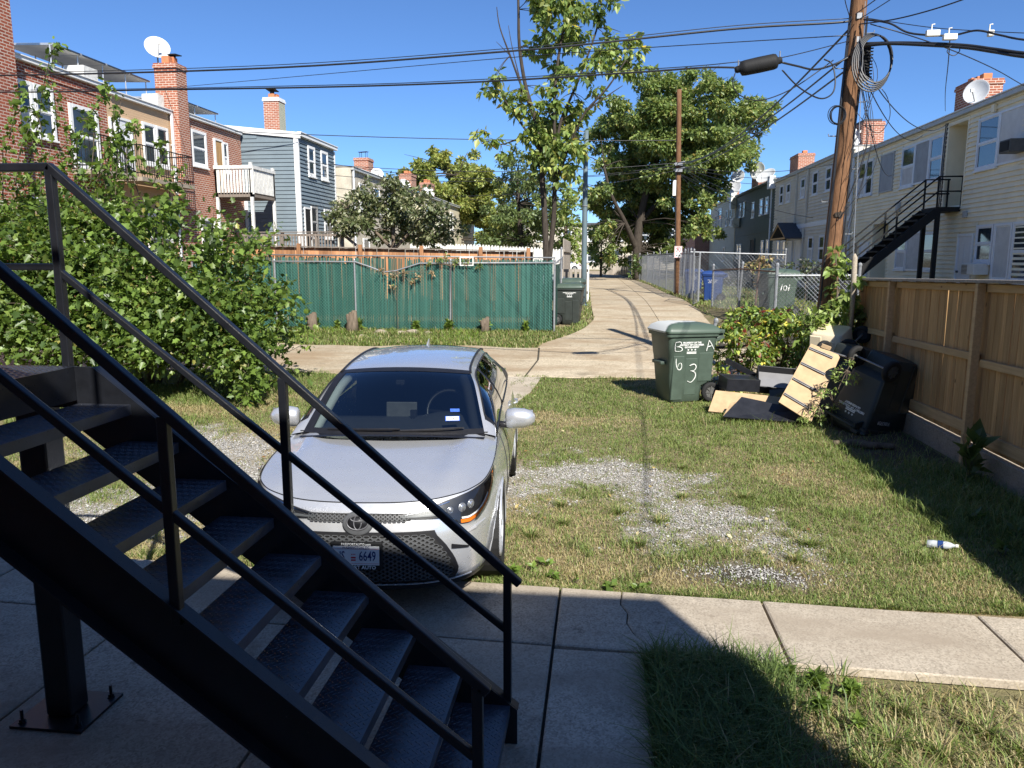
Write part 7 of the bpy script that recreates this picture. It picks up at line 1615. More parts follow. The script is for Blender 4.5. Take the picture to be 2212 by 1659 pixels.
def surf(a, z, off=0.0):
    """point on the car's outer skin: a = metres along the outline from the nose centre (signed), z = height"""
    s = abs(a); x = np.interp(s, arc, oxy[:, 0]); y = np.interp(s, arc, oxy[:, 1]); e = 0.02
    tx = np.interp(s + e, arc, oxy[:, 0]) - np.interp(max(0, s - e) if s > e else 0, arc, oxy[:, 0]); ty = np.interp(s + e, arc, oxy[:, 1]) - np.interp(max(0, s - e), arc, oxy[:, 1])
    if s < e: ty = 0
    if s > arc[-1] - e: ty = 0; tx = -1
    L = math.hypot(tx, ty) + 1e-9; nx, ny = ty / L, -tx / L
    wf, ws, wr = max(0, -ny) ** 2, nx * nx, max(0, ny) ** 2
    ins = wf * np.interp(z, *If) + ws * np.interp(z, *Is) + wr * np.interp(z, *Ir) - off
    return Vector((math.copysign(1, a) * (x - nx * ins), y - ny * ins, z))
def ztop(a): return float(np.interp(np.interp(abs(a), arc, oxy[:, 1]), *ZT))
def pts_edge(a, off=0.0): return surf(a, ztop(a), off)
def fixed(mb, name, mat, parent, smooth=True, split=None):
    me = mesh_from(name, mb.v, mb.f); bm = bmesh.new(); bm.from_mesh(me); bmesh.ops.remove_doubles(bm, verts=bm.verts, dist=0.0004); bmesh.ops.recalc_face_normals(bm, faces=bm.faces); bm.to_mesh(me); bm.free()
    o = link(name, me, mat, parent, False, smooth)
    if split: o.modifiers.new('e', 'EDGE_SPLIT').split_angle = R(split)
    return o
def skin_patch(a0, a1, zlo, zhi, off, na=24, nz=6):
    mb = MB(); rows = []
    for i in range(na + 1):
        a = a0 + (a1 - a0) * i / na; lo, hi = zlo(a), zhi(a); rows.append([surf(a, lo + (hi - lo) * k / nz, off) for k in range(nz + 1)])
    mb.grid(rows); return mb
RC = [(.715,1.24,.955),(.665,1.43,1.10),(.600,1.68,1.27),(.545,1.88,1.355),(.535,2.2,1.395),(.535,2.7,1.412),(.535,3.15,1.392),(.545,3.5,1.315),(.575,3.8,1.185),(.61,4.08,1.075)]
rc = catmull(RC, 10); nR = len(rc)
BLT = [(.795,1.20,.925),(.80,1.5,.95),(.80,2.0,.975),(.80,2.6,.985),(.795,3.2,1.005),(.785,3.7,1.03),(.74,4.12,1.062)]
bc = catmull(BLT, 15); 
def B_at(u): f = u * (len(bc) - 1); i = min(int(f), len(bc) - 2); return bc[i].lerp(bc[i+1], f - i)
def R_at(u): f = u * (nR - 1); i = min(int(f), nR - 2); return rc[i].lerp(rc[i+1], f - i)
def side_pt(sx, u, v_, off=0.0):
    b, r_ = B_at(u), R_at(u); p = b.lerp(r_, v_); p = p + Vector((0.045 * math.sin(math.pi * v_) , 0, 0)) + Vector((off * 0.9, 0, off * 0.35)); return Vector((sx * p.x, p.y, p.z))

def make_car(name, label, cat, loc, rot):
    car = thing(name, label, cat, loc, rot)
    A = float(arc[-1]); ns, nz = 230, 26
    mb = MB(); wheels = ((0.93, .315), (3.63, .315))
    for sx in (-1, 1):
        rows = []
        for i in range(ns + 1):
            a = sx * max(1e-5, A * i / ns); zt_ = ztop(a); rows.append([surf(a, 0.185 + (zt_ - 0.185) * k / nz) for k in range(nz + 1)])
        for row in rows:
            for k, p in enumerate(row):
                for wy, wz in wheels:
                    d = Vector((p.y - wy, p.z - wz)); 
                    if abs(p.x) > 0.55 and 0.325 < d.length < 0.385: d = d.normalized() * 0.362; p.y, p.z = wy + d.x, wz + d.y
        n = nz + 1; v_ = [p for r_ in rows for p in r_]; f = []
        for i in range(ns):
            for k in range(nz):
                q = (i*n+k, i*n+k+1, (i+1)*n+k+1, (i+1)*n+k); c = sum((v_[j] for j in q), Vector()) / 4
                if abs(c.x) > 0.55 and any(math.hypot(c.y - wy, c.z - wz) < 0.352 for wy, wz in wheels): continue
                f.append(q)
        mb.add(v_, f)
    fixed(mb, 'body', M['silver'], car)
    # bonnet
    def top_sheet(a0, a1, crown, n=40, nx=26, feat=None):
        mb = MB(); rows = []
        for i in range(n + 1):
            a = a0 + (a1 - a0) * i / n; e = pts_edge(a); xe = max(e.x, 0.002); row = []
            for k in range(nx + 1):
                q = -1 + 2 * k / nx; x = xe * q; row.append(Vector((x, e.y, e.z + crown(e.y) * (1 - abs(q) ** 2.2) + (feat(x, e.y) if feat else 0))))
            rows.append(row)
        mb.grid(rows); return mb
    def hood_feat(x, y):
        k = min(1, max(0, (y - 0.12) / 0.35)); r_ = 0.50 + 0.10 * y
        return 0.022 * k * math.exp(-((abs(x) - r_) / 0.085) ** 2) - 0.012 * k * math.exp(-(x / 0.34) ** 2)
    a_cowl = float(np.interp(1.30, oxy[:, 1], arc))
    a_c2 = next(a for a in np.linspace(0.8, 2.2, 300) if pts_edge(a).y > 1.27)
    crown_h = lambda y: float(np.interp(y, [-.1, .1, .2, .5, .9, 1.3], [0.0, 0.004, 0.020, 0.045, 0.058, 0.060]))
    fixed(top_sheet(1e-4, a_c2, crown_h, 60, 30, hood_feat), 'hood', M['silver'], car)
    m = MB(); m.tube([pts_edge(a, 0.002) + Vector((0, 0, 0.002)) for a in np.linspace(-a_c2, a_c2, 90)], 0.0035, 5); m.build('hood_gap', M['trim'], car, False)
    a_t0 = next(a for a in np.linspace(4, A, 900) if pts_edge(a).y > 3.95)
    fixed(top_sheet(a_t0, A - 1e-4, lambda y: 0.03, 30, 16), 'trunk_lid', M['silver'], car)
    # cabin shell
    for sx in (-1, 1):
        m = MB(); m.grid([[side_pt(sx, u, v_) for v_ in np.linspace(0, 1, 9)] for u in np.linspace(0, 1, 60)]); fixed(m, 'cabin_side', M['silver'], car)
        for u0, u1, va, vb in ((0.10, 0.40, 0.05, 0.90), (0.425, 0.70, 0.05, 0.90)):
            m = MB(); m.grid([[side_pt(sx, u, max(0.03, va) + (vb - va) * k / 6, 0.006) for k in range(7)] for u in np.linspace(u0, u1, 16)]); so_ = fixed(m, 'side_window', M['sideglass'], car)
            loop = [side_pt(sx, u, va, 0.008) for u in np.linspace(u0, u1, 14)] + [side_pt(sx, u, vb, 0.008) for u in np.linspace(u1, u0, 14)]
            m = MB(); m.tube(loop + [loop[0]], 0.007, 5); m.build('window_trim', M['trim'], so_, False)
        m = MB(); m.grid([[side_pt(sx, u, v_, 0.003) for v_ in np.linspace(0.03, 0.9, 5)] for u in np.linspace(0.08, 0.87, 40)]); fixed(m, 'door_frame', M['trim'], car)
    def cross_sheet(i0, i1, bow, zc, nx=20):
        rows = []
        for i in range(i0, i1 + 1):
            e = rc[i]; tt = (i - i0) / max(1, i1 - i0); row = []
            for k in range(nx + 1):
                q = -1 + 2 * k / nx; w = 1 - q * q; row.append(Vector((e.x * q, e.y - bow(tt) * w, e.z + zc(tt) * w)))
            rows.append(row)
        return rows
    iA = 30; iB = min(range(nR), key=lambda i: abs(rc[i].y - 3.2))
    ws = cross_sheet(0, iA, lambda q: 0.17 - 0.08 * q, lambda q: 0.012 + 0.028 * q)
    m = MB(); m.grid(ws); wsO = fixed(m, 'windshield', M['windscreen'], car)
    up = Vector((0, -0.7, 0.7)) * 0.003                                # dark printed border
    m = MB(); n_, c_ = len(ws), len(ws[0])
    for i in range(n_ - 1):
        for k in range(c_ - 1):
            if i < 3 or i >= n_ - 4 or k < 1 or k >= c_ - 1: m.add([ws[i][k] + up, ws[i][k+1] + up, ws[i+1][k+1] + up, ws[i+1][k] + up], [(0,1,2,3)])
    fixed(m, 'windshield_border', M['trim'], wsO)
    for px, pz, w, h, mt in ((0.46, 7, 0.115, 0.052, M['whitepaint']), (0.47, 10, 0.075, 0.035, M['stickerblue'])):
        i = pz; k0 = (px + rc[i].x) / (2 * rc[i].x) * (c_ - 1); p = ws[i][int(k0)].lerp(ws[i][int(k0)+1], k0 % 1); rt = (ws[i][int(k0)+1] - ws[i][int(k0)]).normalized(); uu = (ws[i+1][int(k0)] - ws[i][int(k0)]).normalized(); nn = rt.cross(uu); p = p + nn * 0.006
        m = MB(); m.add([p - rt*w/2 - uu*h/2, p + rt*w/2 - uu*h/2, p + rt*w/2 + uu*h/2, p - rt*w/2 + uu*h/2], [(0,1,2,3)]); sk = m.build('sticker', M['stickerblue'] if mt is M['whitepaint'] else mt, wsO, False)
        if mt is M['whitepaint']:
            m = MB(); w2, h2 = w*0.88, h*0.74; q = p + nn*0.001; m.add([q - rt*w2/2 - uu*h2/2, q + rt*w2/2 - uu*h2/2, q + rt*w2/2 + uu*h2/2, q - rt*w2/2 + uu*h2/2], [(0,1,2,3)]); m.build('sticker_field', mt, wsO, False)
            Mt = Matrix((rt, uu, nn)).transposed().to_4x4(); Mt.translation = p + nn * 0.0015; lettering('07/23/27', 0.026, Mt, M['black'], wsO, world=False, bold=0.0004)
    # roof, rear glass, dark roof mouldings
    m = MB(); m.grid(cross_sheet(iA, iB, lambda q: 0.09 - 0.09 * min(1, q * 2), lambda q: 0.04)); fixed(m, 'roof', M['silver'], car)
    m = MB(); m.grid(cross_sheet(iB, nR - 1, lambda q: -0.05, lambda q: 0.04 - 0.02 * q)); fixed(m, 'rear_window', M['sideglass'], car)
    for sx in (-1, 1):
        m = MB(); m.tube([Vector((sx * (rc[i].x + 0.002), rc[i].y, rc[i].z + 0.004)) for i in range(iA - 2, iB + 4)], 0.011, 6); m.build('roof_moulding', M['trim'], car, False)
    m = MB(); m.add([(-.012, 3.05, 1.425), (.012, 3.05, 1.425), (.012, 3.24, 1.40), (-.012, 3.24, 1.40), (0, 3.22, 1.497), (0, 3.19, 1.497)], [(0,1,5),(1,2,4,5),(2,3,4),(3,0,5,4)]); fixed(m, 'antenna_fin', M['silver'], car, False)
    # cowl and wipers
    rows = []
    for q in np.linspace(-1, 1, 25):
        w = 1 - q * q; xw = 0.72 * q; yb = 1.26 - 0.17 * w; zb = 0.962 + 0.012 * w; yf = yb - 0.09; zf = 0.925 + 0.052 * w
        rows.append([Vector((xw, yf - 0.02, zf + 0.010)), Vector((xw, yf, zf + 0.016)), Vector((xw, yf + 0.05, zf + 0.008)), Vector((xw, yb, zb))])
    m = MB(); m.grid(rows); fixed(m, 'cowl', M['trim'], car)
    for x0, x1 in ((-0.50, 0.08), (0.02, 0.56)):
        P = []
        for q in np.linspace(0, 1, 8):
            x = x0 + (x1 - x0) * q; w = 1 - (x / 0.72) ** 2; P.append(Vector((x, 1.26 - 0.17 * w + 0.02 * (1 - q), 0.985 + 0.012 * w + 0.018 * (1 - q) * 0 + 0.02 * q)))
        m = MB(); m.tube(P, [0.014] + [0.011] * 6 + [0.006], 6); m.build('wiper', M['trim'], car, False)
    # ---------------- front face
    trap_hw = lambda z: float(np.interp(z, [0.24, 0.30, 0.40, 0.50, 0.575], [0.60, 0.63, 0.585, 0.52, 0.455]))
    def trap_patch(z0, z1, grow, off, nzz=10, na=30):
        mb = MB(); rows = []
        for k in range(nzz + 1):
            z = z0 + (z1 - z0) * k / nzz; hw = trap_hw(z) + grow; rows.append([surf(-hw + 2 * hw * i / na, z, off) for i in range(na + 1)])
        mb.grid(rows); return mb
    fixed(trap_patch(0.246, 0.592, 0.035, 0.010), 'grille_surround', M['trim'], car)
    gr = fixed(trap_patch(0.268, 0.578, 0.0, 0.015), 'lower_grille', M['black'], car)
    def hexes(zc0, zc1, half, w, h, depth, par, lim=None):
        mb = MB(); rowi = 0; z = zc0
        while z < zc1:
            x = -half - w + (w * 0.5 if rowi % 2 else 0)
            while x < half + w:
                ok = abs(x) + w * 0.45 < (lim(z) if lim else half)
                if ok:
                    o_ = [(-.5,0),(-.28,.5),(.28,.5),(.5,0),(.28,-.5),(-.28,-.5)]
                    outer = [surf(x + a * w * 1.02, z + b * h * 1.0, depth) for a, b in o_]; inner = [surf(x + a * w * 0.80, z + b * h * 0.70, depth) for a, b in o_]; back = [surf(x + a * w * 0.74, z + b * h * 0.62 , depth - 0.014) for a, b in o_]
                    n = 6; mb.add(outer + inner + back, [(k, (k+1) % n, n + (k+1) % n, n + k) for k in range(n)] + [(n + k, n + (k+1) % n, 2*n + (k+1) % n, 2*n + k) for k in range(n)])
                x += w
            z += h * 0.5 if False else h * 0.52; rowi += 1
        return mb
    m = hexes(0.284, 0.572, 0.64, 0.050, 0.027, 0.028, gr, trap_hw); o = fixed(m, 'grille_mesh', M['grillegrey'], gr, False); o['kind'] = 'stuff'
    zg = lambda a: 0.665 - 0.012 * math.cos(min(1.57, abs(a) * 3.0)) ; zg2 = lambda a: 0.702 - 0.004 * abs(a)
    ug = fixed(skin_patch(-0.34, 0.34, zg, zg2, 0.010, 24, 3), 'upper_grille', M['black'], car)
    o = fixed(hexes(0.662, 0.700, 0.335, 0.030, 0.020, 0.018, ug), 'grille_mesh', M['grillegrey'], ug, False); o['kind'] = 'stuff'
    # lower lip, silver line, slits
    fixed(skin_patch(-0.98, 0.98, lambda a: 0.185, lambda a: 0.235, 0.018, 50, 3), 'front_lip', M['trim'], car)
    m = MB(); m.tube([surf(a, 0.240, 0.020) for a in np.linspace(-0.78, 0.78, 50)], 0.005, 5); m.build('lip_line', M['silver'], car, False)
    for sx in (-1, 1):
        fixed(skin_patch(sx * 0.60, sx * 0.735, lambda a: 0.455 - 0.16 * (abs(a) - .6), lambda a: 0.487 - 0.30 * (abs(a) - .6), 0.010, 6, 2), 'bumper_slit', M['trim'], car)
        m = MB(); m.tube([surf(sx * a, z, 0.004) for a, z in ((0.70, 0.53), (0.80, 0.555), (0.93, 0.575))], [0.004, 0.012, 0.003], 6); m.build('bumper_crease', M['silver'], car, False)
        # headlight
        ha = [.27,.36,.47,.57,.63,.67,.74,.82,.90,.98,1.06,1.15,1.27]; hl = [.672,.664,.660,.657,.650,.605,.600,.618,.655,.70,.748,.800,.855]; hh = [.692,.710,.730,.750,.760,.766,.778,.790,.803,.816,.829,.842,.858]
        lo = lambda a: float(np.interp(abs(a), ha, hl)); hi = lambda a: float(np.interp(abs(a), ha, hh))
        h0 = fixed(skin_patch(sx * .27, sx * 1.27, lo, hi, 0.011, 52, 7), 'headlight', M['trim'], car)
        fixed(skin_patch(sx * .28, sx * .58, lambda a: lo(a) + (hi(a) - lo(a)) * .22, lambda a: lo(a) + (hi(a) - lo(a)) * .48, 0.016, 20, 3), 'light_bar', M['grillegrey'], h0)
        fixed(skin_patch(sx * .30, sx * .62, lambda a: hi(a) - 0.012, lambda a: hi(a) - 0.006, 0.017, 20, 1), 'light_line', M['chrome'], h0)
        amb = lambda a: lo(a) + 0.028 + 0.02 * max(0, abs(a) - .8)
        fixed(skin_patch(sx * .675, sx * 1.18, lambda a: lo(a) + 0.006, lambda a: min(amb(a), hi(a) - 0.006), 0.016, 24, 2), 'amber_reflector', M['amber'], h0)
        fixed(skin_patch(sx * .685, sx * .98, lambda a: amb(a) + 0.004, lambda a: min(hi(a) - 0.004, amb(a) + 0.016), 0.0165, 20, 1), 'light_guide', M['whitepaint'], h0)
        for aa, zz, rr2 in ((.70, .705, .030), (.775, .715, .030), (.61, .70, .022)):
            c = surf(sx * aa, zz, 0.009); nrm = (surf(sx * aa, zz, 0.05) - surf(sx * aa, zz, 0)).normalized(); Mq = Matrix.Translation(c) @ nrm.to_track_quat('Z', 'Y').to_matrix().to_4x4()
            m = MB(); m.lathe([(rr2, 0.002), (rr2, 0.010), (rr2 * .86, 0.012), (rr2 * .8, 0.008), (rr2 * .6, 0.014), (rr2 * .3, 0.018), (0.001, 0.019)], 16, Mq); m.build('projector', M['lampsilver'], h0, False, True)
        fixed(skin_patch(sx * .27, sx * 1.27, lo, hi, 0.026, 46, 5), 'lens', M['lens'], h0)
    # emblem on a dark shield
    ec = surf(0.0001, 0.648, 0.0); nrm = Vector((0, -1, 0.25)).normalized(); Me = Matrix.Translation(ec + nrm * 0.014) @ Matrix((Vector((1, 0, 0)), nrm.cross(Vector((1, 0, 0))), nrm)).transposed().to_4x4()
    def oval(rx, ry, c=(0, 0), n=40): return [Me @ Vector((c[0] + rx * math.cos(2*math.pi*k/n), c[1] + ry * math.sin(2*math.pi*k/n), 0.012)) for k in range(n + 1)]
    m = MB(); rings = []
    for s_, d in ((1.32, -0.03), (1.28, 0.004), (1.15, 0.010)):
        rings.append([Me @ Vector((0.076 * s_ * math.cos(2*math.pi*k/36), 0.060 * s_ * math.sin(2*math.pi*k/36) - 0.006, d)) for k in range(36)])
    sh = loft(rings).build('emblem_shield', M['grillegrey'], car, False, True)
    m = MB(); m.lathe([(0.0, 0)], 3) if False else None
    m.tube(oval(0.068, 0.046), 0.0055, 6); m.tube(oval(0.024, 0.044), 0.0042, 6); m.tube(oval(0.045, 0.017, (0, 0.024)), 0.0042, 6); m.build('emblem', M['steel'], sh, False, True)
    fixed(loft([[Me @ Vector((0.066 * math.cos(2*math.pi*k/30), 0.044 * math.sin(2*math.pi*k/30), d)) for k in range(30)] for d in (0.0101, 0.0108)]), 'emblem_field', M['trim'], sh)
    # plate
    pc = surf(0.0001, 0.455, 0.05); Mp = Matrix.Translation(pc) @ Matrix((Vector((1, 0, 0)), Vector((0, 0.08, 1)).normalized(), Vector((0, -1, 0.08)).normalized())).transposed().to_4x4()
    def pbox(x0, x1, y0, y1, z0, z1):
        m = MB(); m.box(x0, x1, y0, y1, z0, z1); m.v = [Mp @ p for p in m.v]; return m
    pf_ = pbox(-.163, .163, -.088, .088, -.035, 0.0).build('license_plate', M['black'], car, False, bev=0.006)
    pbox(-.147, .147, -.055, .066, -.001, 0.003).build('plate_field', M['whitepaint'], pf_, False)
    for y_, h_ in ((.048, .0018), (-.045, .0018)): pbox(-.145, .145, y_ - h_/2, y_ + h_/2, 0.003, 0.0036).build('plate_rule', M['platered'], pf_, False)
    Tm = lambda x, y: Mp @ Matrix.Translation((x, y, 0.0035))
    lettering('JS', 0.088, Tm(-.088, .0), M['plateblue'], pf_, 'plate_number', 0.0006, 0.58, False, 0.0008); lettering('6649', 0.088, Tm(.072, .0), M['plateblue'], pf_, 'plate_number', 0.0006, 0.62, False, 0.0008)
    lettering('WASHINGTON, DC', 0.022, Tm(0, .0565), M['plateblue'], pf_, 'plate_text', 0.0002, 0.9, False, 0.0008); lettering('PASSPORTAUTO.com', 0.021, Mp @ Matrix.Translation((0, .0765, 0.001)), M['whitepaint'], pf_, 'frame_text', 0.0004, 0.95, False, 0.0008); lettering('PASSPORT AUTO', 0.031, Mp @ Matrix.Translation((0, -.0715, 0.001)), M['whitepaint'], pf_, 'frame_text', 0.0008, 1.05, False, 0.0008)
    m = MB()
    for dy in (-.006, -.022): q = pbox(-.032, -.002, dy - .0055, dy + .0035, 0.003, 0.0042); m.add(q.v, q.f)
    for dx in (-.027, -.017, -.007): m.add([q for q in star_pts((dx, .014), .0055, Mp @ Matrix.Translation((0, 0, .0042)))], [tuple(range(10))[::-1]])
    m.build('plate_flag', M['platered'], pf_, False)
    # mirrors
    for sx in (-1, 1):
        rings = []; c = Vector((sx * 0.985, 1.62, 1.0))
        for q, ry, rz, zz in ((-0.125, .045, .055, -.005), (-0.11, .062, .078, -.002), (-.05, .075, .088, 0), (.03, .072, .082, .002), (.085, .055, .062, .004), (.115, .03, .032, .004), (.122, .006, .008, .004)):
            rings.append([c + Vector((sx * q, ry * math.cos(t2) * (1.0 if math.cos(t2) < 0 else 0.45), rz * math.sin(t2) + zz)) for t2 in np.linspace(0, 2*math.pi, 22, endpoint=False)])
        fixed(loft(rings), 'mirror', M['silver'], car); mo = car.children[-1]
        m = MB(); m.tube([Vector((sx * .80, 1.60, .955)), Vector((sx * .87, 1.61, .945)), c + Vector((-sx * .06, 0.01, -.06))], [.03, .026, .03], 8); m.build('mirror_stalk', M['trim'], mo, False, True)
        m = MB(); m.box(*(sorted((c.x - .11, c.x + .10))), c.y + .030, c.y + .036, c.z - .06, c.z + .065); m.build('mirror_glass', M['lampsilver'], mo, False)
    # door handles, sill, door gaps on the flanks
    for sx in (-1, 1):
        for yy in (2.35, 3.25):
            m = MB(); p = Vector((sx * 0.90, yy, 0.835)); m.tube([p + Vector((-sx*.03, -.09, 0)), p + Vector((0, -.07, .004)), p + Vector((0, .07, .008)), p + Vector((-sx*.03, .09, .006))], .012, 6); m.build('door_handle', M['silver'], car, False, True)
        for yy in (1.42, 2.47, 3.38):
            s_ = float(np.interp(yy, oxy[:130, 1], arc[:130])); m = MB(); m.tube([surf(sx * s_, z, 0.0015) for z in np.linspace(0.22, ztop(s_) - 0.005, 16)], 0.003, 4); m.build('door_gap', M['trim'], car, False)
        s0, s1 = (float(np.interp(q, oxy[:130, 1], arc[:130])) for q in (1.32, 3.2)); fixed(skin_patch(sx * s0, sx * s1, lambda a: 0.158, lambda a: 0.20, 0.01, 20, 2), 'side_sill', M['trim'], car)
    # wheels with arch liners
    for wy in (0.93, 3.63):
        for sx in (-1, 1):
            Mw = Matrix.Translation((sx * 0.775, wy, 0.315)) @ Matrix.Rotation(R(90) * sx, 4, 'Y')
            m = MB(); m.lathe([(.20, -.09), (.285, -.102), (.308, -.088), (.315, -.05), (.315, .05), (.308, .088), (.285, .102), (.212, .09), (.20, .07)], 36, Mw); wh = m.build('wheel', M['rubber'], car, False, True)
            m = MB(); m.lathe([(.001, .062), (.05, .068), (.06, .06), (.19, .055), (.205, .09), (.215, .09)], 30, Mw)
            for k in range(9):
                a = k * 2 * math.pi / 9; p = Vector((.125 * math.cos(a), .125 * math.sin(a), .066)); m.obox(Mw @ p, (.155, .034, .03), Mw.to_3x3() @ Matrix.Rotation(a, 3, 'Z'))
            m.build('rim', M['alloy'], wh, False)
            m = MB(); m.lathe([(.36, -.12), (.362, .10)], 30, Mw); m.lathe([(.36, -.12), (.001, -.12)], 30, Mw); m.build('arch_liner', M['black'], car, False)
            m = MB(); aa = np.linspace(-0.25, math.pi + 0.25, 26); m.tube([Vector((sx * 0.872, wy + .363 * math.cos(q), .315 + .363 * math.sin(q))) for q in aa if .315 + .363 * math.sin(q) > 0.16], 0.010, 5); m.build('arch_lip', M['silver'], car, False, True)
    m = MB(); m.box(-.70, .70, .30, 4.4, .19, .23); m.build('underbody', M['black'], car, False)
    # cabin interior
    rows = [[Vector((x, y, z + (0.05 * math.exp(-((x - .36) / .17) ** 2) if y > 1.4 else 0))) for x in np.linspace(-.74, .74, 22)] for y, z in ((1.24, .965), (1.4, .985), (1.58, 1.0), (1.74, .985), (1.80, .93), (1.82, .78))]
    m = MB(); m.grid(rows); fixed(m, 'dashboard', M['dash'], car)
    m = MB(); m.obox((-.02, 1.72, 1.045), (.26, .025, .13), Euler((R(-8), 0, 0))); m.build('centre_screen', M['hub'], car, False, bev=0.008)
    m = MB(); m.obox((.10, 1.60, 1.03), (.05, .04, .07)); m.tube([(.10, 1.6, 1.0), (.10, 1.55, .995)], .022, 8); m.build('phone_mount', M['black'], car, False)
    Ms = Matrix.Translation((.36, 1.86, 1.005)) @ Matrix.Rotation(R(66), 4, 'X'); m = MB(); m.tube([Ms @ Vector((.185 * math.cos(q), .185 * math.sin(q), 0)) for q in np.linspace(0, 2*math.pi, 32)], .016, 7); m.tube([Ms @ Vector((-.17, 0, 0)), Ms @ Vector((0, -.02, .03)), Ms @ Vector((.17, 0, 0))], .02, 6); m.build('steering_wheel', M['trim'], car, False, True)
    for sx in (-1, 1):
        m = MB(); m.obox((sx * .36, 2.55, .93), (.50, .14, .62), Euler((R(-14), 0, 0))); m.obox((sx * .36, 2.64, 1.24), (.26, .10, .17), Euler((R(-10), 0, 0))); m.obox((sx * .36, 2.3, .62), (.50, .5, .16)); m.build('seat', M['interior'], car, False, bev=0.05)
    m = MB(); m.box(-.66, .66, 3.3, 3.42, .55, 1.12); m.build('rear_seat', M['interior'], car, False, bev=0.04)
    m = MB(); m.box(-.74, .74, 1.5, 3.9, .30, .36); m.build('cabin_floor', M['interior'], car, False)
    m = MB(); m.grid([[Vector((e.x * q * .97, e.y - .03, e.z - .02 + .035 * (1 - q * q))) for q in np.linspace(-1, 1, 9)] for e in rc[iA + 1:iB]]); fixed(m, 'headliner', M['interior'], car)
    for sx in (-1, 1):
        m = MB(); m.tube([Vector((sx * (rc[i].x - .065), rc[i].y + .02, rc[i].z - .035)) for i in range(2, iA - 2)], .042, 6); m.build('pillar_trim', M['paletrim'] if sx < 0 else M['interior'], car, False, True)
    m = MB(); m.obox((.02, 1.84, 1.315), (.21, .03, .06), Euler((R(8), 0, R(-6)))); m.build('rear_view_mirror', M['black'], car, False, bev=0.012)
    m = MB(); m.obox((-.03, 1.74, 1.275), (.075, .03, .04)); m.tube([(-.01, 1.735, 1.27), (-.01, 1.70, 1.268)], .018, 8); m.build('dash_camera', M['black'], car, False, bev=0.006)
    for sx in (-1, 1):
        fixed(skin_patch(sx * (A - .75), sx * (A - .35), lambda a: .72, lambda a: .90, 0.006, 10, 3), 'tail_light', M['redsign'], car)
    return car
sedan = make_car('sedan', 'silver four-door sedan parked nose-first toward the sidewalk', 'car', (-1.505, 4.50, 0.045), (0, 0, R(4.3)))
def copy_car(label, loc, rotz, paint):
    r_ = sedan.copy(); COL.objects.link(r_); r_.location = loc; r_.rotation_euler = (0, 0, rotz); r_['label'] = label; tag(r_, None, None, None)
    for ch in list(sedan.children):
        if ch.name.startswith(('dashboard', 'seat', 'steering', 'phone', 'centre', 'rear_view', 'dash_', 'license')): continue
        c = ch.copy(); COL.objects.link(c); c.parent = r_
        if c.data.materials and c.data.materials[0] is M['silver']:
            c.material_slots[0].link = 'OBJECT'; c.material_slots[0].material = paint
        if ch.name.startswith(('wheel', 'headlight')):
            for gch in ch.children: d = gch.copy(); COL.objects.link(d); d.parent = c
    return r_
M['whitecar'] = mat_plain('white_car_paint', (0.72, 0.73, 0.74), 0.3, 0.1, 0.5, 0.04, 4, 0, 0.6); M['greycar'] = mat_plain('dark_silver_car_paint', (0.26, 0.27, 0.28), 0.32, 0.5, 0.5, 0.05, 4, 0, 0.6)
copy_car('white sedan crossing the far end of the alley', (-2.2, 91, 0.8), R(90), M['whitecar'])
copy_car('dark silver sedan parked behind the board gate by the lamp pole', (-1.0, 30.0, 0.79), R(88), M['greycar'])
# ============================================================= NEAR STEEL STAIR
st2 = thing('steel_stair', 'black steel stair with open diamond-plate treads beside the sidewalk', 'stair', (-1.4, 2.9, 0.05))
SF, SN = 3.33, 2.45
NX, NZ = -2.19, 1.67; RUN, RISE = 0.2245, 0.1765           # nosing of the top tread and step size
def stringer(yc, side):
    """channel section: web plus flanges turned outwards"""
    top = lambda x: 1.70 - 0.80 * (x + 2.19)
    xt, xb = -2.40, -0.36; m = MB(); dpt = 0.27
    prof = [(-2.46, 1.845), (-2.37, 1.845), (xb, 0.235), (xb, 0.06), (-0.53, 0.06), (-2.46, 1.845 - 0.30)]
    v = []; n = len(prof)
    for yy in (yc - 0.005, yc + 0.005): v += [(x, yy, z) for x, z in prof]
    m.add(v, [tuple(range(n)), tuple(range(n, 2*n))[::-1]] + [(i, n + i, n + (i+1) % n, (i+1) % n) for i in range(n)])
    w = 0.055; yo = yc + side * (w / 2 + 0.005)
    for a, b in (((-2.37, 1.840), (xb, 0.230)), ((-2.45, 1.553), (-0.53, 0.066))): m.bar((a[0], yo, a[1]), (b[0], yo, b[1]), w, 0.010, (0, 0, 1))
    return m.build('stringer', M['blackmetal'], st2)
stringer(SF, 1); stringer(SN, -1)
# treads: folded plate with raised lozenges, one shared mesh
TW = SF - SN - 0.012; TD = 0.262
m = MB(); m.box(0, TD, 0, TW, -0.006, 0.0); m.box(TD - 0.005, TD, 0, TW, -0.048, -0.006); m.box(0, 0.005, 0, TW, -0.040, -0.006)
tread_me = mesh_from('tread', m.v, m.f); tread_me.materials.append(M['tread'])
m = MB(); ly = 0.014
i = 0; x = 0.012
while x < TD - 0.008:
    y = 0.012 + (0.014 if i % 2 else 0); j = 0
    while y < TW - 0.01:
        a = R(45) if (i + j) % 2 else R(-45); c = Vector((x, y, 0)); d = Vector((math.cos(a), math.sin(a), 0)); s_ = Vector((-d.y, d.x, 0)); L, W, H = 0.0125, 0.0036, 0.0022
        m.add([c - d*L, c + s_*W, c + d*L, c - s_*W, c + Vector((0, 0, H))], [(0,3,4),(3,2,4),(2,1,4),(1,0,4)]); y += 0.028; j += 1
    x += 0.0165; i += 1
pat_me = mesh_from('raised_pattern', m.v, m.f); pat_me.materials.append(M['tread'])
nose_me = MB(); y = 0.01
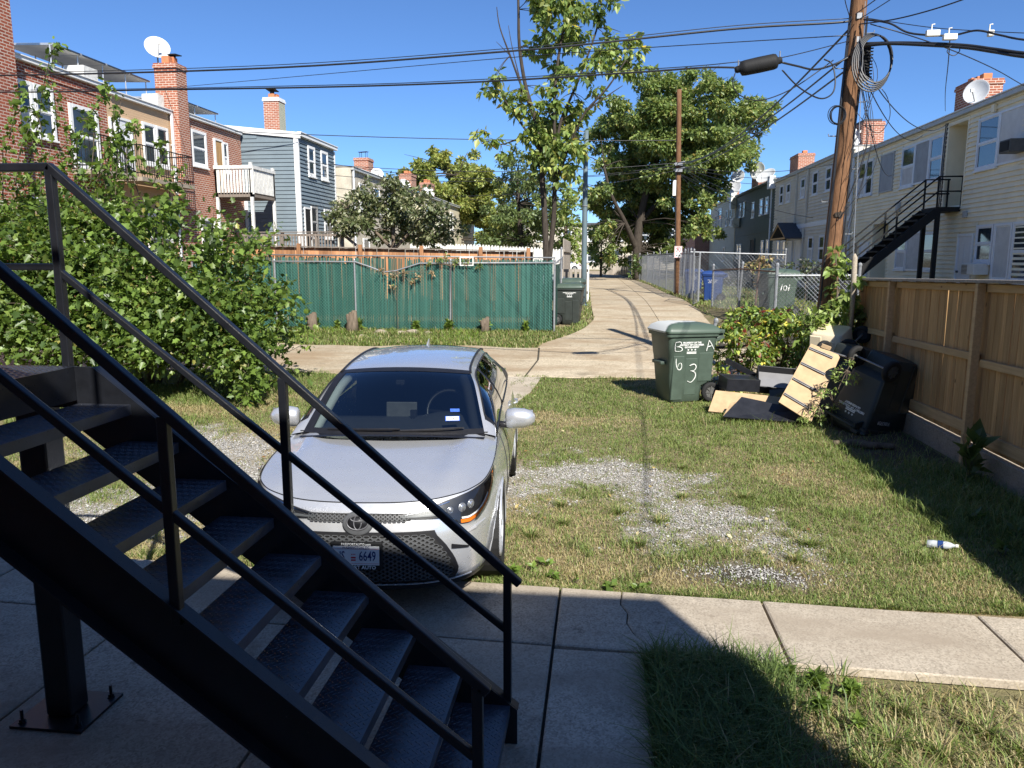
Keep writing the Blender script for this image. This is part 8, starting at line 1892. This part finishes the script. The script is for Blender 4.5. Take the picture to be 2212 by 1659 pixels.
while y < TW - 0.01: nose_me.add([(TD, y, -0.004), (TD + 0.003, y + 0.006, -0.014), (TD, y + 0.012, -0.030), (TD, y - 0.004, -0.018)], [(0,3,2,1)]); y += 0.026
nose_me = mesh_from('nosing_pattern', nose_me.v, nose_me.f); nose_me.materials.append(M['tread'])
for k in range(9):
    x, z = NX + RUN * k, NZ - RISE * k
    o = link('tread', tread_me, None, st2); o.location = (x - TD, SN + 0.006, z)
    for me in (pat_me,):
        q = link(me.name, me, None, o, False); q['kind'] = 'stuff'
    m = MB()
    for yy in (SN + 0.012, SF - 0.012): m.box(x - TD + 0.02, x - 0.03, yy - 0.003, yy + 0.003, z - 0.045, z - 0.008)
    m.build('tread_bracket', M['blackmetal'], st2)
# landing
LZ = 1.845
m = MB(); m.box(-4.3, -2.462, SN - 0.05, SF + 0.02, LZ - 0.006, LZ); m.box(-2.47, -2.462, SN - 0.05, SF + 0.02, LZ - 0.16, LZ - 0.006); m.box(-4.3, -2.47, SF + 0.012, SF + 0.02, LZ - 0.2, LZ - 0.006); m.box(-4.3, -2.47, SN - 0.05, SN - 0.042, LZ - 0.2, LZ - 0.006)
ld = m.build('landing', M['blackmetal'], st2)
m = MB(); i = 0; x = -4.28
while x < -2.48:
    y = SN - 0.03 + (0.014 if i % 2 else 0); j = 0
    while y < SF:
        a = R(45) if (i + j) % 2 else R(-45); c = Vector((x, y, LZ)); d = Vector((math.cos(a), math.sin(a), 0)); s_ = Vector((-d.y, d.x, 0)); L, W, H = 0.0125, 0.0036, 0.0022
        m.add([c - d*L, c + s_*W, c + d*L, c - s_*W, c + Vector((0, 0, H))], [(0,3,4),(3,2,4),(2,1,4),(1,0,4)]); y += 0.028; j += 1
    x += 0.0165; i += 1
q = m.build('raised_pattern', M['tread'], ld); q['kind'] = 'stuff'
# columns with anchor plates
for cx, cy in ((-2.68, 3.34), (-4.1, 3.34), (-4.1, 2.42)):
    m = MB(); m.box(cx - 0.07, cx + 0.07, cy - 0.07, cy + 0.07, 0.066, LZ - 0.01); c_ = m.build('column', M['blackmetal'], st2, bev=0.014)
    m = MB(); m.box(cx - 0.19, cx + 0.19, cy - 0.17, cy + 0.17, 0.052, 0.066); bp = m.build('base_plate', M['blackmetal'], st2)
    for sx in (-1, 1):
        for sy in (-1, 1):
            m = MB(); p = Vector((cx + sx * 0.15, cy + sy * 0.13, 0.066)); m.tube([p, p + Vector((0, 0, 0.065))], 0.008, 8); m.lathe([(0.021, 0), (0.021, 0.004), (0.016, 0.004), (0.016, 0.018), (0.002, 0.018)], 6, Matrix.Translation(p)); m.build('anchor_bolt', M['blackmetal'], bp)
# rails
T_ = 0.038
def rail(parent, pts, name='handrail', w=T_):
    m = MB()
    for a, b in zip(pts[:-1], pts[1:]):
        d = (Vector(b) - Vector(a)).normalized(); m.bar(Vector(a) - d * 0.01, Vector(b) + d * 0.01, w, w)
    return m.build(name, M['blackmetal'], parent, bev=0.006)
def post(x, y, z0, z1): m = MB(); m.box(x - T_/2, x + T_/2, y - T_/2, y + T_/2, z0, z1); return m.build('post', M['blackmetal'], st2, bev=0.005)
fr = lambda x: 0.905 + (2.76 - 0.905) * (x + 0.41) / (-2.515 + 0.41)
yF, yN = SF + 0.03, SN - 0.03
rail(st2, [(-4.3, yF, 2.76), (-2.515, yF, 2.76), (-0.36, yF, 0.862)])
rail(st2, [(-4.3, yF, 2.31), (-2.515, yF, 2.31)], 'mid_rail', 0.032); rail(st2, [(-2.515, yF, 2.29), (-0.41, yF, 0.62)], 'mid_rail', 0.032)
post(-2.515, yF, LZ - 0.05, 2.75); post(-1.455, yF, 1.08, fr(-1.455) - 0.02); post(-0.41, yF, 0.052, 0.895)
nr = lambda x: 0.905 + (2.33 - 0.905) * (x + 0.40) / (-2.05 + 0.40)
rail(st2, [(-4.3, yN, 2.76), (-2.56, yN, 2.76), (-2.05, yN, 2.33), (-0.37, yN, 0.880)])
rail(st2, [(-2.52, yN, 2.32), (-2.08, yN, 1.955), (-0.42, yN, 0.632)], 'mid_rail', 0.032)
post(-1.48, yN, 1.06, nr(-1.48) - 0.02); post(-0.40, yN, 0.052, 0.895); post(-2.53, yN, LZ - 0.05, 2.75)
